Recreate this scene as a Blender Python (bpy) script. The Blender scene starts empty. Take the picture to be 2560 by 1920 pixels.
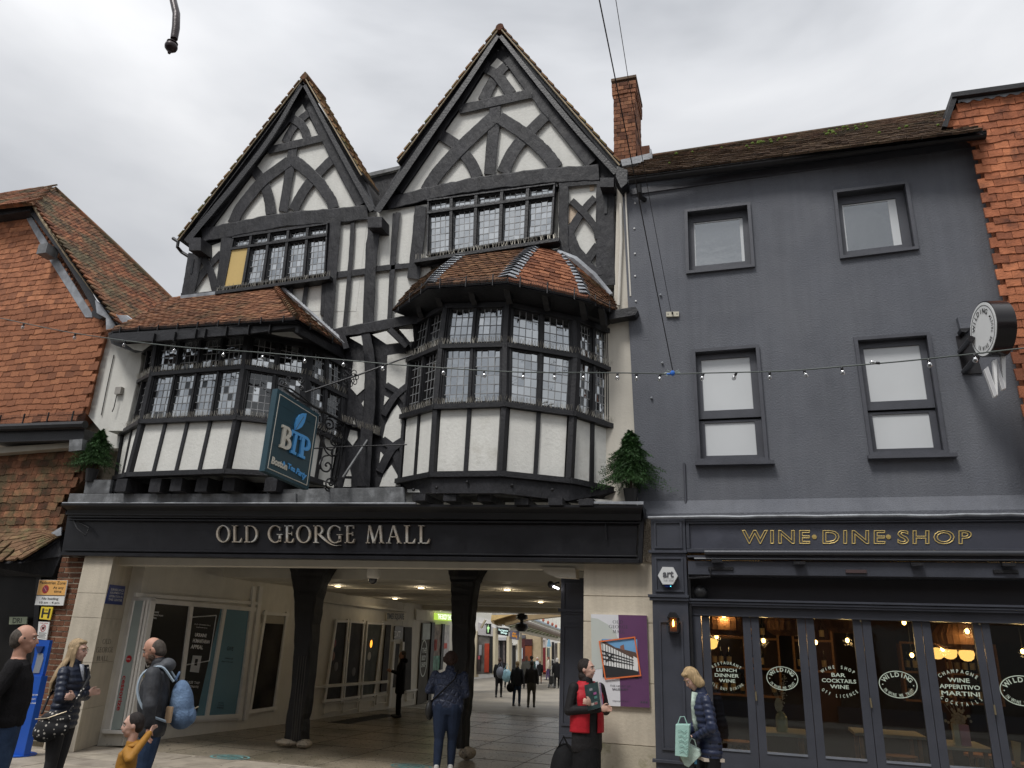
import bpy, bmesh, math, random
import numpy as np
from mathutils import Vector, Matrix
from mathutils.geometry import tessellate_polygon
random.seed(7)
R_ = math.radians
SC = bpy.context.scene
COL = SC.collection
# ---------------------------------------------------------------- camera
PITCH, ROLL, YAW = R_(19.09), R_(2.29), R_(-17.78)
FPX, CH = 1880.0, 1.65
_f = Vector((math.sin(YAW), math.cos(YAW), 0)); _r = Vector((math.cos(YAW), -math.sin(YAW), 0)); _u = Vector((0, 0, 1))
_f2 = _f*math.cos(PITCH) + _u*math.sin(PITCH); _u2 = _u*math.cos(PITCH) - _f*math.sin(PITCH)
_r3 = _r*math.cos(ROLL) + _u2*math.sin(ROLL); _u3 = _u2*math.cos(ROLL) - _r*math.sin(ROLL)
CAMP = Vector((0, 0, CH))
cd = bpy.data.cameras.new('camera'); cam = bpy.data.objects.new('camera', cd); COL.objects.link(cam)
cd.sensor_fit = 'HORIZONTAL'; cd.sensor_width = 36.0; cd.lens = FPX/2560*36.0
cd.clip_start = 0.05; cd.clip_end = 2000
mw = Matrix.Identity(4)
for i, v in enumerate((_r3, _u3, -_f2)):
    for j in range(3): mw[j][i] = v[j]
mw.translation = CAMP
cam.matrix_world = mw
SC.camera = cam
# ---------------------------------------------------------------- sky, sun, exposure
SC.view_settings.view_transform = 'Standard'; SC.view_settings.look = 'None'
SC.view_settings.gamma = 1.0; SC.view_settings.use_curve_mapping = False
SC.view_settings.exposure = 0.50
SUN_EL, SUN_AZ = R_(57), R_(200)          # high behind the camera, veiled by cloud
w = bpy.data.worlds.new('World'); SC.world = w; w.use_nodes = True
nt = w.node_tree; nt.nodes.clear()
def N(t, typ, **kw):
    n = t.nodes.new(typ)
    for k, v in kw.items(): setattr(n, k, v)
    return n
out = N(nt, 'ShaderNodeOutputWorld'); bg = N(nt, 'ShaderNodeBackground'); bg.inputs[1].default_value = 0.1
sky = N(nt, 'ShaderNodeTexSky', sky_type='NISHITA'); sky.sun_disc = False
sky.sun_elevation = SUN_EL; sky.sun_rotation = SUN_AZ
tc = N(nt, 'ShaderNodeTexCoord')
mp = N(nt, 'ShaderNodeMapping'); mp.inputs['Scale'].default_value = (1, 1, 2.2); mp.inputs['Location'].default_value = (0.35, 0.1, 0.0)
nz = N(nt, 'ShaderNodeTexNoise'); nz.inputs['Scale'].default_value = 1.5; nz.inputs['Detail'].default_value = 6; nz.inputs['Roughness'].default_value = .48
nz.inputs['Distortion'].default_value = .35
sx = N(nt, 'ShaderNodeSeparateXYZ')
cr = N(nt, 'ShaderNodeValToRGB')
e = cr.color_ramp.elements
e[0].position = .34; e[0].color = (2.9, 3.0, 3.18, 1); e[1].position = .66; e[1].color = (6.5, 6.52, 6.6, 1)
m_ = e_ = cr.color_ramp.elements.new(.48); m_.color = (4.7, 4.78, 4.95, 1)
# overcast: brighter towards the zenith
ze = N(nt, 'ShaderNodeMapRange'); ze.inputs[1].default_value = .0; ze.inputs[2].default_value = 1.0; ze.inputs[3].default_value = .72; ze.inputs[4].default_value = 2.1
zm = N(nt, 'ShaderNodeMix', data_type='RGBA', blend_type='MULTIPLY'); zm.inputs[0].default_value = 1
mx = N(nt, 'ShaderNodeMix', data_type='RGBA'); mx.inputs[0].default_value = .93
L = nt.links.new
L(tc.outputs['Generated'], mp.inputs[0]); L(mp.outputs[0], nz.inputs['Vector']); L(nz.outputs['Fac'], cr.inputs[0])
L(tc.outputs['Generated'], sx.inputs[0]); zp = N(nt, 'ShaderNodeMath', operation='POWER'); zp.inputs[1].default_value = 2.4; zp.use_clamp = True; L(sx.outputs[2], zp.inputs[0]); L(zp.outputs[0], ze.inputs[0])
L(cr.outputs[0], zm.inputs[6]); L(ze.outputs[0], zm.inputs[7])
L(sky.outputs[0], mx.inputs[6]); L(zm.outputs[2], mx.inputs[7]); L(mx.outputs[2], bg.inputs[0]); L(bg.outputs[0], out.inputs[0])
sl = bpy.data.lights.new('sun', 'SUN'); sl.energy = 1.5; sl.angle = R_(15); sl.color = (1, .975, .94)
so = bpy.data.objects.new('sun', sl); COL.objects.link(so)
sd = Vector((math.sin(SUN_AZ)*math.cos(SUN_EL), math.cos(SUN_AZ)*math.cos(SUN_EL), math.sin(SUN_EL)))
so.rotation_euler = sd.to_track_quat('Z', 'Y').to_euler(); so.location = (0, -5, 30)
# ---------------------------------------------------------------- projection helpers: a pixel of the survey photo -> a point on a real plane
def ray(x, y):
    return _r3*((x-1280)/FPX) - _u3*((y-960)/FPX) + _f2
def P(x, y, Y):
    d = ray(x, y); return CAMP + d*(Y/d.y)
def PX(x, y, X):
    d = ray(x, y); return CAMP + d*(X/d.x)
def PZ(x, y, Z=0.0):
    d = ray(x, y); return CAMP + d*((Z-CH)/d.z)
def HP(x, y, p0, n):
    d = ray(x, y); return CAMP + d*((p0-CAMP).dot(n)/d.dot(n))
class Crop:                     # survey sheets: crop coordinates -> full-photo pixels
    def __init__(s, ox, oy, k): s.ox, s.oy, s.k = ox, oy, k
    def px(s, u, v): return (s.ox+u*s.k, s.oy+v*s.k)
    def __call__(s, u, v, Y): return P(s.ox+u*s.k, s.oy+v*s.k, Y)
D = Crop(0, 0, 2560/2212)
S1 = Crop(400, 40, .43415); S2 = Crop(940, 40, .39773); S3 = Crop(0, 420, .42200); S4 = Crop(260, 700, .33755)
S5 = Crop(940, 600, .42194); S6 = Crop(1500, 150, .47920); S7 = Crop(1560, 700, .45208)
S8 = Crop(0, 1200, .43411); S9 = Crop(500, 1380, .32552); S10 = Crop(940, 1380, .32552); S11 = Crop(1360, 1360, .33761)
S12 = Crop(1700, 1420, .30137); S13 = Crop(2120, 1420, .30137); S14 = Crop(120, 1180, .45208); S15 = Crop(1560, 1240, .45208)
S16 = Crop(240, 1440, .27730); S17 = Crop(1100, 1440, .14467); S18 = Crop(1150, 1400, .12206); S19 = Crop(640, 960, .18079)
S20 = Crop(2370, 700, .19289); S21 = Crop(680, 820, .25316); S22 = Crop(0, 1540, .22905)
# ---------------------------------------------------------------- materials
MATS = {}
def mat(name, c, rough=.6, var=.12, nscale=6, bump=0.0, bscale=40, spec=.5, metal=0, rnd=0, c2=None, c2s=2.5, c2t=.55, wave=0, stretch=None, coat=0, emis=None, estr=0, alpha=None, ior=None, streak=0):
    if name in MATS: return MATS[name]
    m = bpy.data.materials.new(name); m.use_nodes = True; t = m.node_tree; t.nodes.clear(); l = t.links.new
    o = N(t, 'ShaderNodeOutputMaterial'); b = N(t, 'ShaderNodeBsdfPrincipled'); l(b.outputs[0], o.inputs[0])
    b.inputs['Roughness'].default_value = rough; b.inputs['Metallic'].default_value = metal
    b.inputs['Specular IOR Level'].default_value = spec; b.inputs['Coat Weight'].default_value = coat
    tcn = N(t, 'ShaderNodeTexCoord'); src = tcn.outputs['Object']
    if stretch:
        mpn = N(t, 'ShaderNodeMapping'); mpn.inputs['Scale'].default_value = stretch; l(src, mpn.inputs[0]); src = mpn.outputs[0]
    c = tuple(c)+(1,)
    n1 = N(t, 'ShaderNodeTexNoise'); n1.inputs['Scale'].default_value = nscale; n1.inputs['Detail'].default_value = 5; l(src, n1.inputs['Vector'])
    col = N(t, 'ShaderNodeValToRGB'); col.color_ramp.elements[0].position = .3; col.color_ramp.elements[1].position = .7
    col.color_ramp.elements[0].color = tuple(max(0, x*(1-var)) for x in c[:3])+(1,); col.color_ramp.elements[1].color = tuple(x*(1+var) for x in c[:3])+(1,)
    l(n1.outputs['Fac'], col.inputs[0]); cur = col.outputs[0]
    if c2:
        n2 = N(t, 'ShaderNodeTexNoise'); n2.inputs['Scale'].default_value = c2s; n2.inputs['Detail'].default_value = 6; n2.inputs['Roughness'].default_value = .65
        l(src, n2.inputs['Vector'])
        mr = N(t, 'ShaderNodeMapRange'); mr.inputs[1].default_value = c2t-.08; mr.inputs[2].default_value = c2t+.1
        mxn = N(t, 'ShaderNodeMix', data_type='RGBA'); l(n2.outputs['Fac'], mr.inputs[0]); l(mr.outputs[0], mxn.inputs[0])
        l(cur, mxn.inputs[6]); mxn.inputs[7].default_value = tuple(c2)+(1,); cur = mxn.outputs[2]
    if streak:
        ms = N(t, 'ShaderNodeMapping'); ms.inputs['Scale'].default_value = (9, 9, .6); l(tcn.outputs['Object'], ms.inputs[0])
        n3 = N(t, 'ShaderNodeTexNoise'); n3.inputs['Scale'].default_value = 1; n3.inputs['Detail'].default_value = 4; l(ms.outputs[0], n3.inputs['Vector'])
        r3 = N(t, 'ShaderNodeMapRange'); r3.inputs[1].default_value = .35; r3.inputs[2].default_value = .7; r3.inputs[3].default_value = 1; r3.inputs[4].default_value = 1-streak
        l(n3.outputs['Fac'], r3.inputs[0])
        mm = N(t, 'ShaderNodeMix', data_type='RGBA', blend_type='MULTIPLY'); mm.inputs[0].default_value = 1; l(cur, mm.inputs[6]); l(r3.outputs[0], mm.inputs[7]); cur = mm.outputs[2]
    if rnd:
        oi = N(t, 'ShaderNodeObjectInfo'); ge = N(t, 'ShaderNodeNewGeometry'); ad = N(t, 'ShaderNodeMath', operation='ADD'); fr = N(t, 'ShaderNodeMath', operation='FRACT')
        l(oi.outputs['Random'], ad.inputs[0]); l(ge.outputs['Random Per Island'], ad.inputs[1]); l(ad.outputs[0], fr.inputs[0])
        rr = N(t, 'ShaderNodeValToRGB'); el = rr.color_ramp.elements
        el[0].position = 0; el[0].color = (1-rnd, 1-rnd*1.05, 1-rnd*1.0, 1); el[1].position = 1; el[1].color = (1+rnd*.8, 1+rnd*.75, 1+rnd*.5, 1)
        q = el.new(.25); q.color = (1-rnd*.35, 1-rnd*.5, 1-rnd*.6, 1); q = el.new(.7); q.color = (1.05, 1, .95, 1)
        l(fr.outputs[0], rr.inputs[0])
        mm = N(t, 'ShaderNodeMix', data_type='RGBA', blend_type='MULTIPLY'); mm.inputs[0].default_value = 1; l(cur, mm.inputs[6]); l(rr.outputs[0], mm.inputs[7]); cur = mm.outputs[2]
    l(cur, b.inputs['Base Color'])
    if bump:
        n4 = N(t, 'ShaderNodeTexNoise'); n4.inputs['Scale'].default_value = bscale; n4.inputs['Detail'].default_value = 6; n4.inputs['Roughness'].default_value = .6; l(src, n4.inputs['Vector'])
        bp = N(t, 'ShaderNodeBump'); bp.inputs['Strength'].default_value = bump; bp.inputs['Distance'].default_value = .02; l(n4.outputs['Fac'], bp.inputs['Height'])
        l(bp.outputs[0], b.inputs['Normal'])
        rg = N(t, 'ShaderNodeMapRange'); rg.inputs[3].default_value = max(.05, rough-.12); rg.inputs[4].default_value = min(1, rough+.12); l(n4.outputs['Fac'], rg.inputs[0]); l(rg.outputs[0], b.inputs['Roughness'])
    if wave:
        wv = N(t, 'ShaderNodeTexWave', bands_direction='Z'); wv.inputs['Scale'].default_value = wave; wv.inputs['Distortion'].default_value = 1.5; l(tcn.outputs['Object'], wv.inputs['Vector'])
        bp = N(t, 'ShaderNodeBump'); bp.inputs['Strength'].default_value = .8; bp.inputs['Distance'].default_value = .03; l(wv.outputs['Fac'], bp.inputs['Height']); l(bp.outputs[0], b.inputs['Normal'])
    if emis: b.inputs['Emission Color'].default_value = tuple(emis)+(1,); b.inputs['Emission Strength'].default_value = estr
    MATS[name] = m; return m
def glassmat(name, refl=.12, tint=(.9, .95, .93), dark=None):
    """clear pane: transparent + glossy by fresnel; with dark= an opaque old pane over a dark room"""
    m = bpy.data.materials.new(name); m.use_nodes = True; t = m.node_tree; t.nodes.clear(); l = t.links.new
    o = N(t, 'ShaderNodeOutputMaterial'); g = N(t, 'ShaderNodeBsdfGlossy'); g.inputs['Roughness'].default_value = .02
    fr = N(t, 'ShaderNodeFresnel'); fr.inputs[0].default_value = 1.5
    ad = N(t, 'ShaderNodeMath', operation='ADD', use_clamp=True); ad.inputs[1].default_value = refl; l(fr.outputs[0], ad.inputs[0])
    mxs = N(t, 'ShaderNodeMixShader')
    if dark is None:
        b = N(t, 'ShaderNodeBsdfTransparent'); b.inputs[0].default_value = tuple(tint)+(1,)
        l(ad.outputs[0], mxs.inputs[0])
    else:
        b = N(t, 'ShaderNodeBsdfDiffuse'); b.inputs[0].default_value = tuple(dark)+(1,)
        oi = N(t, 'ShaderNodeObjectInfo'); ge = N(t, 'ShaderNodeNewGeometry'); a2 = N(t, 'ShaderNodeMath', operation='ADD'); f2 = N(t, 'ShaderNodeMath', operation='FRACT')
        l(oi.outputs['Random'], a2.inputs[0]); l(ge.outputs['Random Per Island'], a2.inputs[1]); l(a2.outputs[0], f2.inputs[0])
        mr = N(t, 'ShaderNodeMapRange'); mr.inputs[3].default_value = .84; mr.inputs[4].default_value = 1.08; l(f2.outputs[0], mr.inputs[0])
        mu = N(t, 'ShaderNodeMath', operation='MULTIPLY'); l(ad.outputs[0], mu.inputs[0]); l(mr.outputs[0], mu.inputs[1]); l(mu.outputs[0], mxs.inputs[0])
        nn = N(t, 'ShaderNodeTexNoise'); nn.inputs['Scale'].default_value = 9; tcn = N(t, 'ShaderNodeTexCoord'); l(tcn.outputs['Object'], nn.inputs['Vector'])
        bp = N(t, 'ShaderNodeBump'); bp.inputs['Strength'].default_value = .25; bp.inputs['Distance'].default_value = .006; l(nn.outputs['Fac'], bp.inputs['Height']); l(bp.outputs[0], g.inputs['Normal'])
        g.inputs[0].default_value = (.86, .89, .9, 1)
    l(b.outputs[0], mxs.inputs[1]); l(g.outputs[0], mxs.inputs[2]); l(mxs.outputs[0], o.inputs[0])
    MATS[name] = m; return m
def emit(name, c, s):
    if name in MATS: return MATS[name]
    m = bpy.data.materials.new(name); m.use_nodes = True; t = m.node_tree; t.nodes.clear()
    o = N(t, 'ShaderNodeOutputMaterial'); b = N(t, 'ShaderNodeEmission'); b.inputs[0].default_value = tuple(c)+(1,); b.inputs[1].default_value = s
    t.links.new(b.outputs[0], o.inputs[0]); MATS[name] = m; return m
TIMBER = mat('black_timber', (.020, .020, .0235), .58, .4, 4, 1.0, 11, .35, stretch=(1, 1, .5), c2=(.052, .050, .050), c2s=7, c2t=.66)
TIMBERW = mat('black_painted_wood', (.0145, .0145, .017), .45, .25, 7, .35, 30, .45)
PLASTER = mat('white_plaster', (.75, .745, .70), .85, .04, 3, .35, 22, .2, c2=(.60, .585, .53), c2s=2.2, c2t=.64, streak=.07)
RENDER = mat('dark_grey_render', (.128, .135, .155), .74, .10, 1.4, .5, 48, .3, c2=(.152, .159, .178), c2s=.6, c2t=.53, streak=.11)
GREYWOOD = mat('dark_grey_paint', (.050, .054, .068), .38, .12, 4, .12, 60, .5)
GREYTRIM = mat('grey_window_paint', (.072, .075, .089), .42, .12, 5, .15, 50, .5)
LEAD = mat('lead_flashing', (.36, .38, .41), .5, .22, 5, .35, 18, .5, c2=(.22, .23, .25), c2s=3, c2t=.55, streak=.25)
LEADD = mat('old_lead', (.16, .165, .17), .55, .3, 5, .4, 16, .4, c2=(.30, .31, .32), c2s=4, c2t=.6, streak=.35)
TILE = mat('orange_clay_tile', (.40, .172, .094), .8, .22, 9, .7, 45, .25, rnd=.32, c2=(.16, .07, .045), c2s=5, c2t=.66)
TILER = mat('weathered_roof_tile', (.245, .118, .070), .88, .3, 8, .8, 40, .2, rnd=.5, c2=(.11, .085, .05), c2s=3.2, c2t=.5)
TILEM = mat('mossy_roof_tile', (.13, .062, .038), .92, .35, 8, .9, 40, .15, rnd=.5, c2=(.055, .045, .026), c2s=3, c2t=.47)
TILEG = mat('lichen_roof_tile', (.26, .16, .09), .92, .3, 8, .8, 36, .15, rnd=.5, c2=(.13, .13, .05), c2s=4, c2t=.55)
BRICK = mat('red_brick', (.24, .115, .070), .85, .25, 9, .6, 45, .2, rnd=.55, c2=(.13, .07, .045), c2s=3, c2t=.6)
BRICKD = mat('brown_brick', (.165, .08, .05), .85, .25, 9, .6, 45, .2, rnd=.45)
MORTAR = mat('lime_mortar', (.42, .37, .29), .9, .2, 20, .5, 60, .1)
STONE = mat('cream_stone', (.56, .50, .40), .75, .08, 2.5, .25, 30, .3, c2=(.40, .36, .28), c2s=1.5, c2t=.62, streak=.14)
CREAM = mat('cream_paint', (.70, .67, .60), .6, .06, 4, .15, 40, .35, streak=.06)
WHITEP = mat('white_paint', (.74, .72, .68), .5, .05, 4, .15, 40, .4, c2=(.60, .58, .54), c2s=2.5, c2t=.66)
IRON = mat('wrought_iron', (.018, .018, .02), .4, .2, 9, .3, 60, .5, metal=.3)
BLACKP = mat('black_gloss_paint', (.0105, .011, .0135), .34, .2, 4, .035, 16, .45)
SPIKE = mat('spike_steel', (.55, .52, .45), .35, .1, 9, 0, 40, .5, metal=.8)
LATT = mat('lead_came', (.27, .275, .28), .5, .2, 20, 0, 40, .5, metal=.2)
OLDGLASS = glassmat('old_leaded_glass', .60, dark=(.02, .021, .022))
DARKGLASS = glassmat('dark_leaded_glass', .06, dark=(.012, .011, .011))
MIDGLASS = glassmat('brown_leaded_glass', .2, dark=(.05, .03, .02))
CLEAR = glassmat('clear_glass', .08)
FROST = mat('white_blind', (.62, .64, .65), .35, .03, 2, 0, 40, .5, coat=.4)
INNER = mat('dark_interior', (.03, .024, .02), .9, .3, 3)
# ---------------------------------------------------------------- mesh builder
ORG = {}
class MB:
    def __init__(s): s.v = []; s.f = []
    def add(s, vs, fs):
        b = len(s.v); s.v += [Vector(v) for v in vs]; s.f += [tuple(b+i for i in f) for f in fs]; return s
    def hexa(s, p):   # 0-3 front loop, 4-7 back loop
        return s.add(p, [(0, 1, 2, 3), (7, 6, 5, 4), (0, 4, 5, 1), (1, 5, 6, 2), (2, 6, 7, 3), (3, 7, 4, 0)])
    def box(s, x0, x1, y0, y1, z0, z1):
        return s.hexa([(x0, y0, z0), (x1, y0, z0), (x1, y0, z1), (x0, y0, z1), (x0, y1, z0), (x1, y1, z0), (x1, y1, z1), (x0, y1, z1)])
    def prism(s, pts, vec, bevel=0):
        pts = [Vector(p) for p in pts]; vec = Vector(vec); n = len(pts)
        tri = tessellate_polygon([pts])
        if bevel:
            c = sum(pts, Vector())/n; loops = []
            ins = []
            nrm = vec.normalized()
            for i in range(n):
                a, b, d = pts[i-1], pts[i], pts[(i+1) % n]
                e1 = (b-a).normalized(); e2 = (d-b).normalized(); n1 = e1.cross(nrm); n2 = e2.cross(nrm)
                h = (n1+n2); h = h/max(.5, h.length**2)*2 if h.length > 1e-6 else n1
                ins.append(h*bevel*.5)
            area = sum((pts[i].cross(pts[(i+1) % n])).dot(nrm) for i in range(n))
            sg = -1 if area > 0 else 1
            p1 = [p+sg*o for p, o in zip(pts, ins)]
            p2 = [p+vec.normalized()*bevel for p in pts]; p3 = [p+vec for p in pts]
            fs = [tuple(t_) for t_ in tri]
            for k in range(2):
                for i in range(n): fs.append((k*n+i, k*n+(i+1) % n, (k+1)*n+(i+1) % n, (k+1)*n+i))
            fs += [tuple(2*n+j for j in t_) for t_ in tri]
            return s.add(p1+p2+p3, fs)
        fs = [tuple(t_) for t_ in tri]+[tuple(n+j for j in t_) for t_ in tri]
        fs += [(i, (i+1) % n, n+(i+1) % n, n+i) for i in range(n)]
        return s.add(pts+[p+vec for p in pts], fs)
    def tube(s, pts, r, n=8, cap=True):
        pts = [Vector(p) for p in pts]; rings = []
        rs = r if isinstance(r, (list, tuple)) else [r]*len(pts)
        up = None
        for i, p in enumerate(pts):
            d = (pts[min(i+1, len(pts)-1)]-pts[max(i-1, 0)]).normalized()
            if up is None: up = Vector((0, 0, 1)) if abs(d.z) < .9 else Vector((0, 1, 0))
            a = d.cross(up)
            if a.length < 1e-4: a = d.cross(Vector((1, 0, 0)))
            a.normalize(); b = a.cross(d).normalized(); up = b
            rings.append([p+(a*math.cos(2*math.pi*k/n)+b*math.sin(2*math.pi*k/n))*rs[i] for k in range(n)])
        vs = [q for rg in rings for q in rg]; fs = []
        for i in range(len(pts)-1):
            for k in range(n): fs.append((i*n+k, i*n+(k+1) % n, (i+1)*n+(k+1) % n, (i+1)*n+k))
        if cap: fs += [tuple(range(n)), tuple((len(pts)-1)*n+k for k in range(n))]
        return s.add(vs, fs)
    def lathe(s, prof, c, ax=(0, 0, 1), n=16):   # prof: (r, h)
        ax = Vector(ax).normalized(); a = ax.orthogonal().normalized(); b = ax.cross(a); c = Vector(c)
        vs = [c+ax*h+(a*math.cos(2*math.pi*k/n)+b*math.sin(2*math.pi*k/n))*r for r, h in prof for k in range(n)]
        fs = [(i*n+k, i*n+(k+1) % n, (i+1)*n+(k+1) % n, (i+1)*n+k) for i in range(len(prof)-1) for k in range(n)]
        if prof[0][0] > 1e-5: fs.append(tuple(range(n)))
        if prof[-1][0] > 1e-5: fs.append(tuple((len(prof)-1)*n+k for k in range(n)))
        return s.add(vs, fs)
    def ell(s, c, r, n=12, m=8, rot=None):
        c = Vector(c); vs = []; fs = []
        for i in range(m+1):
            th = math.pi*i/m
            for k in range(n):
                ph = 2*math.pi*k/n
                v = Vector((r[0]*math.sin(th)*math.cos(ph), r[1]*math.sin(th)*math.sin(ph), r[2]*math.cos(th)))
                if rot: v = rot @ v
                vs.append(c+v)
        for i in range(m):
            for k in range(n): fs.append((i*n+k, i*n+(k+1) % n, (i+1)*n+(k+1) % n, (i+1)*n+k))
        return s.add(vs, fs)
    def build(s, name, m, parent=None, smooth=False, merge=False, **props):
        off = ORG.get(parent.name, Vector()) if parent else (props.pop('origin', None) or Vector())
        me = bpy.data.meshes.new(name)
        me.from_pydata([tuple(v-off) for v in s.v], [], s.f)
        bm = bmesh.new(); bm.from_mesh(me)
        if merge or smooth: bmesh.ops.remove_doubles(bm, verts=bm.verts, dist=1e-5)
        bmesh.ops.recalc_face_normals(bm, faces=bm.faces); bm.to_mesh(me); bm.free()
        if smooth:
            me.polygons.foreach_set('use_smooth', [True]*len(me.polygons))
            if smooth != 'all':
                try: me.set_sharp_from_angle(angle=R_(40))
                except Exception: pass
        me.materials.append(m)
        o = bpy.data.objects.new(name, me); COL.objects.link(o)
        if parent: o.parent = parent
        elif off.length: o.location = off
        ORG[o.name] = Vector(off)
        for k, v in props.items(): o[k] = v
        return o
def thing(name, label, cat, loc=(0, 0, 0), group=None):
    o = bpy.data.objects.new(name, None); COL.objects.link(o); o.location = loc; o.empty_display_size = .2
    o['label'] = label; o['category'] = cat
    if group: o['group'] = group
    ORG[o.name] = Vector(loc); return o
def tagt(o, label, cat, group=None):
    o['label'] = label; o['category'] = cat
    if group: o['group'] = group
    return o
def lerp(a, b, t): return a+(b-a)*t
def bil(q, u, v):   # q = tl, tr, br, bl ; u right, v down
    return lerp(lerp(q[0], q[1], u), lerp(q[3], q[2], u), v)
def qn(q):
    n = (q[1]-q[0]).cross(q[3]-q[0]).normalized()
    c = (q[0]+q[1]+q[2]+q[3])/4
    return n if n.dot(CAMP-c) > 0 else -n
def qbox(mb, q, u0, u1, v0, v1, front, back):
    n = qn(q); p = [bil(q, u0, v0), bil(q, u1, v0), bil(q, u1, v1), bil(q, u0, v1)]
    return mb.hexa([a+n*front for a in p]+[a-n*back for a in p])
def smoothline(pts, k=6):
    pts = [Vector((p[0], p[1], p[2] if len(p) > 2 else 0)) for p in pts]
    if len(pts) < 3:
        return [lerp(pts[0], pts[1], i/k) for i in range(k+1)]
    o = []
    for i in range(len(pts)-1):
        p0 = pts[i-1] if i else pts[0]*2-pts[1]; p1, p2 = pts[i], pts[i+1]; p3 = pts[i+2] if i+2 < len(pts) else pts[-1]*2-pts[-2]
        for j in range(k):
            t = j/k; o.append(.5*((2*p1)+(p2-p0)*t+(2*p0-5*p1+4*p2-p3)*t*t+(3*p1-p0-3*p2+p3)*t**3))
    o.append(pts[-1]); return o
_TC = [0]
def timber(parent, S, line, w, Y, t=.045, jit=1.0, m=None, name='timber', k=6, **kw):
    """a timber laid along a centre line of the survey sheet, w wide in sheet units, t proud of plane Y"""
    _TC[0] = (_TC[0]+3) % 11; t += _TC[0]*.0024
    ln = smoothline(line, k); n = len(ln); ws = w if isinstance(w, (list, tuple)) else (w, w)
    Lp, Rp = [], []
    for i, p in enumerate(ln):
        d = ln[min(i+1, n-1)]-ln[max(i-1, 0)]; d.normalize(); nn = Vector((-d.y, d.x, 0)); hw = lerp(ws[0], ws[1], i/(n-1))/2
        Lp.append(p+nn*(hw+random.uniform(-jit, jit))); Rp.append(p-nn*(hw+random.uniform(-jit, jit)))
    back = Y; f = Y-t; mb = MB(); bev = .006
    prof = []
    for i in range(n):
        a, b = Lp[i], Rp[i]; a2, b2 = lerp(a, b, .06), lerp(b, a, .06)
        prof.append([S(a.x, a.y, back), S(a.x, a.y, f+bev), S(a2.x, a2.y, f), S(b2.x, b2.y, f), S(b.x, b.y, f+bev), S(b.x, b.y, back)])
    vs = [p for r in prof for p in r]; fs = []
    for i in range(n-1):
        for j in range(5): fs.append((i*6+j, i*6+j+1, (i+1)*6+j+1, (i+1)*6+j))
    fs += [tuple(range(6)), tuple((n-1)*6+j for j in range(6))]
    mb.add(vs, fs); return mb.build(name, m or TIMBER, parent, **kw)
def poly(parent, S, pts, Y, t, m, name, back=0, bevel=0, **kw):
    mb = MB(); mb.prism([S(u, v, Y-t) for u, v in pts], (0, t+back, 0), bevel); return mb.build(name, m, parent, **kw)
def tilemesh(name, m, wob):
    mb = MB(); a = wob
    z = lambda: random.uniform(-a, a)
    x0, x1, y0, y1 = -.5, .5, -.5, .5
    xs = (x0, -.17, .17, x1)
    lower = [Vector((x, y0+z()*.6, .5+(.25 if abs(x) > .4 else 0)*a*3)) for x in xs]
    mb.v = []
    vs = lower + [Vector((x, y1, 0)) for x in xs] + [Vector((v.x, v.y, v.z-1.0)) for v in lower] + [Vector((x, y1, -1.)) for x in xs]
    fs = []
    for i in range(3): fs += [(i, i+1, 5+i, 4+i), (8+i, 12+i, 13+i, 9+i), (i, 8+i, 9+i, i+1)]
    fs += [(0, 4, 12, 8), (3, 11, 15, 7), (4, 5, 6, 7, 15, 14, 13, 12)]
    me = bpy.data.meshes.new(name); me.from_pydata([tuple(v) for v in vs], [], fs); me.materials.append(m); return me
TM = {}
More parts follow.
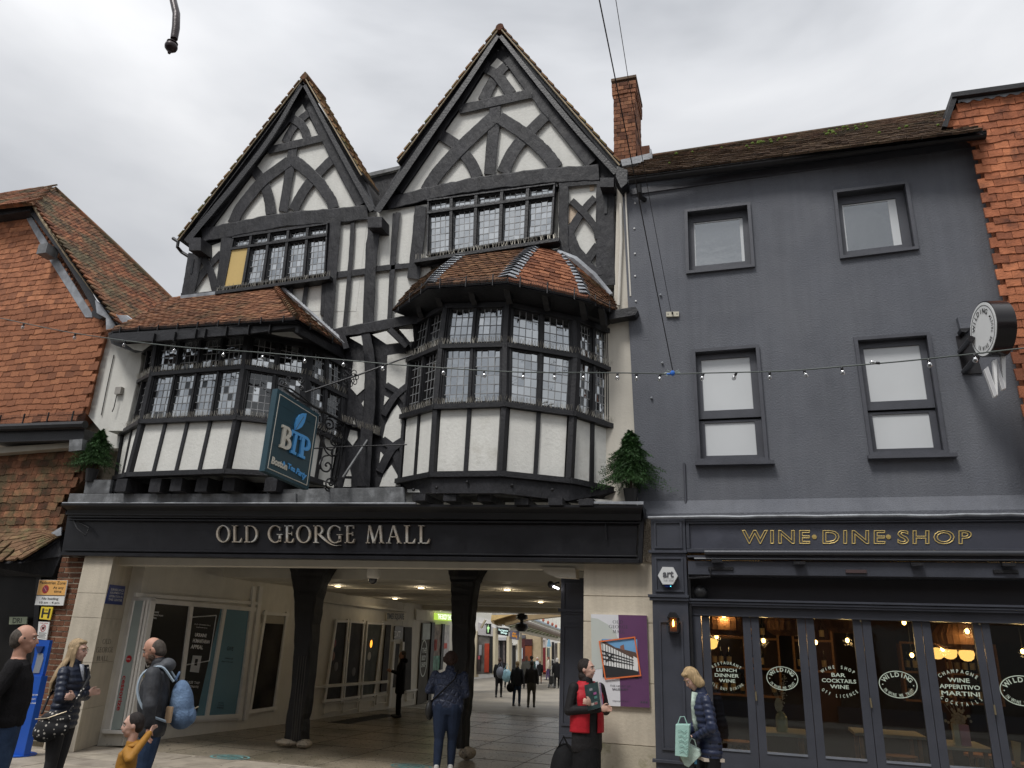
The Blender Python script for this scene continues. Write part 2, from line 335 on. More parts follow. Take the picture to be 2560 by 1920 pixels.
def tiles(parent, Sf, rows, tw, m, name='roof_tile', inside=None, limit=0, th=.014, lap=1.5, jit=.05, wob=.08, u0=0, u1=1, shift=True, skip=0, counter=None):
    """tiles laid row by row on the surface Sf(u, v): v=0 bottom row, u left to right"""
    if m.name not in TM: TM[m.name] = [tilemesh(name, m, wob) for _ in range(5)]
    ms = TM[m.name]; off = ORG[parent.name]; cnt = counter if counter is not None else [0]; rest = MB()
    allp = []
    for r in range(rows):
        v = (r+.5)/rows; vn = (r+1.0)/rows; vp = r/rows
        a = Sf(u0, v); b = Sf(u1, v); W = sum(((Sf(u0+(u1-u0)*(k+1)/6, v)-Sf(u0+(u1-u0)*k/6, v)).length for k in range(6)))
        n = max(1, int(round(W/tw))); st = (r % 2)*.5 if shift else 0
        for i in range(-1, n+1):
            uu = (i+.5+st)/n
            if uu*n < .3 or uu*n > n-.3: continue
            u = u0+(u1-u0)*uu; c = Sf(u, v)
            if inside and not inside(c): continue
            X = Sf(min(u+.01, 1.2), v)-Sf(u-.01, v); Yv = Sf(u, vn)-Sf(u, vp)
            hl = Yv.length; X.normalize(); Yn = Yv.normalized(); Z = X.cross(Yn).normalized(); Yn = Z.cross(X)
            if random.random() < skip: continue
            allp.append((c, X, Yn, Z, W/n, hl))
    for (c, X, Yn, Z, wd, hl) in allp:
        an = random.gauss(0, jit*.5); X2 = X*math.cos(an)+Yn*math.sin(an); Y2 = Z.cross(X2)
        tl = random.gauss(0, jit*.35); Z2 = (Z+X2*tl+Y2*random.gauss(0, jit*.3)).normalized()
        sx_, sy_ = wd*random.uniform(.95, .985), hl*lap
        cc = c+Yn*(hl*(lap-1)*.5)+Z*(th*.9+random.uniform(0, th*.35))+Yn*random.gauss(0, hl*.03)
        M4 = Matrix.Identity(4); z_ = Z2*th*1.0
        yv = (Y2*sy_ - Z*th*0.0)
        for j in range(3): M4[j][0] = X2[j]*sx_; M4[j][1] = yv[j]; M4[j][2] = z_[j]*1.6; M4[j][3] = cc[j]
        me = random.choice(ms)
        if cnt[0] < limit:
            cnt[0] += 1
            o = bpy.data.objects.new(name, me); COL.objects.link(o); o.parent = parent; M4.translation = cc-off; o.matrix_local = M4
        else:
            b0 = len(rest.v); rest.v += [M4 @ v.co for v in me.vertices]; rest.f += [tuple(b0+k for k in p.vertices) for p in me.polygons]
    if rest.v:
        o = rest.build(name, m, parent); o['kind'] = 'stuff'
    return cnt
def inpoly(pts, axes=(0, 2)):
    pp = [(p[axes[0]], p[axes[1]]) for p in pts]
    def f(c):
        x, y = c[axes[0]], c[axes[1]]; r = False
        for i in range(len(pp)):
            (x1, y1), (x2, y2) = pp[i-1], pp[i]
            if (y1 > y) != (y2 > y) and x < (x2-x1)*(y-y1)/(y2-y1)+x1: r = not r
        return r
    return f
PANES = {}
def leaded(frame, q, cols, rows, key='a', limit=300, darkp=0.0, glass=None, dark=None, inset=.02):
    """one leaded light: lattice + separate little panes, on quad q (tl,tr,br,bl)"""
    glass = glass or OLDGLASS; dark = dark or DARKGLASS; n = qn(q); off = ORG[frame.name]
    lat = MB(); hw = .0055
    for i in range(cols+1):
        u = i/cols; e = hw/max(.01, (q[1]-q[0]).length); qbox(lat, q, u-e, u+e, 0, 1, .004-inset, .004+inset)
    for j in range(rows+1):
        v = j/rows; e = hw/max(.01, (q[3]-q[0]).length); qbox(lat, q, 0, 1, v-e, v+e, .0045-inset, .0045+inset)
    lat.build('lead_lattice', LATT, frame)
    rest = {}
    for i in range(cols):
        for j in range(rows):
            p = [bil(q, i/cols, j/rows), bil(q, (i+1)/cols, j/rows), bil(q, (i+1)/cols, (j+1)/rows), bil(q, i/cols, (j+1)/rows)]
            tx, ty = random.gauss(0, .0016), random.gauss(0, .0016)
            p = [p[0]+n*(tx+ty-inset), p[1]+n*(-tx+ty-inset), p[2]+n*(-tx-ty-inset), p[3]+n*(tx-ty-inset)]
            g = dark if random.random() < darkp else glass
            k = PANES.get(key, 0)
            mb = MB().hexa(p+[a-n*.004 for a in p])
            if k < limit: PANES[key] = k+1; mb.build('glass_pane', g, frame)
            else:
                r = rest.setdefault(g.name, MB()); r.add(mb.v, mb.f)
    for gn, r in rest.items(): r.build('glass_pane', MATS[gn], frame, kind='stuff')
def spikes(parent, a, b, n, h=.10, out=Vector((0, -1, 0)), r=.0022):
    mb = MB()
    for i in range(n):
        p = lerp(a, b, (i+random.random()*.6)/n)
        for s in (-1, 0, 1):
            t = p+Vector((random.gauss(s*.02, .008), 0, h*random.uniform(.85, 1.05)))+out*random.uniform(-.01, .05)
            d = Vector((r, 0, 0)); e2 = Vector((0, r, 0))
            mb.add([p-d, p+d, p+e2*2, t-d*.6, t+d*.6, t+e2], [(0, 1, 4, 3), (1, 2, 5, 4), (2, 0, 3, 5)])
    return mb.build('bird_spikes', SPIKE, parent, kind='stuff')
# ---------------------------------------------------------------- lettering
TXC = {}
def txt2d(s, outline=0, bold=0, space=1.0, ext=0):
    key = (s, outline, bold, space, ext)
    if key in TXC: return [v.copy() for v in TXC[key][0]], list(TXC[key][1])
    cu = bpy.data.curves.new('t', 'FONT'); cu.body = s; cu.space_character = space; cu.offset = bold; cu.align_x = 'LEFT'
    cu.resolution_u = 3
    if outline: cu.fill_mode = 'NONE'; cu.bevel_depth = outline; cu.bevel_resolution = 0
    else: cu.extrude = ext
    ob = bpy.data.objects.new('t', cu)
    me = bpy.data.meshes.new_from_object(ob)
    vs = [v.co.copy() for v in me.vertices]; fs = [tuple(p.vertices) for p in me.polygons]
    bpy.data.objects.remove(ob); bpy.data.curves.remove(cu); bpy.data.meshes.remove(me)
    TXC[key] = (vs, fs); return [v.copy() for v in vs], list(fs)
def fitq(vs, fs, q, off=.004, thick=0.0, shear=0):
    """map flat lettering (x right, y up) on to quad tl,tr,br,bl"""
    x0 = min(v.x for v in vs); x1 = max(v.x for v in vs); y0 = min(v.y for v in vs); y1 = max(v.y for v in vs); n = qn(q)
    mb = MB(); W = (q[1]-q[0]).length; sc = W/(x1-x0)
    f = [bil(q, (v.x-x0)/(x1-x0), 1-(v.y-y0)/(y1-y0))+n*(off+v.z*sc) for v in vs]
    if thick:
        # side walls from boundary edges
        ed = {}
        for fc in fs:
            for i in range(len(fc)): a, b = fc[i-1], fc[i]; ed[(min(a, b), max(a, b))] = ed.get((min(a, b), max(a, b)), 0)+1
        nv = len(f); g = [p-n*thick for p in f]; f = [p for p in f]
        fs2 = list(fs)+[(a, b, b+nv, a+nv) for (a, b), c in ed.items() if c == 1]
        mb.add(f+g, fs2)
    else: mb.add(f, fs)
    return mb
def write(parent, s, q, m, name='lettering', off=.004, thick=0, **kw):
    props = {k: kw.pop(k) for k in list(kw) if k in ('label', 'category', 'group')}
    vs, fs = txt2d(s, **kw); return fitq(vs, fs, q, off, thick).build(name, m, parent, **props)
def ring(cx, cy, rx, ry, tx, ty, a0=0, a1=360, n=28):
    vs, fs = [], []
    for i in range(n+1):
        a = R_(a0+(a1-a0)*i/n); vs += [Vector((cx+rx*math.cos(a), cy+ry*math.sin(a), 0)), Vector((cx+(rx-tx)*math.cos(a), cy+(ry-ty)*math.sin(a), 0))]
    for i in range(n): fs.append((2*i, 2*i+2, 2*i+3, 2*i+1))
    return vs, fs
def rect(x0, y0, x1, y1): return [Vector((x0, y0, 0)), Vector((x1, y0, 0)), Vector((x1, y1, 0)), Vector((x0, y1, 0))], [(0, 1, 2, 3)]
def diag(x0, y0, x1, y1, w): return [Vector((x0-w/2, y0, 0)), Vector((x0+w/2, y0, 0)), Vector((x1+w/2, y1, 0)), Vector((x1-w/2, y1, 0))], [(0, 1, 2, 3)]
def roman(ch, K=.125, k=.045):
    """a few inscriptional capitals, height 1; returns pieces and width"""
    sf = lambda x0, x1, y: rect(x0, y, x1, y+k*.8) if y < .5 else rect(x0, y-k*.8, x1, y)
    if ch == 'O': return [ring(.46, .5, .46, .515, K, k)], .92
    if ch == 'G': return [ring(.46, .5, .46, .515, K, k, 48, 325, 26), rect(.70, .06, .70+K, .42), sf(.58, .92, .455), rect(.74, .70, .785, .92)], .92
    if ch == 'L': return [rect(.10, 0, .10+K, 1), sf(0, .36, 1), rect(0, 0, .6, k), [[Vector((.6, 0, 0)), Vector((.66, .26, 0)), Vector((.62, .26, 0)), Vector((.48, k, 0))], [(0, 1, 2, 3)]]], .66
    if ch == 'D': return [rect(.10, 0, .10+K, 1), rect(0, 0, .45, k), rect(0, 1-k, .45, 1), ring(.40, .5, .48, .5, K, k, -90, 90, 16)], .88
    if ch == 'E': return [rect(.10, 0, .10+K, 1), rect(0, 0, .54, k), rect(0, 1-k, .52, 1), rect(.2, .5, .46, .5+k), rect(.50, 1-.18, .535, 1), rect(.44, .42, .475, .63), [[Vector((.54, 0, 0)), Vector((.60, .24, 0)), Vector((.56, .24, 0)), Vector((.44, k, 0))], [(0, 1, 2, 3)]]], .60
    if ch == 'R' or ch == 'r':
        p = [rect(.10, 0, .10+K, 1), sf(0, .34, 0), rect(0, 1-k, .36, 1), ring(.34, .74, .28, .26, K*.95, k, -90, 90, 14), rect(.2, .48, .38, .48+k)]
        if ch == 'R': p += [diag(.74, 0, .40, .5, K*1.15), sf(.62, .88, 0)]
        else:
            vs, fs = [], []
            for i in range(13):
                t = i/12; x = .36+1.35*t; y = .5-.72*math.sin(min(1, t*1.15)*math.pi/2)+.10*t*t; wd = K*(1-t)*.62+.008
                vs += [Vector((x-wd*.6, y-wd*.5, 0)), Vector((x+wd*.6, y+wd*.5, 0))]
            for i in range(12): fs.append((2*i, 2*i+2, 2*i+3, 2*i+1))
            p += [[vs, fs]]
        return p, (.80 if ch == 'R' else .72)
    if ch == 'M': return [diag(.10, 0, .20, 1, k*1.2), diag(.48, 0, .22, 1, K), diag(.48, 0, .80, 1, k*1.2), diag(.92, 0, .84, 1, K), sf(0, .24, 0), sf(.78, 1.06, 0)], 1.06
    if ch == 'A': return [diag(.12, 0, .40, 1, k*1.2), diag(.74, 0, .42, 1, K), rect(.22, .34, .62, .34+k), sf(0, .26, 0), sf(.60, .88, 0)], .88
    return [], .38
def romantext(s, sp=.13):
    vs, fs, x = [], [], 0
    for ch in s:
        pcs, wd = roman(ch)
        for pv, pf in pcs:
            b = len(vs); vs += [Vector((v.x+x, v.y, 0)) for v in pv]; fs += [tuple(b+i for i in f) for f in pf]
        x += wd+sp
    return vs, fs
def slab(ch):
    K = .21; h = .12
    if ch == 'B': return [rect(.09, 0, .09+K, 1), rect(0, 0, .38, h), rect(0, 1-h, .38, 1), rect(.2, .45, .42, .57), ring(.36, .75, .30, .25, .19, .13, -90, 90, 12), ring(.38, .28, .34, .28, .20, .14, -90, 90, 12)], .72
    if ch == 'T': return [rect(.29, 0, .29+K, 1), rect(.17, 0, .63, h), rect(0, 1-h, .8, 1), rect(0, .74, .10, 1), rect(.70, .74, .80, 1)], .80
    if ch == 'P': return [rect(.09, 0, .09+K, 1), rect(0, 0, .42, h), rect(0, 1-h, .38, 1), rect(.2, .38, .42, .50), ring(.38, .69, .34, .31, .20, .13, -90, 90, 12)], .72
def arctext(s, q, cx, cy, rx, ry, a0, a1, size, m, parent, flip=False, bold=.015, off=.004, name='lettering', xs=1.0):
    """letters on an ellipse inside quad q (unit square coords, y up); a0->a1 degrees along reading direction"""
    mb = MB(); n = qn(q); W = (q[1]-q[0]).length; H = (q[3]-q[0]).length
    for i, ch in enumerate(s):
        if ch == ' ': continue
        a = R_(a0+(a1-a0)*(i+.5)/len(s)); vs, fs = txt2d(ch, bold=bold)
        x0 = min(v.x for v in vs); x1 = max(v.x for v in vs)
        px, py = cx*W+rx*W*math.cos(a), cy*H+ry*H*math.sin(a)
        nx, ny = math.cos(a)/rx/W, math.sin(a)/ry/H; ll = math.hypot(nx, ny); nx, ny = nx/ll, ny/ll
        if flip: nx, ny = -nx, -ny
        tx, ty = ny, -nx
        o = []
        for v in vs:
            lx = (v.x-(x0+x1)/2)*size*xs; ly = (v.y-.35)*size
            X = px+tx*lx+nx*ly; Y = py+ty*lx+ny*ly
            o.append(bil(q, X/W, 1-Y/H)+n*off)
        mb.add(o, fs)
    return mb.build(name, m, parent)
# ================================================================ timber-framed building over the mall entrance
YW = 9.6
og = thing('timber_framed_building', 'black and white timber framed building with two steep gables above the mall entrance', 'building', (-5.5, YW, 0))
def T(S, line, w, t=.045, **k): return timber(og, S, line, w, YW, t, **k)
# --- gable plaster, one sheet each
poly(og, S1, [(820, 508), (838, 545), (860, 590), (912, 685), (935, 725), (972, 803), (997, 850), (1135, 1095), (1180, 1190), (430, 1270), (305, 1222), (525, 928), (565, 860), (610, 797), (660, 737), (760, 610), (782, 554)], YW, 0, PLASTER, 'gable_plaster', back=.12)
poly(og, S1, [(826, 372), (1172, 926), (1232, 1118), (1190, 1200), (250, 1320), (130, 1300)], YW+.006, 0, TIMBER, 'gable_boarding', back=.1)
poly(og, S2, [(774, 112), (1512, 968), (1500, 1080), (1400, 1050), (330, 1190), (-10, 1235)], YW+.006, 0, TIMBER, 'gable_boarding', back=.1)
poly(og, S2, [(762, 264), (795, 290), (835, 338), (935, 468), (980, 515), (1043, 605), (1085, 650), (1320, 935), (1400, 1035), (1120, 1060), (340, 1165), (160, 1132), (398, 787), (445, 714), (520, 607), (565, 547), (680, 367), (722, 310)], YW, 0, PLASTER, 'gable_plaster', back=.12)
# wall body behind everything
mb = MB(); mb.prism([S2(0, 1240, YW+.13), S1(255, 1290, YW+.13), D(393, 640, YW+.13), D(300, 1085, YW+.13), D(1340, 1085, YW+.13), D(1335, 400, YW+.13)], (0, .25, 0))
mb.build('wall', PLASTER, og)
for pts in ([(420, 1275), (1195, 1170), (1130, 1700), (500, 1700), (120, 1620), (165, 1375)],):
    poly(og, S1, pts, YW, 0, PLASTER, 'plaster_panel', back=.10)
poly(og, D, [(725, 470), (930, 440), (930, 710), (690, 720), (600, 620)], YW+.004, 0, PLASTER, 'plaster_panel', back=.09)
poly(og, S2, [(0, 1240), (330, 1165), (330, 1700), (0, 1700)], YW+.008, 0, PLASTER, 'plaster_panel', back=.08)
poly(og, S2, [(1150, 1055), (1400, 1030), (1500, 1035), (1490, 1700), (1140, 1700)], YW+.006, 0, PLASTER, 'plaster_panel', back=.08)
# cream patched render pieces in the right-hand lattice
CREAMP = mat('patched_cream_render', (.62, .50, .38), .85, .08, 8, .4, 40)
poly(og, S2, [(1215, 1185), (1285, 1245), (1208, 1310)], YW, .006, CREAMP, 'plaster_patch')
poly(og, S2, [(1340, 1050), (1372, 1048), (1372, 1095), (1345, 1100)], YW, .005, CREAMP, 'plaster_patch')
# --- gable 1 timbers
T(S1, [(744, 540), (718, 576), (618, 703), (523, 826), (483, 893), (268, 1183), (244, 1217)], (84, 94), .05)
T(S1, [(868, 520), (890, 573), (938, 670), (998, 788), (1023, 835), (1156, 1085)], (58, 62), .05)
T(S1, [(622, 774), (945, 700)], 44); T(S1, [(240, 1262), (440, 1225), (640, 1185), (820, 1162), (1000, 1150), (1195, 1130)], (78, 84), .07, jit=3)
T(S1, [(766, 760), (752, 850), (735, 960), (708, 1125)], 52)
T(S1, [(745, 835), (600, 942), (520, 1032), (460, 1110), (418, 1195)], 62)
T(S1, [(770, 830), (850, 895), (912, 955), (955, 1015), (985, 1060), (998, 1105)], (70, 62), jit=1.8)
T(S1, [(540, 885), (590, 950), (615, 1010), (630, 1070), (638, 1140)], 60)
T(S1, [(990, 826), (925, 892), (860, 962), (805, 1045), (768, 1118)], (52, 58))
T(S1, [(760, 590), (805, 618), (832, 655), (846, 702)], 50); T(S1, [(862, 552), (800, 605), (755, 660), (722, 728)], (40, 46))

# --- gable 2 timbers
T(S2, [(690, 268), (634, 330), (519, 510), (474, 570), (399, 677), (352, 750), (122, 1087)], (88, 100), .05)
T(S2, [(826, 262), (868, 312), (964, 446), (1009, 493), (1072, 583), (1114, 628), (1352, 925)], (72, 78), .05)
T(S2, [(520, 588), (990, 484)], 58); T(S2, [(70, 1180), (290, 1125), (480, 1085), (660, 1052), (850, 1028), (1120, 1000), (1400, 982)], (74, 100), .07, jit=3.5)
T(S2, [(750, 560), (742, 690), (728, 820), (714, 995)], 72)
T(S2, [(735, 640), (620, 745), (500, 862), (400, 975), (350, 1045), (318, 1100)], (84, 84))
T(S2, [(775, 640), (880, 705), (980, 780), (1050, 845), (1095, 898), (1135, 955)], (82, 90), jit=2.6)
T(S2, [(400, 742), (490, 800), (550, 862), (600, 930), (638, 1012)], (70, 76))
T(S2, [(1075, 620), (980, 715), (900, 800), (840, 892), (800, 985)], (68, 84))
T(S2, [(690, 332), (740, 356), (782, 397), (848, 490)], (54, 74)); T(S2, [(822, 306), (757, 375), (714, 450), (674, 532)], (54, 72))

# --- lower wall of gable 1
T(S1, [(205, 1370), (180, 1500), (155, 1622)], (86, 70), .055); T(S1, [(190, 1400), (178, 1484)], 12, .058, m=BLACKP)
T(S1, [(385, 1275), (368, 1420), (345, 1570)], (66, 50), .05)
T(S1, [(352, 1362), (255, 1470), (170, 1590)], (34, 44)); T(S1, [(240, 1385), (290, 1470), (322, 1590)], (44, 44)); T(S1, [(120, 1612), (200, 1612), (380, 1590)], 34)
T(S1, [(1010, 1180), (995, 1400), (962, 1820)], (64, 60), .05); T(S1, [(1110, 1175), (1098, 1400), (1062, 1815)], 26)
T(S1, [(1238, 1185), (1215, 1400), (1197, 1810)], (74, 62), .07, jit=2.5); T(S1, [(1370, 1130), (1345, 1400), (1318, 1785)], 26)
T(S1, [(1015, 1492), (1190, 1470)], 36); T(S1, [(1250, 1456), (1380, 1440)], 32)
T(S1, [(440, 1275), (960, 1205)], 36, .05, jit=2)
for a, b in (((762, 1535), (735, 1680)), ((850, 1525), (820, 1700)), ((945, 1510), (935, 1720))): T(S1, [a, b], 26)
# bressumer below (jetty) and the wall between the bays
T(D, [(686, 724), (720, 720), (800, 707), (880, 692), (912, 686)], (20, 22), .11, jit=1.0)
T(D, [(598, 628), (660, 690), (740, 760)], 10, .06)
# --- lower wall of gable 2
T(S2, [(120, 1240), (105, 1500), (84, 1925)], 30); T(S2, [(280, 1195), (265, 1400), (235, 1650)], (74, 78), .06, jit=2.5)
T(S2, [(0, 1590), (240, 1565)], 32); T(S2, [(240, 1560), (430, 1550)], 40)
T(S2, [(1180, 1060), (1178, 1300), (1185, 1500)], (62, 58), .055, jit=2.5); T(S2, [(1445, 1040), (1440, 1300), (1445, 1690)], (118, 118), .05, jit=3)
T(S2, [(1228, 1160), (1310, 1240), (1385, 1340), (1395, 1400)], (42, 44)); T(S2, [(1375, 1140), (1290, 1240), (1215, 1370), (1200, 1450)], (42, 60))
T(S2, [(1215, 1380), (1260, 1480), (1340, 1560)], (70, 66)); T(S2, [(1395, 1440), (1330, 1530), (1290, 1600)], (50, 60)); T(S2, [(1290, 1520), (1370, 1600), (1420, 1600)], (50, 60))
T(S2, [(1200, 1470), (1310, 1580), (1420, 1650)], (90, 60)); T(S2, [(1150, 1060), (1400, 1036)], 40, .05)
T(S2, [(1130, 1470), (1150, 1640)], 70, .052)
T(S2, [(330, 1170), (480, 1140), (800, 1092), (1140, 1058)], 30, .05)
SLOT = poly(og, S2, [(1436, 1125), (1454, 1125), (1452, 1240), (1434, 1242)], YW-.076, .003, BLACKP, 'mortice_slot')
# peg heads on the gable timbers
mb = MB()
for u, v in ((745, 548), (775, 590), (735, 660), (760, 655), (715, 985), (695, 325), (820, 305), (672, 538), (842, 500), (1075, 612), (405, 742), (975, 480), (530, 575), (765, 212), (640, 1010), (330, 1095), (790, 990)):
    c = S2(u, v, YW-.12); mb.lathe([(.011, 0), (.009, -.006)], c+Vector((0, .03, 0)), (0, 1, 0), 7)
mb.build('oak_peg', TIMBERW, og, kind='stuff')
# --- corbel boxes at valley and eaves
def bx(S, u0, v0, u1, v1, Y, t, m, name, par=og): return poly(par, S, [(u0, v0), (u1, v0), (u1, v1), (u0, v1)], Y, t, m, name, bevel=.006)
bx(S1, 1195, 1155, 1278, 1218, YW, .26, TIMBER, 'corbel'); bx(S1, 165, 1275, 235, 1350, YW, .30, TIMBER, 'corbel'); bx(S2, 1408, 1015, 1495, 1075, YW, .24, TIMBER, 'corbel')
# --- barge boards (forward of the wall) and the roofs behind
YB = 9.49
def barge(S, outer, wd, Y=YB, t=.05):
    return timber(og, S, outer, wd, Y, t, jit=.8, m=TIMBERW, name='barge_board', k=8)
barge(S1, [(814, 398), (640, 690), (440, 955), (150, 1300)], (22, 34)); barge(S1, [(832, 398), (960, 640), (1090, 880), (1222, 1120)], (22, 34))
barge(S2, [(764, 122), (560, 430), (300, 800), (5, 1230)], (28, 42)); barge(S2, [(780, 124), (1000, 400), (1240, 690), (1508, 985)], (28, 40))
# soffit boards between barge and wall
def soffit(S, a, b, Y0=YB, Y1=YW, m=TIMBER):
    mb = MB(); A, B = S(*a, Y0), S(*b, Y0); dz = Vector((0, Y1-Y0, 0)); up = Vector((0, 0, .03))
    mb.hexa([A, B, B+up, A+up, A+dz, B+dz, B+dz+up, A+dz+up]); return mb.build('soffit_board', m, og)
soffit(S1, (822, 385), (150, 1285)); soffit(S1, (824, 385), (1230, 1105)); soffit(S2, (770, 110), (0, 1205)); soffit(S2, (772, 110), (1512, 965))
def gableroof(S, ap, lo, side, depth, rows_m, key):
    A = S(*ap, YB-.03); B = S(*lo, YB-.03)
    def Sf(u, v):   # v along slope bottom->top ; u along depth
        p = lerp(B, A, v)
        sag = .02*math.sin(v*9)
        dd = u if side > 0 else 1-u
        return Vector((p.x, YB-.05+dd*depth, p.z+.05+sag*.3))
    mb = MB(); n = Vector((A.z-B.z, 0, B.x-A.x)).normalized()
    if n.z < 0: n = -n
    e = Vector((0, depth, 0)); mb.hexa([B, A, A+n*.04, B+n*.04, B+e, A+e, A+e+n*.04, B+e+n*.04]); mb.build('roof_deck', TIMBER, og)
    return Sf, int((A-B).length/.095), (A-B).length
for S, ap, lo, sd_ in ((S1, (828, 352), (105, 1290), -1), (S1, (832, 352), (1160, 918), 1), (S2, (775, 75), (138, 918), -1), (S2, (778, 75), (1530, 938), 1)):
    Sf, rows, ln = gableroof(S, ap, lo, sd_, .62, 1, 'g')
    tiles(og, Sf, rows, .16, TILEG if sd_ < 0 else TILEG, name='roof_tile', limit=0, th=.016, lap=1.6)
    # mortar fillet under the verge tiles
    A = S(*ap, YB-.085); B = S(*lo, YB-.085); mb = MB(); mb.tube([lerp(A, B, i/12)+Vector((0, 0, random.uniform(-.004, .004))) for i in range(13)], .011, 6); mb.build('verge_mortar', mat('verge_mortar', (.36, .29, .19), .9, .2, 12, .5, 40), og)
# ridge tiles
for S, ap in ((S1, (830, 350)), (S2, (776, 72))):
    A = S(*ap, YB-.1)
    for i in range(2): mb = MB(); mb.tube([A+Vector((0, i*.34, .02)), A+Vector((0, i*.34+.32, .02))], .07, 10); mb.build('ridge_tile', TILER, og, smooth=True)
# valley board between gables
poly(og, S1, [(1135, 930), (1380, 870), (1400, 900), (1225, 1125)], YW+.9, .03, TIMBER, 'valley_board')
poly(og, S1, [(1135, 918), (1380, 862), (1384, 880), (1140, 938)], YW+.86, .06, LEADD, 'valley_coping')
# --- upper windows
def frame_window(q, ufr, rows_v, name='window_frame', depth=.045, m=TIMBERW):
    """q outer quad; ufr: list of mullion u positions; rows_v: transom positions"""
    mb = MB(); W = (q[1]-q[0]).length; H = (q[3]-q[0]).length; e = .024/W; f = .024/H
    us = [0]+ufr+[1]; vs_ = [0]+rows_v+[1]
    for i, u in enumerate(us): qbox(mb, q, max(0, u-e), min(1, u+e), 0, 1, depth+.002*(i % 2), .06)
    for i, v in enumerate(vs_): qbox(mb, q, 0, 1, max(0, v-f), min(1, v+f), depth+.008+.002*i, .06)
    fr = mb.build(name, m, og); 
    cells = []
    for j in range(len(vs_)-1):
        for i in range(len(us)-1):
            a, b, c, d = us[i]+e*1.2, us[i+1]-e*1.2, vs_[j]+f*1.2, vs_[j+1]-f*1.2
            cells.append((j, i, [bil(q, a, c), bil(q, b, c), bil(q, b, d), bil(q, a, d)]))
            g2 = MB()
            for x in ((a, a+e*.5, c, d), (b-e*.5, b, c, d), (a, b, c, c+f*.5), (a, b, d-f*.5, d)): qbox(g2, q, x[0], x[1], x[2], x[3], depth*.35, .03)
            g2.build('casement', m, fr)
    return fr, cells
YWN = YW-.06
q1 = [S1(428, 1280, YWN), S1(974, 1200, YWN), S1(958, 1495, YWN), S1(370, 1575, YWN)]
fr, cells = frame_window(q1, [.20, .395, .595, .795], [.235])
BOARD = mat('ochre_board', (.60, .43, .16), .7, .06, 3, .15, 30)
for j, i, q in cells:
    if (j, i) == (1, 0): qbox(MB(), q, 0, 1, 0, 1, .0, .01); b_ = MB(); qbox(b_, q, -.06, 1.06, -.03, 1.03, .03, .01); b_.build('window_board', BOARD, og, label='ochre board covering the left-hand light')
    else: leaded(fr, q, 4, 3 if j == 0 else 6, 'og', 380)
q2 = [S2(330, 1165, YWN), S2(1130, 1060, YWN), S2(1112, 1385, YWN), S2(325, 1515, YWN)]
fr, cells = frame_window(q2, [.195, .393, .595, .795], [.235])
for j, i, q in cells: leaded(fr, q, 4, 3 if j == 0 else 6, 'og', 380)
for S, a, b in ((S1, (318, 1585), (978, 1495)), (S2, (238, 1530), (1150, 1392))):
    A, B = S(*a, YW-.18), S(*b, YW-.18); mb = MB(); d = Vector((0, .2, 0)); h = Vector((0, 0, .055))
    mb.hexa([A-h, B-h, B, A, A-h+d, B-h+d, B+d, A+d]); mb.build('window_sill', TIMBERW, og); spikes(og, A+Vector((0, .03, 0)), B+Vector((0, .03, 0)), 46)
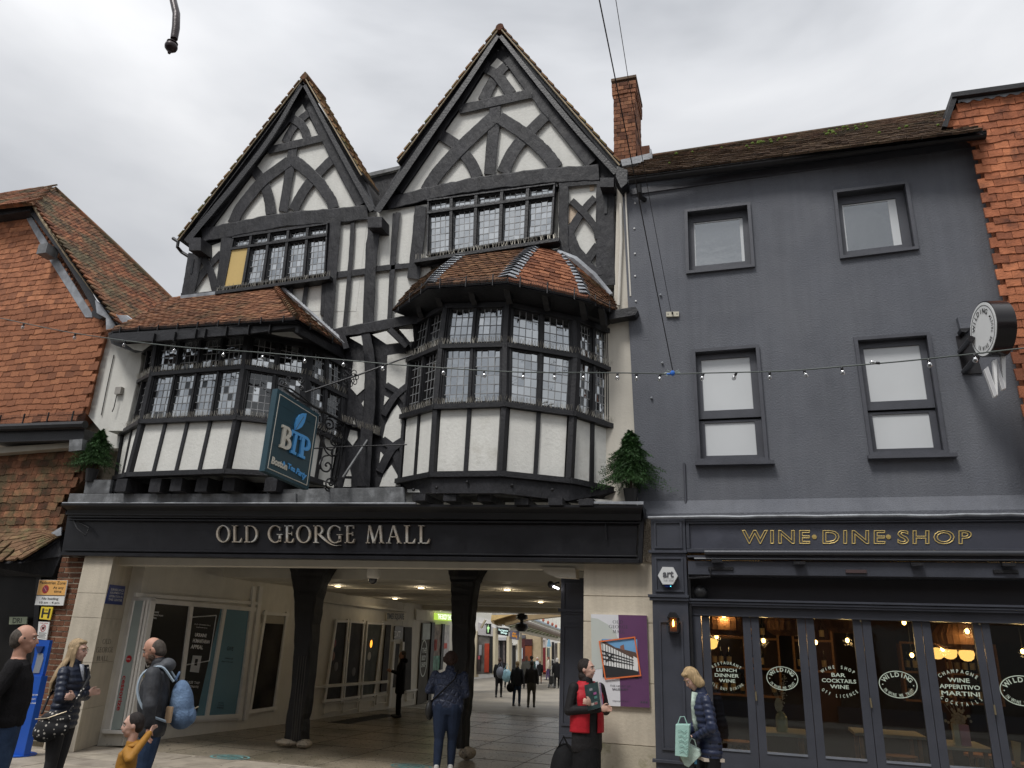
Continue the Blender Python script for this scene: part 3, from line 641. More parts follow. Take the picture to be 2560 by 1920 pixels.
# --- bay windows
def bay(S, Ys, rows, divs, keyb, lower=None, us=None, darks=None):
    """rows: dict name -> list of sheet points at each plan vertex; Ys depth per vertex"""
    R = {k: [S(u, v, y) for (u, v), y in zip(r, Ys)] for k, r in rows.items()}
    nF = len(Ys)-1; C = sum(R['sill'], Vector())/len(Ys); inn = Vector((C.x, YW+.4, 0))
    def rail(key, h, out_, nm='bay_rail', dz=0):
        for i in range(nF):
            a, b = R[key][i], R[key][i+1]; d = (b-a); n = Vector((d.y, -d.x, 0)).normalized()
            if n.y > 0: n = -n
            a2, b2 = a+n*out_, b+n*out_; A = a+(a2-a)*1.0; mb = MB(); hz = Vector((0, 0, h/2)); z = Vector((0, 0, dz+.001*i))
            dd = d.normalized()*out_*.45
            mb.hexa([a2-hz+z-dd, b2-hz+z+dd, b2+hz*.4+z+dd, a2+hz*.4+z-dd, a-n*.08-hz+z, b-n*.08-hz+z, b-n*.08+hz+z, a-n*.08+hz+z]); mb.build(nm, TIMBERW, og)
    rail('head', .10, .055); rail('tran', .085, .055); rail('sill', .095, .075); rail('base', .10, .07)
    for i in range(len(Ys)):      # corner posts
        for ka, kb in (('head', 'tran'), ('tran', 'sill'), ('sill', 'base')):
            a, b = R[ka][i], R[kb][i]; mb = MB(); r = .05 if 0 < i < nF else .035
            mb.tube([a, b], r*1.25, 6); mb.build('bay_post', TIMBERW, og)
    for i in range(nF):
        nl = divs[i]; L0 = (R['sill'][i+1]-R['sill'][i]).length; e = .045/L0; g = .019/L0
        for (ka, kb, rr) in (('head', 'tran', rows_up), ('tran', 'sill', rows_lo)):
            q = [R[ka][i], R[ka][i+1], R[kb][i+1], R[kb][i]]; H = (q[3]-q[0]).length; f = .045/H
            mb = MB(); bnd = [e+(1-2*e)*k/nl for k in range(nl+1)]
            for k, u in enumerate(bnd): qbox(mb, q, max(0, u-g), min(1, u+g), f*.5, 1-f*.5, .028+.001*k, .04)
            qbox(mb, q, 0, 1, 0, f*.7, .02, .04); qbox(mb, q, 0, 1, 1-f*.7, 1, .02, .04); fr = mb.build('window_frame', TIMBERW, og)
            for k in range(nl):
                a, b = bnd[k]+g*1.6, bnd[k+1]-g*1.6; qq = [bil(q, a, f), bil(q, b, f), bil(q, b, 1-f), bil(q, a, 1-f)]
                c2 = MB()
                for x in ((-.04, .03, -.02, 1.02), (.97, 1.04, -.02, 1.02), (-.04, 1.04, -.02, .02), (-.04, 1.04, .98, 1.02)): qbox(c2, qq, *x, .012, .03)
                c2.build('casement', TIMBERW, fr)
                dk = darks(i, ka, k) if darks else 0
                leaded(fr, qq, cols_of(i), rr, 'og', 380, darkp=dk)
        q = [R['sill'][i], R['sill'][i+1], R['base'][i+1], R['base'][i]]; nb = (lower or divs)[i]; H = (q[3]-q[0]).length; f = .05/H
        for k in range(nb):
            a, b = e+(1-2*e)*k/nb+g*1.3, e+(1-2*e)*(k+1)/nb-g*1.3
            mb = MB(); qbox(mb, q, a, b, f, 1-f*.8, .0, .03); mb.build('plaster_panel', PLASTER, og)
        for k in range(1, nb):
            u = e+(1-2*e)*k/nb; mb = MB(); qbox(mb, q, u-g*1.5, u+g*1.5, f*.6, 1-f*.6, .024, .03); mb.build('timber', TIMBERW, og)
        mb = MB(); q0 = [R['head'][i], R['head'][i+1], R['base'][i+1], R['base'][i]]; qbox(mb, q0, 0, 1, 0, 1, -.075, .085); mb.build('bay_backing', TIMBER, og)
        for key in ('tran', 'sill'):
            a, b = R[key][i], R[key][i+1]; d = b-a; n = Vector((d.y, -d.x, 0)).normalized(); n = -n if n.y > 0 else n
            spikes(og, a+n*.045+Vector((0, 0, .02)), b+n*.045+Vector((0, 0, .02)), int(d.length/.035), .09, out=n)
    return R
rows_up, rows_lo = 4, 6
cols_of = lambda i: 4
RB = bay(S5, [9.6, 9.0, 8.85, 9.15, 9.6], dict(
    head=[(238, 492), (420, 392), (782, 382), (1180, 468), (1382, 545)], tran=[(200, 712), (390, 632), (770, 622), (1185, 690), (1388, 772)],
    sill=[(170, 1045), (360, 990), (765, 975), (1165, 1030), (1392, 1105)], base=[(142, 1425), (335, 1388), (740, 1383), (1145, 1425), (1398, 1478)]), [2, 2, 2, 2], 'r',
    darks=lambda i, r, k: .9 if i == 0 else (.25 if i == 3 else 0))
LB = bay(S4, [9.6, 9.0, 8.85, 9.15, 9.6], dict(
    head=[(275, 560), (400, 455), (1075, 400), (1515, 490), (1790, 640)], tran=[(235, 770), (365, 700), (1045, 645), (1500, 722), (1785, 862)],
    sill=[(145, 1135), (290, 1050), (990, 1020), (1480, 1075), (1760, 1200)], base=[(95, 1465), (190, 1440), (905, 1415), (1430, 1440), (1700, 1530)]), [2, 4, 2, 2], 'l',
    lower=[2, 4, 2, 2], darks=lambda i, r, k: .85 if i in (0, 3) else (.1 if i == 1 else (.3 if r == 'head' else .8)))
# wedge-shaped timber beams under the bays
def prismring(S, top, bot, Ys, m, nm, lip=0):
    for i in range(len(Ys)-1):
        a, b = S(*top[i], Ys[i]), S(*top[i+1], Ys[i+1]); c, d = S(*bot[i+1], Ys[i+1]), S(*bot[i], Ys[i]); n = qn([a, b, c, d])
        mb = MB(); mb.hexa([d, c, b, a, d-n*.12, c-n*.12, b-n*.12, a-n*.12]); mb.build(nm, m, og)
prismring(S5, [(160, 1445), (330, 1405), (740, 1400), (1145, 1445), (1430, 1490)], [(185, 1500), (330, 1500), (740, 1500), (1140, 1545), (1270, 1560)], [9.55, 8.98, 8.83, 9.13, 9.55], TIMBER, 'bay_beam')
mb = MB()
for u, v in ((358, 1468), (540, 1434), (706, 1462), (805, 1453), (1045, 1480), (222, 1480)): mb.ell(S5(u, v, 8.87), (.022, .022, .022), 8, 6)
mb.build('bolt_head', IRON, og, kind='stuff')
def slabpts(S, pts, Ys, h, m, nm):
    top = [S(u, v, y) for (u, v), y in zip(pts, Ys)]; mb = MB(); mb.prism(top, (0, 0, h)); return mb.build(nm, m, og)
slabpts(S5, [(185, 1495), (330, 1495), (740, 1495), (1140, 1540), (1400, 1560)], [9.5, 9.02, 8.9, 9.18, 9.5], .04, PLASTER, 'bay_floor')
slabpts(S4, [(100, 1468), (200, 1445), (905, 1420), (1430, 1450), (1700, 1540)], [9.5, 9.02, 8.9, 9.18, 9.5], .04, PLASTER, 'bay_floor')
for i, u in enumerate((150, 395, 545, 730, 925, 1230)):      # joist ends below left bay
    mb = MB(); a = S4(u-30, 1455-i*4, 8.98); mb.box(a.x, a.x+.2, 8.93+.01*i, 9.6, a.z-.24-.01*(i % 2), a.z-.05); mb.build('joist', TIMBER, og)
for i, u in enumerate((260, 440, 640, 860, 1060, 1240)):
    mb = MB(); a = S5(u, 1500+(20 if u > 800 else 0), 8.98); mb.box(a.x-.09, a.x+.09, 8.96+.01*i, 9.6, a.z-.10, a.z-.012*(i % 2)-.01); mb.build('joist', TIMBER, og)
mb = MB(); a = S4(90, 1480, 9.5); b = S4(1300, 1560, 9.5); mb.box(a.x, b.x, 9.44, 9.58, b.z, a.z); mb.build('sill_beam', TIMBER, og)
# soffit + frieze under the roofs
def eave(S, vin, vout, Yin, Yout, rail_m=TIMBERW, drop=.0):
    for i in range(len(Yin)-1):
        a, b = S(*vin[i], Yin[i]), S(*vin[i+1], Yin[i+1]); c, d = S(*vout[i+1], Yout[i+1]), S(*vout[i], Yout[i])
        mb = MB(); up = Vector((0, 0, .05)); mb.hexa([a, b, c, d, a+up, b+up, c+up, d+up]); mb.build('eaves_soffit', rail_m, og)
# right bay roof
ri = [(238, 475), (420, 378), (782, 368), (1180, 452), (1382, 530)]
ro = [(105, 425), (305, 275), (775, 245), (1258, 352), (1425, 428)]
Yi, Yo = [9.6, 8.98, 8.83, 9.13, 9.6], [9.45, 8.55, 8.38, 8.75, 9.45]
eave(S5, ri, ro, Yi, Yo)
Yt = [9.56, 9.56, 9.56, 9.56, 9.56]
tops = [(430, 140), (505, 92), (960, 50), (1085, 80), (1385, 325)]
mids = [(240, 262), (378, 190), (868, 128), (1190, 205), (1410, 372)]
Ym = [9.5, 9.0, 8.9, 9.1, 9.5]
cnt = [0]; CT = {}
def facet(S, i, ro, mids, tops, Yo, Ym, Yt):
    E = [S(*ro[i], Yo[i]), S(*ro[i+1], Yo[i+1])]; Mm = [S(*mids[i], Ym[i]), S(*mids[i+1], Ym[i+1])]; Tt = [S(*tops[i], Yt[i]), S(*tops[i+1], Yt[i+1])]
    def Sf(u, v):
        w0, w1, w2 = 2*(v-.5)*(v-1), -4*v*(v-1), 2*v*(v-.5)
        return lerp(E[0], E[1], u)*w0+lerp(Mm[0], Mm[1], u)*w1+lerp(Tt[0], Tt[1], u)*w2
    return Sf
FAC = [facet(S5, i, ro, mids, tops, Yo, Ym, Yt) for i in range(4)]
def deck(Sf, m=TIMBER, nu=4, nv=8, dz=.035):
    mb = MB(); vs = [Sf(i/nu, j/nv) for j in range(nv+1) for i in range(nu+1)]; lo = [v-Vector((0, -.02, dz)) for v in vs]; k = len(vs)
    fs = [(j*(nu+1)+i, j*(nu+1)+i+1, (j+1)*(nu+1)+i+1, (j+1)*(nu+1)+i) for j in range(nv) for i in range(nu)]
    mb.add(vs+lo, fs+[tuple(k+a for a in f) for f in fs]); return mb.build('roof_deck', m, og)
for i, (Sf, m_, tw) in enumerate(zip(FAC, (TILEM, TILER, TILE, TILER), (.15, .13, .145, .14))):
    deck(Sf); tiles(og, Sf, 14, tw, m_ if i != 2 else mat('red_roof_tile', (.32, .138, .08), .85, .25, 8, .7, 40, .2, rnd=.5, c2=(.14, .075, .045), c2s=5, c2t=.6), limit=300, counter=cnt, th=.02, lap=1.45, jit=.09, wob=.12)
for i in (1, 2, 3):      # lead soakers on the hips, tile by tile
    for r in range(14):
        v = (r+.5)/14; mb = MB(); a = FAC[i](0, v); l_ = FAC[i-1](.88 if i < 3 else .9, v); r2 = FAC[i](.12, v); t0 = FAC[i](0, v+.075); l2 = FAC[i-1](.9, v+.075); r3 = FAC[i](.1, v+.075); up = Vector((0, -.022, .03))
        mb.hexa([l_+up*1.35, a+up*1.9, a+up*1.7, l_+up*1.1, l2+up*.8, t0+up*1.1, t0+up*.9, l2+up*.6]); mb.hexa([a+up*1.9, r2+up*1.35, r2+up*1.1, a+up*1.7, t0+up*1.1, r3+up*.8, r3+up*.6, t0+up*.9]); mb.build('lead_soaker', LEAD, og)
mb = MB(); mb.tube([S5(1080, 75, 9.52), S5(1180, 120, 9.5), S5(1290, 215, 9.5), S5(1390, 330, 9.5)], [.045, .06, .06, .05], 6); mb.build('lead_flashing', LEAD, og)
# corbels under eaves
for (u, v), y in zip([(255, 400), (368, 330), (570, 318), (780, 310), (1005, 350), (1228, 405), (1345, 470)], [9.2, 8.85, 8.72, 8.62, 8.75, 8.9, 9.2]):
    p = S5(u, v, y); mb = MB(); mb.prism([p+Vector((-.04, -.16, .09)), p+Vector((-.04, .12, .09)), p+Vector((-.04, .12, -.12)), p+Vector((-.04, .02, -.07)), p+Vector((-.04, -.05, .0))], (.08, 0, 0)); mb.build('eaves_bracket', TIMBERW, og)
# gutter guard mesh round the bay eaves
def guard(pts, h=.12, post=.36):
    mb = MB(); seg = [(pts[i], pts[i+1]) for i in range(len(pts)-1)]
    for a, b in seg:
        n = int((b-a).length/.022)
        for k in range(n+1): p = lerp(a, b, k/n); mb.add([p, p+Vector((.003, 0, 0)), p+Vector((.003, -.012, h)), p+Vector((0, -.012, h))], [(0, 1, 2, 3)])
        for k in range(6): z = Vector((0, -.002*k, h*k/5)); mb.add([a+z, b+z, b+z+Vector((0, 0, .003)), a+z+Vector((0, 0, .003))], [(0, 1, 2, 3)])
        m = max(1, int((b-a).length/post))
        for k in range(m): p = lerp(a, b, (k+.5)/m); mb.box(p.x-.007, p.x+.007, p.y-.02, p.y, p.z-.03, p.z+h+.02)
    return mb
guard([S5(u, v+8, y-.04) for (u, v), y in zip(ro, Yo)], .11).build('leaf_guard', IRON, og, kind='stuff')
# left bay roof: one long slope and a hip to the right
Lo = [S4(20, 385, 8.62), S4(1430, 290, 8.38), S4(1770, 500, 9.5)]
Lt = [S4(500, 140, 9.56), S4(1270, 62, 9.56)]
def Lf(u, v): a = lerp(Lo[0], Lo[1], u); b = lerp(Lt[0], Lt[1], u); return lerp(a, b, v)+Vector((0, 0, .03*math.sin(3.14*v)*-1))
def Rf(u, v): a = lerp(Lo[1], Lo[2], u); return lerp(a, lerp(Lt[1], Lt[1]+Vector((.15, .02, -.1)), u), v)
deck(Lf, nu=8); deck(Rf)
tiles(og, Lf, 19, .125, mat('bay_roof_tile', (.22, .108, .064), .85, .3, 8, .7, 40, .2, rnd=.5, c2=(.12, .08, .05), c2s=4, c2t=.56), limit=0, th=.02, lap=1.5, jit=.07, wob=.12)
tiles(og, Rf, 19, .14, TILER, limit=0, th=.02, lap=1.5, jit=.07)
for r in range(19):
    a, b = lerp(Lo[1], Lt[1], (r+.2)/19), lerp(Lo[1], Lt[1], (r+1.5)/19); mb = MB(); mb.tube([a+Vector((0, -.015, .03)), b+Vector((0, -.01, .02))], [.052, .036], 7); mb.build('hip_tile', TILER, og, smooth=True)
mb = MB(); n_ = 24
for i in range(n_):
    a = lerp(Lt[1]+Vector((.1, -.03, .02)), Lo[2]+Vector((.06, -.05, .04)), i/n_); b = lerp(Lt[1]+Vector((.1, -.03, .02)), Lo[2]+Vector((.06, -.05, .04)), (i+1)/n_); mb.tube([a+Vector((0, 0, .008)), b], [.035, .03], 5)
mb.build('lead_flashing', LEAD, og)
eave(S4, [(275, 545), (400, 440), (1075, 388), (1515, 478), (1790, 625)], [(60, 470), (60, 405), (1420, 318), (1500, 350), (1750, 505)], [9.6, 8.98, 8.83, 9.13, 9.6], [9.5, 8.66, 8.42, 8.66, 9.5])
poly(og, S4, [(60, 395), (1425, 305), (1420, 350), (1090, 395), (400, 450), (60, 455)], 8.52, .04, TIMBERW, 'eaves_fascia')
mb = MB(); a, b = S4(1425, 310, 8.48), S4(1760, 505, 9.5); h = Vector((0, 0, -.16)); d = Vector((.03, .03, 0)); mb.hexa([a, b, b+h, a+h, a+d, b+d, b+d+h, a+d+h]); mb.build('eaves_fascia', TIMBERW, og)
poly(og, S4, [(1215, 392), (1395, 382), (1470, 435), (1300, 412)], 8.80, .01, PLASTER, 'soffit_panel')
mb = MB()
for u, v in ((375, 405), (530, 395), (685, 375), (755, 372), (912, 355), (1078, 345), (1235, 330)): a = S4(u, v, 8.46); mb.box(a.x-.008, a.x+.008, 8.44, 8.5, a.z-.13, a.z+.02)
mb.build('gutter_bracket', IRON, og, kind='stuff')
mb = MB(); mb.prism([S4(575, 120, 9.5), S4(1270, 40, 9.5), S4(1290, 62, 9.5), S4(575, 142, 9.5)], (0, -.03, 0)); mb.build('lead_flashing', LEAD, og)
guard([S4(55, 385, 8.56), S4(1415, 296, 8.32)], .05).build('leaf_guard', IRON, og, kind='stuff')
guard([S4(1440, 300, 8.40), S4(1775, 505, 9.45)], .05).build('leaf_guard', IRON, og, kind='stuff')
# --- recess wall between the two bays: braces with white lattice
black = poly(og, S21, [(640, 330), (720, 60), (1400, 60), (1300, 1620), (300, 1620)], YW+.02, .012, TIMBER, 'recess_boarding')
whites = [[(802, 326), (916, 326), (930, 430), (918, 590), (838, 662), (778, 595), (790, 430)], [(1140, 270), (1250, 252), (1380, 260), (1366, 420), (1352, 545), (1255, 610), (1128, 545)],
    [(1112, 668), (1156, 692), (1103, 762)], [(1235, 755), (1270, 810), (1315, 960), (1303, 1082), (1195, 1152), (1095, 1080), (1120, 960), (1180, 830)], [(905, 715), (902, 775), (885, 745)],
    [(808, 910), (830, 980), (790, 975)], [(775, 1003), (840, 1020), (845, 1090), (795, 1162), (745, 1100)], [(1072, 1222), (1110, 1265), (1060, 1332)], [(1180, 1352), (1235, 1450), (1270, 1565), (1060, 1565), (1100, 1450)],
    [(768, 1395), (785, 1462), (730, 1462)], [(722, 1488), (780, 1490), (780, 1568), (703, 1568)], [(1340, 655), (1338, 700), (1320, 680)], [(425, 1100), (436, 1080), (415, 1330), (388, 1500), (368, 1500)]]
for w_ in whites: poly(og, S21, w_, YW+.006, .012, PLASTER, 'plaster_panel', back=.0)
T(S21, [(915, 30), (960, 300), (965, 700), (930, 1100), (900, 1565)], (96, 130), .10, jit=3)
T(S21, [(690, 60), (735, 200)], 60, .16); T(S21, [(1160, 10), (1240, 90), (1330, 180)], 60, .16)
poly(og, S21, [(990, 65), (1130, 30), (1250, 145), (1130, 160)], YW-.25, .02, PLASTER, 'soffit_panel'); poly(og, S21, [(765, 95), (880, 75), (895, 170)], YW-.25, .02, PLASTER, 'soffit_panel')
poly(og, S21, [(1255, 12), (1390, 12), (1400, 130), (1360, 135)], YW-.25, .02, PLASTER, 'soffit_panel')
T(S21, [(700, 930), (860, 975), (1070, 1060)], 20, .09); spikes(og, S21(690, 915, YW-.1), S21(830, 965, YW-.1), 12); spikes(og, S21(850, 990, YW-.1), S21(1070, 1060, YW-.1), 22, .12)
T(S21, [(1128, 560), (1250, 640), (1340, 760)], 60, .02); T(S21, [(1350, 560), (1220, 670), (1100, 860)], 60, .03); T(S21, [(1090, 1100), (1200, 1200), (1270, 1400)], 80, .02); T(S21, [(1300, 1110), (1180, 1200), (1060, 1420)], 80, .03)
# lead flashing and the plain white cheek walls
CHEEK = mat('cheek_plaster', (.70, .69, .64), .85, .04, 3, .3, 24, .2, c2=(.50, .47, .38), c2s=2.2, c2t=.66, streak=.1)
poly(og, S3, [(640, 985), (700, 1060), (770, 1080), (840, 1070), (835, 1160), (725, 1560), (700, 1660), (560, 1660), (600, 1560), (500, 1440), (560, 1200), (610, 985)], 9.62, .02, CHEEK, 'cheek_wall', back=.2)
poly(og, S3, [(775, 1072), (842, 1072), (838, 1160), (745, 1560), (640, 1560), (690, 1330)], 9.60, .20, CHEEK, 'cheek_buttress', bevel=.02)
poly(og, D, [(195, 1035), (300, 1045), (330, 1080), (180, 1075)], 9.5, .1, TIMBER, 'sill_beam')
poly(og, S3, [(640, 975), (905, 960), (1000, 1000), (960, 1050), (770, 1080), (660, 1040)], 9.2, .12, TIMBERW, 'eaves_beam')
poly(og, S3, [(745, 1045), (905, 1035), (840, 1085), (790, 1075)], 9.04, .01, PLASTER, 'soffit_panel')
poly(og, S3, [(560, 780), (690, 868), (750, 870), (795, 905), (700, 945), (650, 968), (625, 960), (625, 890), (570, 860)], 9.25, .05, LEAD, 'lead_flashing', bevel=.02)
# right-hand corner: white strip, small eaves shelf
poly(og, D, [(1333, 400), (1365, 420), (1374, 660), (1378, 1080), (1306, 1085), (1306, 700), (1326, 660)], 9.56, .02, mat('cream_strip', (.66, .62, .54), .8, .04, 3, .15, 30, .2, c2=(.5, .42, .33), c2s=2, c2t=.68, streak=.1), 'corner_strip', back=.3)
poly(og, D, [(1313, 672), (1372, 662), (1378, 670), (1372, 680), (1316, 690)], 9.5, .16, TIMBERW, 'eaves_shelf')
mb = MB(); mb.tube([D(1341, 440, 9.5), D(1342, 520, 9.5), D(1336, 660, 9.5)], .022, 8); mb.build('downpipe', CREAM, og)
mb = MB(); mb.tube([D(1350, 395, 9.45), D(1362, 640, 9.5)], .012, 6); mb.build('cable', CREAM, og)
# left end gutter bracket & pipe
mb = MB(); mb.tube([S1(75, 1280, YB), S1(105, 1300, YB), S1(100, 1330, YB), S1(125, 1360, YB+.1), S1(165, 1385, YW)], .03, 8); mb.build('gutter_spout', IRON, og)
mb = MB(); a = S3(690, 1300, 9.35); b = a+Vector((0, 0, .0)); mb.box(a.x-.0, a.x+.12, 9.33, 9.40, a.z-.12, a.z); mb.build('junction_plate', mat('zinc_plate', (.35, .33, .3), .5), og)
mb = MB(); mb.tube([S3(692, 1345, 9.33), S3(675, 1420, 9.33), S3(664, 1445, 9.33)], .008, 5); mb.tube([S3(675, 1108, 9.58), S3(635, 1290, 9.58), S3(600, 1465, 9.58)], .008, 5); mb.build('cable', IRON, og)
# ================================================================ ground
GR = mat('street_base', (.20, .19, .17), .9, .2, 3, .3, 30)
mb = MB(); mb.box(-90, 90, -60, 140, -.5, -.012); o = mb.build('ground', GR); o['kind'] = 'structure'
SLAB = mat('paving_slab', (.36, .33, .28), .7, .18, 3.5, .4, 28, .4, rnd=.26, c2=(.19, .17, .14), c2s=2.2, c2t=.58)
pav = MB().box(-22, 12, -3, 9.98, -.3, -.010).build('pavement', mat('paving_joint', (.10, .095, .085), .95), kind='structure')
rx = random.Random(3); y = 7.2
while y < 9.9:
    h = .45; x = -13-rx.random()*.6
    while x < 4:
        w_ = rx.choice((.6, .75, .9)); mb = MB(); z = rx.uniform(-.003, .003)
        x0, x1, y0, y1 = x+.006, x+w_-.006, y+.006, min(y+h, 9.96)-.006
        mb.prism([(x0, y0, z), (x1, y0, z), (x1, y1, z), (x0, y1, z)], (0, 0, -.03), .004)
        mb.build('paving_slab', SLAB, pav); x += w_
    y += h
AFL = mat('arcade_floor', (.32, .275, .21), .30, .2, 1.2, .22, 16, .5, c2=(.16, .14, .10), c2s=.9, c2t=.52)
MB().box(-9.4, -1.9, 9.98, 19.6, -.25, -.002).build('arcade_floor', AFL, kind='structure')
MFL = mat('mall_paving', (.27, .24, .195), .6, .12, 1.2, .2, 16, .45, c2=(.20, .18, .15), c2s=.8, c2t=.58)
MB().box(-30, 6, 19.63, 75, -.25, -.004).build('mall_paving', MFL, kind='structure')
MB().box(-9.2, -1.9, 19.55, 19.68, -.05, .004).build('pale_floor_strip', mat('pale_strip', (.62, .6, .56), .6), kind='structure')  # pale strip across the floor where arcade floor and mall paving meet
# drain gratings and inlaid medallions
t_ = thing('drain_cover', 'dark iron drain grating set in the arcade floor beside the shop wall', 'drain cover', (-8.3, 16.2, 0))
mb = MB()
for i in range(12): mb.box(-8.45, -8.05, 15.1+i*.2, 15.2+i*.2, 0, .006)
mb.build('grating', IRON, t_); mb = MB(); mb.box(-8.49, -8.01, 15.02, 17.5, -.01, .002); mb.build('frame', IRON, t_)
for px, lb in (((575, 1893), 'worn blue stencil disc on the floor at the left of the mall entrance'), ((1028, 1916), 'worn turquoise stencil disc on the floor by the woman in the blue jacket')):
    c = PZ(px[0], px[1]); mb = MB()
    for r in (.30, .2): 
        vs, fs = ring(c.x, c.y, r, r*.7, .035, .035); mb.add([Vector((v.x, v.y, .0035)) for v in vs], fs)
    for i in range(5): mb.box(c.x-.13+i*.055, c.x-.10+i*.055, c.y-.05, c.y+.06, .001, .0036)
    tagt(mb.build('floor_sticker', mat('worn_turquoise_print', (.16, .34, .34), .7, .3, 9)), lb, 'floor sticker')
# ================================================================ mall fascia sign
YF = 9.3
fs_ = thing('mall_fascia', 'long black fascia with moulded cornice lettered OLD GEORGE MALL over the passage', 'shop sign', (-5.5, YF, 2.6))
def strip(par, S, a, b, c, d, Y, t, m, nm, bevel=.006, back=.0, **k): return poly(par, S, [a, b, c, d], Y, t, m, nm, back, bevel, **k)
strip(fs_, D, (146, 1112), (1378, 1112), (1374, 1212), (132, 1199), YF+.03, .03, BLACKP, 'fascia_board', back=.4)
for i, (v0, v1, w0, w1, t, x0, x1) in enumerate(((1097, 1112, 1103, 1119, .12, 141, 1386), (1112, 1118, 1119, 1124, .09, 146, 1384), (1120, 1124, 1127, 1131, .07, 147, 1383), (1186, 1190, 1200, 1204, .05, 136, 1380), (1193, 1200, 1207, 1217, .08, 130, 1381))):
    strip(fs_, D, (x0, v0), (x1, w0), (x1, w1), (x0, v1), YF, t, BLACKP, 'moulding', .01, back=.05)
# cyma of cornice
mb = MB(); a0, b0 = D(133, 1087, YF-.24), D(1388, 1091, YF-.24)
prof = [(0, 0), (0, -.03), (.03, -.05), (.10, -.09), (.13, -.16), (.15, -.17)]
for i in range(len(prof)-1):
    (d1, z1), (d2, z2) = prof[i], prof[i+1]
    mb.add([a0+Vector((d1*.3, d1, z1)), b0+Vector((-d1*.3, d1, z1)), b0+Vector((-d2*.3, d2, z2)), a0+Vector((d2*.3, d2, z2))], [(0, 1, 2, 3)])
for e_ in (a0, b0):
    mb.add([e_+Vector((0, d, z)) for d, z in prof]+[e_+Vector((0, .35, -.17)), e_+Vector((0, .35, 0))], [tuple(range(8))])
mb.add([a0, b0, b0+Vector((0, .35, 0)), a0+Vector((0, .35, 0))], [(0, 1, 2, 3)]); mb.build('cornice', BLACKP, fs_, smooth=False)
strip(fs_, D, (1384, 1100), (1392, 1103), (1387, 1216), (1376, 1216), YF-.002, .06, BLACKP, 'end_block')
# lead capping on top
for k, (u0, u1) in enumerate(((150, 245), (245, 372), (372, 500), (500, 640))):
    strip(fs_, D, (u0, 1066), (u1-1, 1066), (u1-1, 1087), (u0-5, 1086), YF-.14+.002*(k % 2), .05, LEADD, 'lead_sheet', .012)
strip(fs_, D, (578, 1057), (870, 1052), (875, 1086), (572, 1087), YF-.10, .05, LEADD, 'lead_sheet', .012)
strip(fs_, D, (240, 1036), (185, 1036), (180, 1066), (235, 1066), YF+.0, .05, LEADD, 'lead_sheet', .01)
mb = MB(); mb.tube([D(135, 1087, YF-.245)+Vector((0, 0, .005)), D(900, 1088, YF-.245)+Vector((0, 0, .003))], .012, 6); mb.build('lead_drip', LEAD, fs_)
strip(fs_, D, (1265, 1083), (1390, 1083), (1390, 1090), (1265, 1088), YF-.25, .012, LEAD, 'lead_drip')
vs, fs = romantext('OLD GEOrGE MALL', .14)
GOLDL = mat('bronze_letter', (.52, .45, .36), .38, .18, 7, .1, 30, .5, metal=.55, c2=(.72, .72, .68), c2s=5, c2t=.55)
# swash R hangs below the line: fit by cap height
x0 = min(v.x for v in vs); x1 = max(v.x for v in vs); q = [D(471, 1136, YF), D(931, 1136, YF), D(931, 1175, YF), D(471, 1172, YF)]
n = qn(q); f = [bil(q, (v.x-x0)/(x1-x0), 1-v.y)+n*.045 for v in vs]; mb = MB(); ed = {}
for fc in fs:
    for i in range(len(fc)): a, b = fc[i-1], fc[i]; ed[(min(a, b), max(a, b))] = ed.get((min(a, b), max(a, b)), 0)+1
nv = len(f); mb.add(f+[p-n*.035 for p in f], list(fs)+[(a, b, b+nv, a+nv) for (a, b), c in ed.items() if c == 1])
mb.build('lettering', GOLDL, fs_)
mb = MB(); mb.tube([D(158, 1123, YF-.05), D(168, 1143, YF-.12), D(185, 1157, YF-.12), D(192, 1140, YF-.03)], .010, 6); mb.tube([D(158, 1123, YF-.05), D(192, 1140, YF-.04)], .008, 6); mb.tube([D(1308, 1125, YF-.05), D(1310, 1165, YF-.05)], .008, 6); mb.build('iron_hook', IRON, fs_)
# cream beam under the fascia and the passage structure
ar = thing('shopping_arcade', 'covered passage with cream beams and downlights leading into the shopping mall', 'arcade', (-5.5, 12, 0))
BEAM = mat('arcade_cream_beam', (.64, .60, .51), .65, .06, 4, .15, 30, .3)
CEIL = mat('arcade_ceiling', (.42, .39, .34), .8, .1, 3, .15, 20, .2)
zb = P(1290, 1423, 9.6).z
mb = MB(); mb.box(-9.6, -2.0, 9.52, 9.75, zb, zb+.22); mb.build('beam', BEAM, ar)
mb = MB(); mb.box(-9.7, -1.9, 9.72, 11.8, 2.95, 3.05); mb.build('ceiling_panel', CEIL, ar)
def tz(y_, Y): return P(1290, y_, Y).z
mb = MB(); mb.box(-9.5, -1.9, 11.85, 14.2, tz(1454, 11.85), 3.2); mb.build('ceiling_beam', BEAM, ar)
mb = MB(); mb.box(-9.5, -1.9, 14.2, 15.25, 2.78, 3.2); mb.build('ceiling_panel', CEIL, ar)
mb = MB(); mb.box(-9.5, -1.9, 15.25, 18.0, tz(1488, 15.25), 3.2); mb.build('ceiling_beam', BEAM, ar)
mb = MB(); mb.box(-9.5, -1.9, 18.0, 18.6, 2.7, 3.2); mb.build('ceiling_panel', CEIL, ar)
mb = MB(); mb.box(-9.5, -1.9, 18.6, 20.6, tz(1509, 18.6), 3.2); mb.build('ceiling_beam', BEAM, ar)
mb = MB(); mb.box(-9.5, -1.9, 20.6, 21.6, tz(1534, 21.6), 3.2); mb.build('ceiling_beam', BEAM, ar)
mb = MB(); mb.box(-9.5, -1.9, 9.7, 21.6, 3.2, 3.3); mb.build('ceiling_panel', CEIL, ar)
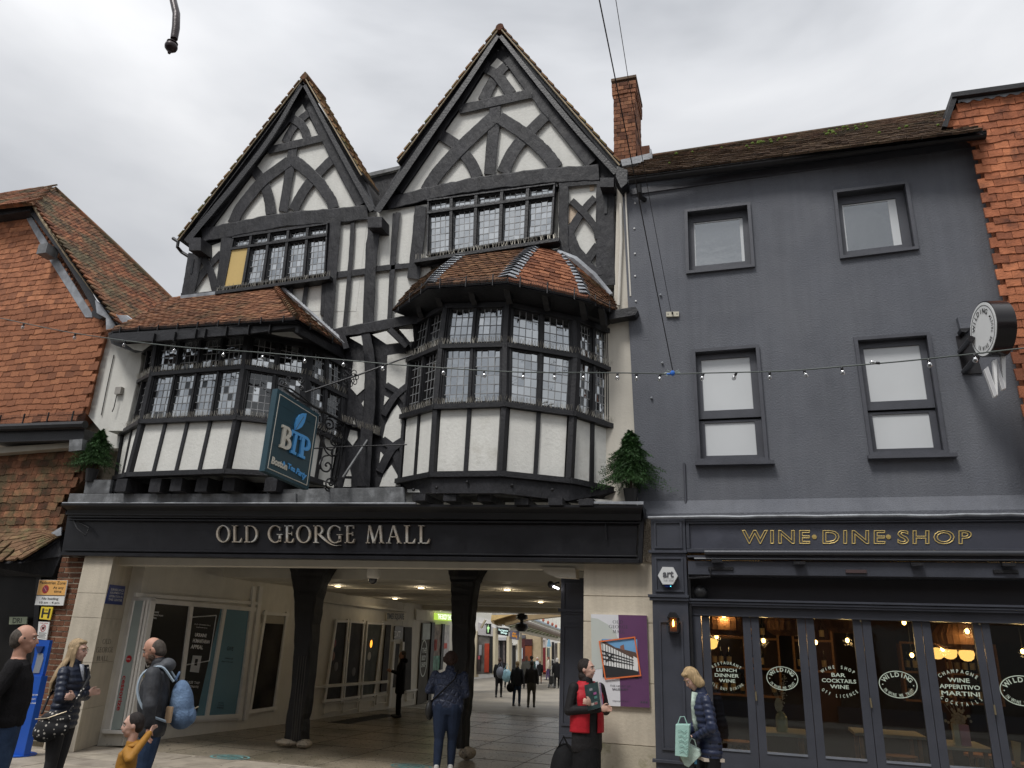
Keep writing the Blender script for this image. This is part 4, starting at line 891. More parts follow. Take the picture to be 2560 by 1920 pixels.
mb = MB(); mb.box(-9.3, -1.9, 11.25, 11.75, 2.76, 2.94); mb.build('beam', TIMBER, ar)
for v0, Y0 in ((tz(1454, 11.85), 12.6), (tz(1454, 11.85), 13.9), (tz(1488, 15.25), 16.2), (tz(1509, 18.6), 19.2)):
    mb = MB(); mb.box(-9.4, -1.95, Y0, Y0+.035, v0-.02, v0); mb.build('ceiling_moulding', BEAM, ar)
mb = MB(); mb.box(-2.02, -1.75, 10.2, 21.6, -.02, 3.2); mb.build('side_wall', CREAM, ar)
mb = MB(); mb.box(-11.5, -9.5, 9.75, 21.6, 3.21, 3.3); mb.build('ceiling_panel', CEIL, ar)
# grey pilaster at right of passage, panelled
gp = thing('panelled_pilaster', 'dark grey panelled pilaster at the right side of the passage', 'pilaster', (-2.2, 10.0, 0))
a = P(1399, 1700, 10.0).x; b = P(1462, 1700, 10.0).x; ztop = P(1430, 1445, 10.0).z
MB().box(a, b+.2, 10.0, 10.35, 0, ztop).build('shaft', GREYWOOD, gp)
for z0, z1 in ((.1, .62), (.72, 1.92), (2.05, ztop-.05)):
    for bx_ in ((a+.03, a+.055, z0, z1), (b-.03, b-.005, z0, z1), (a+.055, b-.03, z0, z0+.025), (a+.055, b-.03, z1-.025, z1)): mb = MB(); mb.box(bx_[0], bx_[1], 9.985, 10.0, bx_[2], bx_[3]); mb.build('panel_moulding', GREYWOOD, gp)
mb = MB(); mb.box(a-.03, b+.03, 9.97, 10.05, P(1430, 1530, 10).z, P(1430, 1522, 10).z); mb.build('band', GREYWOOD, gp)
mb = MB(); mb.box(a-.02, b+.02, 9.975, 10.05, 0, .16); mb.build('plinth', GREYWOOD, gp)
# lamp tube behind pilaster
t_ = thing('tube_lamp', 'small white tube lamp fixed high beside the grey pilaster', 'lamp', tuple(P(1380, 1460, 9.9)))
mb = MB(); mb.ell(P(1377, 1461, 9.9), (.045, .045, .045), 10, 8); mb.tube([P(1380, 1461, 9.9), P(1398, 1456, 9.98)], .014, 6); mb.build('bracket', IRON, t_)
mb = MB(); mb.tube([P(1383, 1466, 9.86), P(1397, 1472, 9.9)], .012, 8); mb.build('tube', emit('tube_emit', (1, .96, 1), 5), t_)
# downlights
DL = emit('downlight_emit', (1, .74, .38), 14)
for n_, (px, py, z_) in enumerate(((845, 1464, 0), (988, 1495, 1), (1053, 1468, 0), (1102, 1517, 2), (1268, 1473, 0), (1352, 1504, 1), (1256, 1522, 2))):
    z = (tz(1454, 11.85), tz(1488, 15.25), tz(1509, 18.6))[z_]
    c = PZ(px, py, z); c.z = z
    t = thing('ceiling_downlight', ('warm recessed downlight on the %s beam, %s' % (('nearest', 'middle', 'farthest')[z_], ('left of the thick timber post' if px < 900 else 'between the two posts' if px < 1110 else 'right of the second post'))), 'downlight', tuple(c), group='warm downlights in the passage ceiling')
    mb = MB(); mb.lathe([(.085, 0), (.09, -.008), (.06, -.016), (.055, -.004)], c, n=16); mb.build('rim', BEAM, t)
    mb = MB(); mb.lathe([(.052, -.006), (.05, -.02), (.0, -.024)], c, n=14); mb.build('bulb', DL, t)
    l = bpy.data.lights.new('downlight', 'POINT'); l.energy = 1.6; l.color = (1, .84, .6); l.shadow_soft_size = .05; lo = bpy.data.objects.new('downlight_glow', l); COL.objects.link(lo); lo.location = c+Vector((0, 0, -.10)); 
# timber posts with jowled heads on painted padstones
def post(px_base, Yp, top_l, top_r, mid, label, lean):
    p = thing('timber_post', label, 'post', tuple(PZ(px_base[0], px_base[1])), group='black timber posts holding up the building')
    mb = MB(); cs = []
    for (ul, ur, v) in mid:
        l_, r_ = P(ul, v, Yp), P(ur, v, Yp); cs.append((l_, r_))
    vs, fs = [], []; n = 0; dd = .31
    ln = []
    for i in range(len(cs)-1):
        for k in range(4): ln.append((lerp(cs[i][0], cs[i+1][0], k/4), lerp(cs[i][1], cs[i+1][1], k/4)))
    ln.append(cs[-1])
    for i, (l_, r_) in enumerate(ln):
        j = lambda: Vector((random.gauss(0, .005), random.gauss(0, .004), 0)); c = .03
        X = Vector((1, 0, 0)); Yv = Vector((0, 1, 0))
        vs += [l_+X*c+j(), r_-X*c+j(), r_+Yv*c+j(), r_+Yv*(dd-c)+j(), r_-X*c+Yv*dd+j(), l_+X*c+Yv*dd+j(), l_+Yv*(dd-c)+j(), l_+Yv*c+j()]
    m = len(ln)
    for i in range(m-1):
        for k in range(8): fs.append((i*8+k, i*8+(k+1) % 8, (i+1)*8+(k+1) % 8, (i+1)*8+k))
    fs += [tuple(range(8)), tuple((m-1)*8+k for k in range(8))]
    mb.add(vs, fs); mb.build('post_shaft', POSTM, p); return p
POSTM = mat('worn_black_post', (.017, .0165, .017), .6, .3, 4, .8, 10, .35, stretch=(1, 1, .25), c2=(.085, .072, .058), c2s=2.6, c2t=.64)
BASEM = mat('peeling_padstone', (.52, .44, .33), .8, .15, 8, .5, 30, .3, c2=(.06, .055, .05), c2s=7, c2t=.60)
Yp = 11.35
p1 = post((740, 1866), Yp, 0, 0, [(721, 822, 1418), (722, 818, 1424), (728, 800, 1455), (733, 788, 1500), (734, 779, 1560), (732, 773, 1640), (723, 762, 1740), (712, 752, 1800), (708, 749, 1852)], 'black timber post on the left with bare worn wood showing near its foot', 0)
mb = MB(); c = P(722, 1862, Yp+.1); c.z = .07
mb.ell((c.x-.01, Yp+.08, .07), (.20, .18, .060), 14, 8); mb.build('padstone', BASEM, p1, smooth=True); mb = MB(); mb.ell((c.x+.27, Yp+.10, .06), (.12, .14, .065), 14, 8); mb.build('padstone', BASEM, p1, smooth=True)
mb = MB()
for k in range(4): mb.tube([P(748+k*6, 1640, Yp-.015), P(736+k*6, 1760, Yp-.015), P(728+k*6, 1850, Yp-.015)], .006, 5)
mb.build('cable_run', mat('grey_conduit', (.06, .056, .05), .5), p1)
p2 = post((1165, 1893), Yp+.25, 0, 0, [(1113, 1210, 1420), (1120, 1204, 1426), (1124, 1188, 1455), (1126, 1179, 1500), (1127, 1174, 1560), (1130, 1172, 1640), (1133, 1167, 1740), (1138, 1161, 1800), (1140, 1157, 1872)], 'black timber post partly behind the woman in the quilted blue jacket', 0)
mb = MB(); c = P(1164, 1880, Yp+.3); mb.ell((c.x, Yp+.38, .09), (.13, .16, .09), 14, 8); mb.build('padstone', BASEM, p2, smooth=True)
# cctv dome
t_ = thing('dome_camera', 'cream security dome camera hanging from the beam right of the thick timber post', 'security camera', tuple(P(935, 1440, 10.1)))
c = P(935, 1422, 10.1); mb = MB(); mb.lathe([(.05, .04), (.05, 0), (.095, -.01), (.10, -.10), (.085, -.13), (.07, -.14)], c, n=20); mb.build('housing', CREAM, t_, smooth=True)
mb = MB(); mb.ell(c+Vector((0, 0, -.14)), (.068, .068, .075), 16, 8); mb.build('dome', mat('smoked_dome', (.03, .03, .035), .1, .05, 3, coat=.5), t_, smooth=True)
t_ = thing('spot_lamp', 'small black spot lamp hanging at the far end of the passage', 'lamp', tuple(P(1305, 1545, 21.4)))
mb = MB(); c = P(1305, 1536, 21.4); mb.lathe([(.05, .02), (.16, -.02), (.17, -.12), (.05, -.16), (.05, -.22), (.17, -.26), (.19, -.36), (.1, -.46)], c, n=14); mb.build('housing', IRON, t_, smooth=True)
# ---------------------------------------------------------------- stone piers
PIERL = [Vector((-9.73, 9.3, 0)), Vector((-9.18, 9.3, 0)), Vector((-9.50, 10.05, 0)), Vector((-10.0, 10.05, 0))]
lp = thing('stone_pier', 'pale stone pier left of the passage carved OLD GEORGE MALL', 'pier', (-9.9, 9.6, 0))
zz = 0.0
for i, h in enumerate((.55, .62, .62, .35, .56)):
    mb = MB(); mb.prism([p+Vector((0, 0, zz+.003)) for p in PIERL], (0, 0, h-.006), 0.0); mb.build('stone_block', STONE, lp); zz += h
cc_ = sum(PIERL, Vector())/4; mb = MB(); mb.prism([lerp(p, cc_, .04)+Vector((0, 0, .02)) for p in PIERL], (0, 0, zz-.04)); mb.build('joint_fill', MORTAR, lp)
pn = Vector((-.32, .75, 0)).cross(Vector((0, 0, 1))).normalized(); p0 = PIERL[1]
def pq(S, pts): return [HP(*S.px(u, v), p0, pn) for u, v in pts]
ENG = mat('engraved_dark', (.10, .09, .075), .8)
for s_, pts in (('OLD', [(592, 915), (640, 915), (636, 945), (588, 945)]), ('GEOrGE', [(556, 962), (652, 962), (648, 993), (551, 993)]), ('MALL', [(558, 1013), (626, 1013), (622, 1042), (552, 1042)])):
    vs, fs = romantext(s_.replace('r', 'R')); fitq(vs, fs, pq(S8, pts), .003).build('lettering', ENG, lp)
ss = thing('surveillance_sign', 'square blue sign reading SURVEILLANCE EQUIPMENT IN OPERATION on the stone pier', 'sign', tuple(p0))
q = pq(S8, [(632, 602), (718, 612), (700, 720), (602, 712)]); mb = MB(); qbox(mb, q, 0, 1, 0, 1, .012, .0); mb.build('plate', mat('sign_blue', (.012, .035, .20), .35, .05), ss)
WHT = mat('white_print', (.78, .78, .76), .5, .02)
q[1].z += 0
for i, s_ in enumerate(('SURVEILLANCE', 'EQUIPMENT IN', 'OPERATION IN', 'THIS CENTRE')):
    v = .18+i*.175; write(ss, s_, [bil(q, .10, v), bil(q, .92, v), bil(q, .92, v+.12), bil(q, .10, v+.12)], WHT, off=.014, bold=.01)
rp = thing('stone_pier', 'pale stone pier between the passage and the grey shopfront, with stained base', 'pier', (-1.5, 9.5, 0))
xa, xb = P(1458, 1650, 9.42).x, P(1640, 1650, 9.42).x
cuts = [0, .62, 1.28, 1.95, 2.25, 2.72]
STONE2 = mat('cream_stone_block', (.60, .53, .42), .75, .07, 2.0, .25, 28, .3, c2=(.44, .39, .31), c2s=1.3, c2t=.62, streak=.16)
for i in range(5):
    mb = MB(); mb.prism([(xa, 9.42, cuts[i]+.004), (xb-.002*i, 9.42, cuts[i]+.004), (xb-.002*i, 9.42, cuts[i+1]-.004), (xa, 9.42, cuts[i+1]-.004)], (0, .6, 0), .004); mb.build('stone_block', STONE2 if i else mat('damp_stone_block', (.45, .40, .31), .8, .12, 3, .3, 28, .3, c2=(.16, .16, .07), c2s=2.6, c2t=.60), rp)
MB().box(xa+.01, xb-.01, 9.43, 9.99, .01, 2.70).build('joint_fill', MORTAR, rp)
mb = MB(); mb.prism([D(1387, 1120, 9.4), D(1407, 1120, 9.4), D(1407, 1215, 9.4), D(1384, 1212, 9.4)], (0, .3, 0)); mb.build('pebbledash_block', mat('pebbledash', (.32, .27, .21), .9, .6, 60, .9, 70, .2), rp)
# cream duct box at the beam end
mb = MB(); mb.prism([S10(1260, 115, 9.5), S10(1530, 120, 9.5), S10(1536, 200, 9.5), S10(1370, 190, 9.5), S10(1300, 160, 9.5)], (0, .2, 0)); mb.build('beam_end', BEAM, ar)
# ---------------------------------------------------------------- poster on the right pier
po = thing('mall_poster', 'purple and white OLD GEORGE MALL poster with an orange-framed picture of a timbered house', 'poster', tuple(D(1340, 1425, 9.4)))
q = [S11(350, 520, 9.40), S11(762, 530, 9.40), S11(785, 1212, 9.40), S11(360, 1192, 9.40)]
PW = mat('poster_white', (.70, .70, .72), .4, .02); PPU = mat('poster_purple', (.125, .050, .125), .4, .04); PG = mat('poster_grey_green', (.52, .55, .51), .4, .02)
mb = MB(); qbox(mb, q, 0, 1, 0, 1, .02, .018); mb.build('board', PW, po)
mb = MB(); qbox(mb, q, .497, 1, 0, 1, .0225, -.019); mb.build('purple_half', PPU, po)
n = qn(q)
cp = [(0.0, .04), (.12, .05), (.3, .11), (.44, .2), (.48, .27), (.48, .42), (.40, .52), (.2, .60), (0, .62)]
mb = MB(); mb.prism([bil(q, u, v)+n*.0215 for u, v in cp], n*.0008); mb.build('grey_shape', PG, po)
for s_, u0, u1, v in (('OLD', .395, .575, .062), ('GEORGE', .325, .665, .116), ('MALL', .39, .6, .17)):
    vs, fs = romantext(s_); fitq(vs, fs, [bil(q, u0, v), bil(q, u1, v), bil(q, u1, v+.037), bil(q, u0, v+.037)], .024).build('lettering', mat('poster_ink', (.06, .05, .07), .5), po)
write(po, 'THE HEART OF', [bil(q, .32, .775), bil(q, .68, .775), bil(q, .68, .795), bil(q, .32, .795)], MATS['poster_ink'], off=.024)
write(po, 'SALISBURY', [bil(q, .36, .808), bil(q, .64, .808), bil(q, .64, .832), bil(q, .36, .832)], MATS['poster_ink'], off=.024, bold=.02)
write(po, 'oldgeorgemall.co.uk', [bil(q, .36, .935), bil(q, .64, .935), bil(q, .64, .955), bil(q, .36, .955)], MATS['poster_ink'], off=.024)
for k in range(3): u = .845+k*.045; mb = MB(); qbox(mb, q, u, u+.03, .935, .955, .024, -.022); mb.build('icon', MATS['poster_ink'], po)
# picture: generic timber-framed street corner
pc = [S11(428, 703, 9.38), S11(690, 706, 9.38), S11(700, 993, 9.38), S11(436, 985, 9.38)]
pr = MB(); qbox(pr, pc, 0, 1, 0, 1, .004, -.001); pic = pr.build('picture', mat('picture_sky', (.17, .37, .62), .45, .1, 3), po)
def pp(pts, m, nm, o=.006):
    mb = MB(); mb.prism([bil(pc, u, v)+qn(pc)*o for u, v in pts], qn(pc)*.001); mb.build(nm, m, pic)
pp([(0, .02), (.38, .22), (.95, .34), (1, .48), (1, .56), (0, .25)], mat('picture_roof', (.10, .06, .045), .6), 'picture_roof')
pp([(0, .10), (.88, .50), (.88, .85), (.0, .98)], mat('picture_wall', (.72, .72, .7), .6), 'picture_wall', .0075)
pp([(.88, .44), (1, .5), (1, .88), (.88, .86)], MATS['picture_wall'], 'picture_wall', .007)
pp([(0, .68), (.88, .80), (1, .83), (1, 1), (0, 1)], mat('picture_black', (.02, .02, .022), .6), 'picture_shadow', .009)
pp([(.52, .18), (.62, .14), (.64, .30), (.52, .26)], mat('picture_chimney', (.25, .11, .07), .6), 'picture_chimney', .007)
for k in range(12): u = .02+k*.074; pp([(u, .10+u*.44), (u+.016, .11+u*.44), (u+.016, .70+u*.12), (u, .70+u*.12)], MATS['picture_black'], 'picture_post', .010)
for v0, v1 in ((.30, .54), (.50, .66), (.40, .60)): pp([(0, v0), (.88, v1), (.88, v1+.02), (0, v0+.035)], MATS['picture_black'], 'picture_rail', .0115)
pp([(.05, .33), (.09, .33), (.34, .60), (.30, .60)], MATS['picture_black'], 'picture_brace', .013); pp([(.30, .38), (.34, .38), (.12, .60), (.08, .60)], MATS['picture_black'], 'picture_brace', .0145)
fo = [S11(406, 718, 9.375), S11(676, 685, 9.375), S11(722, 978, 9.375), S11(452, 1006, 9.375)]
mb = MB(); e = .035
for x in ((0, 1, 0, e), (0, 1, 1-e, 1), (0, e, e, 1-e), (1-e, 1, e, 1-e)): qbox(mb, fo, *x, .014, -.008)
mb.build('orange_frame', mat('poster_orange', (.72, .17, .05), .45, .03), po)
# ================================================================ grey building and its chimney
YG = 9.5
gb = thing('grey_rendered_building', 'dark grey rendered building with four plain windows over the wine shop', 'building', (.8, YG, 0))
gl = [D(1343, 395, YG), D(2118, 300, YG), D(2215, 775, YG), D(2270, 1118, YG), D(1380, 1118, YG)]
W4 = {'ul': (S6, [(457, 800), (768, 764), (790, 1072), (466, 1105)]), 'ur': (S6, [(1233, 700), (1588, 655), (1640, 980), (1268, 1026)]), 'll': (S7, [(395, 405), (728, 380), (778, 985), (425, 992)]), 'lr': (S7, [(1290, 340), (1670, 312), (1765, 945), (1375, 955)])}
# wall split into bands so that the windows are real openings
def holes(outer, hs, Y, t, m, name, par):
    bm = bmesh.new(); cu = bpy.data.curves.new('w', 'CURVE'); cu.dimensions = '2D'; cu.fill_mode = 'BOTH'; cu.extrude = 0
    for loop in [outer]+hs:
        sp = cu.splines.new('POLY'); sp.points.add(len(loop)-1); sp.use_cyclic_u = True
        for pt, v in zip(sp.points, loop): pt.co = (v.x, v.z, 0, 1)
    ob = bpy.data.objects.new('w', cu); me = bpy.data.meshes.new_from_object(ob)
    vs = [Vector((v.co.x, Y, v.co.y)) for v in me.vertices]; fs = [tuple(p.vertices) for p in me.polygons]
    bpy.data.objects.remove(ob); bpy.data.curves.remove(cu); bpy.data.meshes.remove(me); bm.free()
    ed = {}
    for fc in fs:
        for i in range(len(fc)): a, b = fc[i-1], fc[i]; k = (min(a, b), max(a, b)); ed[k] = ed.get(k, 0)+1
    nv = len(vs); mb = MB(); mb.add(vs+[v+Vector((0, t, 0)) for v in vs], fs+[tuple(nv+i for i in f) for f in fs]+[(a, b, b+nv, a+nv) for (a, b), c in ed.items() if c == 1])
    return mb.build(name, m, par, merge=True)
holes(gl, [[S(u, v, YG) for u, v in pts] for S, pts in W4.values()], YG, .16, RENDER, 'wall', gb)
mb = MB(); mb.box(-1.0, 3.2, YG+.30, YG+4.5, 3.0, 7.9); mb.build('inner_body', INNER, gb)
for key, (S, pts) in W4.items():
    q = [S(u, v, YG) for u, v in pts]; W = (q[1]-q[0]).length; H = (q[3]-q[0]).length
    mb = MB(); tw = .042
    for x in ((-tw/W, 1+tw/W, -tw/H, 0), (-tw/W, 1+tw/W, 1, 1+tw/H), (-tw/W, 0, 0, 1), (1, 1+tw/W, 0, 1)): qbox(mb, q, *x, .045, .10)
    fr = mb.build('window_frame', GREYTRIM, gb)
    if key in ('ul', 'ur'):
        u0, v0, u1, v1 = (.09, .115, .91, .865) if key == 'ul' else (.08, .125, .875, .875)
        sash = MB(); e = .07
        for x in ((0, 1, 0, v0), (0, 1, v1, 1), (0, u0, v0, v1), (u1, 1, v0, v1)): qbox(sash, q, *x, -.09, .135)
        sash.build('sash', GREYTRIM, fr)
        g = MB(); qbox(g, q, u0, u1, v0, v1, -.115, .122); g.build('glass_pane', glassmat('sky_glass', .30, dark=(.10, .105, .11)) if 'sky_glass' not in MATS else MATS['sky_glass'], fr)
        g = MB(); qbox(g, q, u1-.05 if key == 'ul' else u1-.12, u1-.005, v0+.01, v1-.01, -.109, .114); g.build('blind_edge', FROST, fr)
        g = MB(); qbox(g, q, u0, u1, v0, v0+.02, -.108, .113); qbox(g, q, u0, u0+.02, v0, v1, -.107, .113); g.build('bead', FROST, fr)
    else:
        u0, u1 = (.085, .89) if key == 'll' else (.085, .905)
        sp_ = .615 if key == 'll' else .615
        for k, (va, vb, dep) in enumerate(((.055, .545, .06), (.655, .955, .085))):
            sash = MB(); fa, fb = (0, .62) if k == 0 else (.635, 1)
            for x in ((0, 1, fa, va), (0, 1, vb, fb), (0, u0, va, vb), (u1, 1, va, vb)): qbox(sash, q, *x, -dep, dep+.045)
            sash.build('sash', GREYTRIM, fr)
            g = MB(); qbox(g, q, u0, u1, va, vb, -dep-.02, dep+.03); g.build('glass_pane', FROST, fr)
        sl_ = MB(); qbox(sl_, q, -.09, 1.16 if key == 'lr' else 1.14, 1+tw/H+.003, 1+tw/H+.035, .10, .05); sl_.build('window_sill', GREYTRIM, gb)
# ledge band above shopfront, lead
mb = MB(); mb.prism([D(1378, 1083, YG), D(1378, 1110, YG-.12), D(1378, 1120, YG-.12), D(1378, 1120, YG)], (4.5, 0, 0)); mb.build('ledge', RENDER, gb)
mb = MB(); a = P(1620, 1294, 9.2); b = P(2640, 1286, 9.2); mb.tube([lerp(a, b, i/20)+Vector((0, 0, random.uniform(-.006, .006))) for i in range(21)], .018, 6); mb.build('lead_drip', LEAD, gb)
mb = MB(); mb.tube([S7(333, 1012, YG-.02), S7(338, 1150, YG-.02), S7(342, 1250, YG-.02), S7(340, 1290, YG-.03), S7(328, 1305, YG-.03)], .014, 6); mb.build('cable', GREYTRIM, gb)
# eaves: soffit, gutter, roof
gA, gB = S6(150, 655, 9.36), S6(2015, 405, 9.36)
mb = MB(); h = Vector((0, 0, .10)); mb.hexa([S6(160, 702, 9.47), S6(1985, 448, 9.47), S6(1985, 448, 9.47)+h, S6(160, 702, 9.47)+h]+[p+Vector((0, .12, 0)) for p in (S6(160, 702, 9.47), S6(1985, 448, 9.47), S6(1985, 448, 9.47)+h, S6(160, 702, 9.47)+h)]); mb.build('eaves_board', GREYTRIM, gb)
mb = MB(); a, b = S6(150, 628, 9.30), S6(2010, 385, 9.30); r = .062; vs = []; fs = []; K = 10
for p in (a, b):
    for k in range(K+1): an = math.pi*k/K; vs.append(p+Vector((0, -r*math.cos(an), -r*math.sin(an)*1.1)))
for k in range(K): fs.append((k, k+1, K+2+k, K+1+k))
fs += [tuple(range(K+1)), tuple(K+1+k for k in range(K+1))]; mb.add(vs, fs); mb.hexa([a+Vector((0, -r, 0)), b+Vector((0, -r, 0)), b+Vector((0, -r, .012)), a+Vector((0, -r, .012)), a+Vector((0, r, 0)), b+Vector((0, r, 0)), b+Vector((0, r, .012)), a+Vector((0, r, .012))])
mb.build('gutter', IRON, gb, smooth=True)
mb = MB(); mb.tube([S6(203, 650, 9.32), S6(205, 690, 9.34), S6(212, 718, 9.42), S6(235, 730, 9.5)], .036, 8); mb.build('downpipe', IRON, gb)
n_ = Vector((0, -math.sin(R_(42)), math.cos(R_(42)))); e0 = S6(140, 612, 9.34)
def rp_(u, v): return HP(*S6.px(u, v), e0, n_)
c4 = [rp_(128, 610), rp_(2000, 372), rp_(1815, 278), rp_(255, 512)]
Rg = lambda u, v: lerp(lerp(c4[0], c4[1], u), lerp(c4[3], c4[2], u), v)
deck(Rg, nu=2); bpy.data.objects[-1] if False else None
GT = mat('dark_mossy_tile', (.150, .100, .072), .92, .3, 8, .8, 40, .15, rnd=.5, c2=(.075, .062, .042), c2s=2.5, c2t=.5)
rows = int((c4[3]-c4[0]).length/.10); tiles(gb, Rg, rows, .165, GT, limit=300, th=.02, lap=1.5, jit=.07)
mb = MB(); rr = random.Random(5)
for k in range(42):
    u, v = rr.choice([(rr.gauss(.42, .05), rr.gauss(.75, .1)), (rr.gauss(.66, .04), rr.gauss(.75, .12)), (rr.random(), rr.random())]); u = min(.97, max(.03, u)); v = min(.93, max(.05, v)); s_ = rr.uniform(.012, .03); mb.ell(Rg(u, v)+Vector((0, -.02, .04)), (s_, s_, s_*.8), 7, 5)
mb.build('moss', mat('bright_moss', (.13, .19, .03), .95, .3, 20, .6, 60), gb, kind='stuff')
mb = MB(); mb.tube([c4[3]+Vector((-.05, .05, .05)), c4[2]+Vector((0, .05, .05))], .05, 7); mb.build('ridge_tile', GT, gb)
# chimney
ch = thing('brick_chimney', 'weathered red brick chimney between the tall gable and the grey building', 'chimney', tuple(S2(1590, 900, 10.6)))
YC = 10.6
def X2(u, v, Y=YC): return S2(u, v, Y)
base = X2(1500, 920); zb_, zt_ = X2(1560, 925).z, X2(1560, 400).z; xl = X2(1492, 700).x; xr = X2(1632, 700).x; dep = .75
MB().box(xl+.012, xr-.012, YC+.012, YC+dep-.012, zb_-.4, zt_-.02).build('mortar_core', mat('sooty_mortar', (.16, .11, .08), .9, .2, 9), ch)
nr = int((zt_-zb_)/.078); bw = .215
BME = [tilemesh('brick', BRICK, .03) for _ in range(1)]
def brick(par, x0, x1, y0, y1, z0, z1, m, nm='brick'):
    mb = MB(); j = lambda s=.004: random.uniform(-s, s)
    mb.box(x0+j(), x1+j(), y0+j(), y1+j(), z0+j(.002), z1+j(.002)); return mb.build(nm, m, par)
for r in range(nr):
    z = zb_+r*.078; cor = max(0, r-(nr-4))*.018 if r < nr-2 else .025; lowc = .03 if r < 1 else 0; o_ = cor+lowc
    W = xr-xl+2*o_; nb = 3; st = (r % 2)*.5
    xs = [xl-o_]+[xl-o_+W*(i+st)/nb for i in range(0 if st else 1, nb)]+[xr+o_]
    for i in range(len(xs)-1):
        if xs[i+1]-xs[i] > .03: brick(ch, xs[i]+.005, xs[i+1]-.005, YC-o_, YC+.1, z+.005, z+.073, BRICK)
    nb = 4; D_ = dep; ys = [YC-o_+.102]+[YC+D_*(i+.5-st)/nb for i in range(1, nb)]+[YC+dep+o_]
    for i in range(len(ys)-1): brick(ch, xr-.1+o_, xr+o_-.001, ys[i]+.005, ys[i+1]-.005, z+.005, z+.073, BRICK)
c = X2(1610, 900); mb = MB(); mb.prism([X2(1490, 915, YC-.05), X2(1730, 860, YC-.05), X2(1740, 905, YC-.05), X2(1540, 945, YC-.05)], (0, .15, 0)); mb.build('lead_flashing', LEAD, ch)
mb = MB(); mb.box(xr+.02, xr+.22, YC+.0, YC+dep, zb_-.3, zb_+.28); mb.build('shoulder', BRICK, ch)
mb = MB(); mb.box(xr+.222, xr+.25, YC, YC+dep, zb_-.3, zb_+.2); mb.build('lead_flashing', LEAD, ch)
mb = MB(); mb.box(xl-.03, xr+.03, YC-.03, YC+dep+.03, zt_-.01, zt_+.04); mb.build('mortar_cap', mat('sooty_cap', (.13, .09, .06), .9, .3, 9), ch)
# gutter box junction at the right end of the tall gable
gj = thing('rainwater_hopper', 'black rainwater box where the tall gable meets the grey roof gutter', 'gutter', tuple(S2(1545, 980, 9.4)))
mb = MB(); mb.prism([S2(1512, 940, 9.28), S2(1580, 965, 9.28), S2(1580, 1050, 9.28), S2(1540, 1085, 9.28), S2(1505, 1010, 9.28)], (0, .3, 0), .01); mb.build('box', TIMBERW, gj)
mb = MB(); mb.tube([S2(1505, 1000, 9.3), S2(1525, 1075, 9.4), S2(1560, 1120, 9.45)], .03, 7); mb.build('outlet', IRON, gj)
# ================================================================ tile-hung building, right
YR = 9.36
rb = thing('tile_hung_building', 'building at the right edge hung with orange clay tiles and capped in black', 'building', (3.6, YR, 0))
zt_r = S6(2212, 140, YR).z
def RQ(u, v, Y=YR): return S6(u, v, Y)
tl, tr = RQ(1868, 222), RQ(2212, 165); tr = tr+(tr-tl)*1.8
bl, br = RQ(2155, 1350)+(RQ(2155, 1350)-RQ(1985, 430))*1.0, None
poly_ = [RQ(1868, 222), RQ(1868, 222)+(RQ(2212, 165)-RQ(1868, 222))*3, Vector((6.5, YR, 2.9)), P(2632, 1290, YR), RQ(2155, 1350), RQ(1985, 425), RQ(1850, 355), RQ(1815, 340)]
TILE2 = mat('orange_clay_tile_b', (.40, .150, .078), .8, .25, 9, .6, 45, .25, rnd=.4, c2=(.14, .06, .04), c2s=5, c2t=.62)
mb = MB(); mb.prism([p+Vector((-.02 if k > 2 else 0, .012, 0)) for k, p in enumerate(poly_)], (0, .3, 0)); mb.build('wall', TILE2, rb)
top = poly_[0].z; xl_ = poly_[0].x-.2
ins = inpoly([p+Vector((-.085, 0, 0)) if k > 2 else p for k, p in enumerate(poly_)])
Sw = lambda u, v: Vector((xl_+u*4.6, YR, 2.9+v*(RQ(2212, 165).z+.35-2.9)))
TILE2 = mat('orange_clay_tile_b', (.40, .150, .078), .8, .25, 9, .6, 45, .25, rnd=.4, c2=(.14, .06, .04), c2s=5, c2t=.62)
tiles(rb, Sw, int((RQ(2212, 165).z+.35-2.9)/.105), .165, TILE2, name='wall_tile', inside=lambda c: ins(c) and c.x < 5.0, limit=300, th=.016, lap=1.35, jit=.06)
mb = MB(); a, b = RQ(1838, 192, YR-.12), RQ(2212, 140, YR-.12); b = b+(b-a)*1.5; h = Vector((0, 0, .07)); d = Vector((0, .5, 0)); mb.hexa([a, b, b+h, a+h, a+d, b+d, b+d+h, a+d+h]); mb.build('capping', IRON, rb)
mb = MB(); a, b = RQ(1868, 215, YR-.04), RQ(2212, 160, YR-.04); b = b+(b-a)*1.5
pts = [lerp(a, b, i/60)+Vector((0, 0, -.03+.018*math.sin(i*1.4))) for i in range(61)]; vs = [p+Vector((0, 0, .06)) for p in pts]+pts; mb.add(vs, [(i, i+1, 62+i, 61+i) for i in range(60)]); mb.build('lead_flashing', LEAD, rb)
mb = MB(); p = [RQ(1838, 190, YR-.10), RQ(1862, 200, YR-.10), RQ(1812, 348, YR-.10), RQ(1786, 345, YR-.10)]; mb.prism(p, (0, .45, 0)); mb.build('capping', IRON, rb)
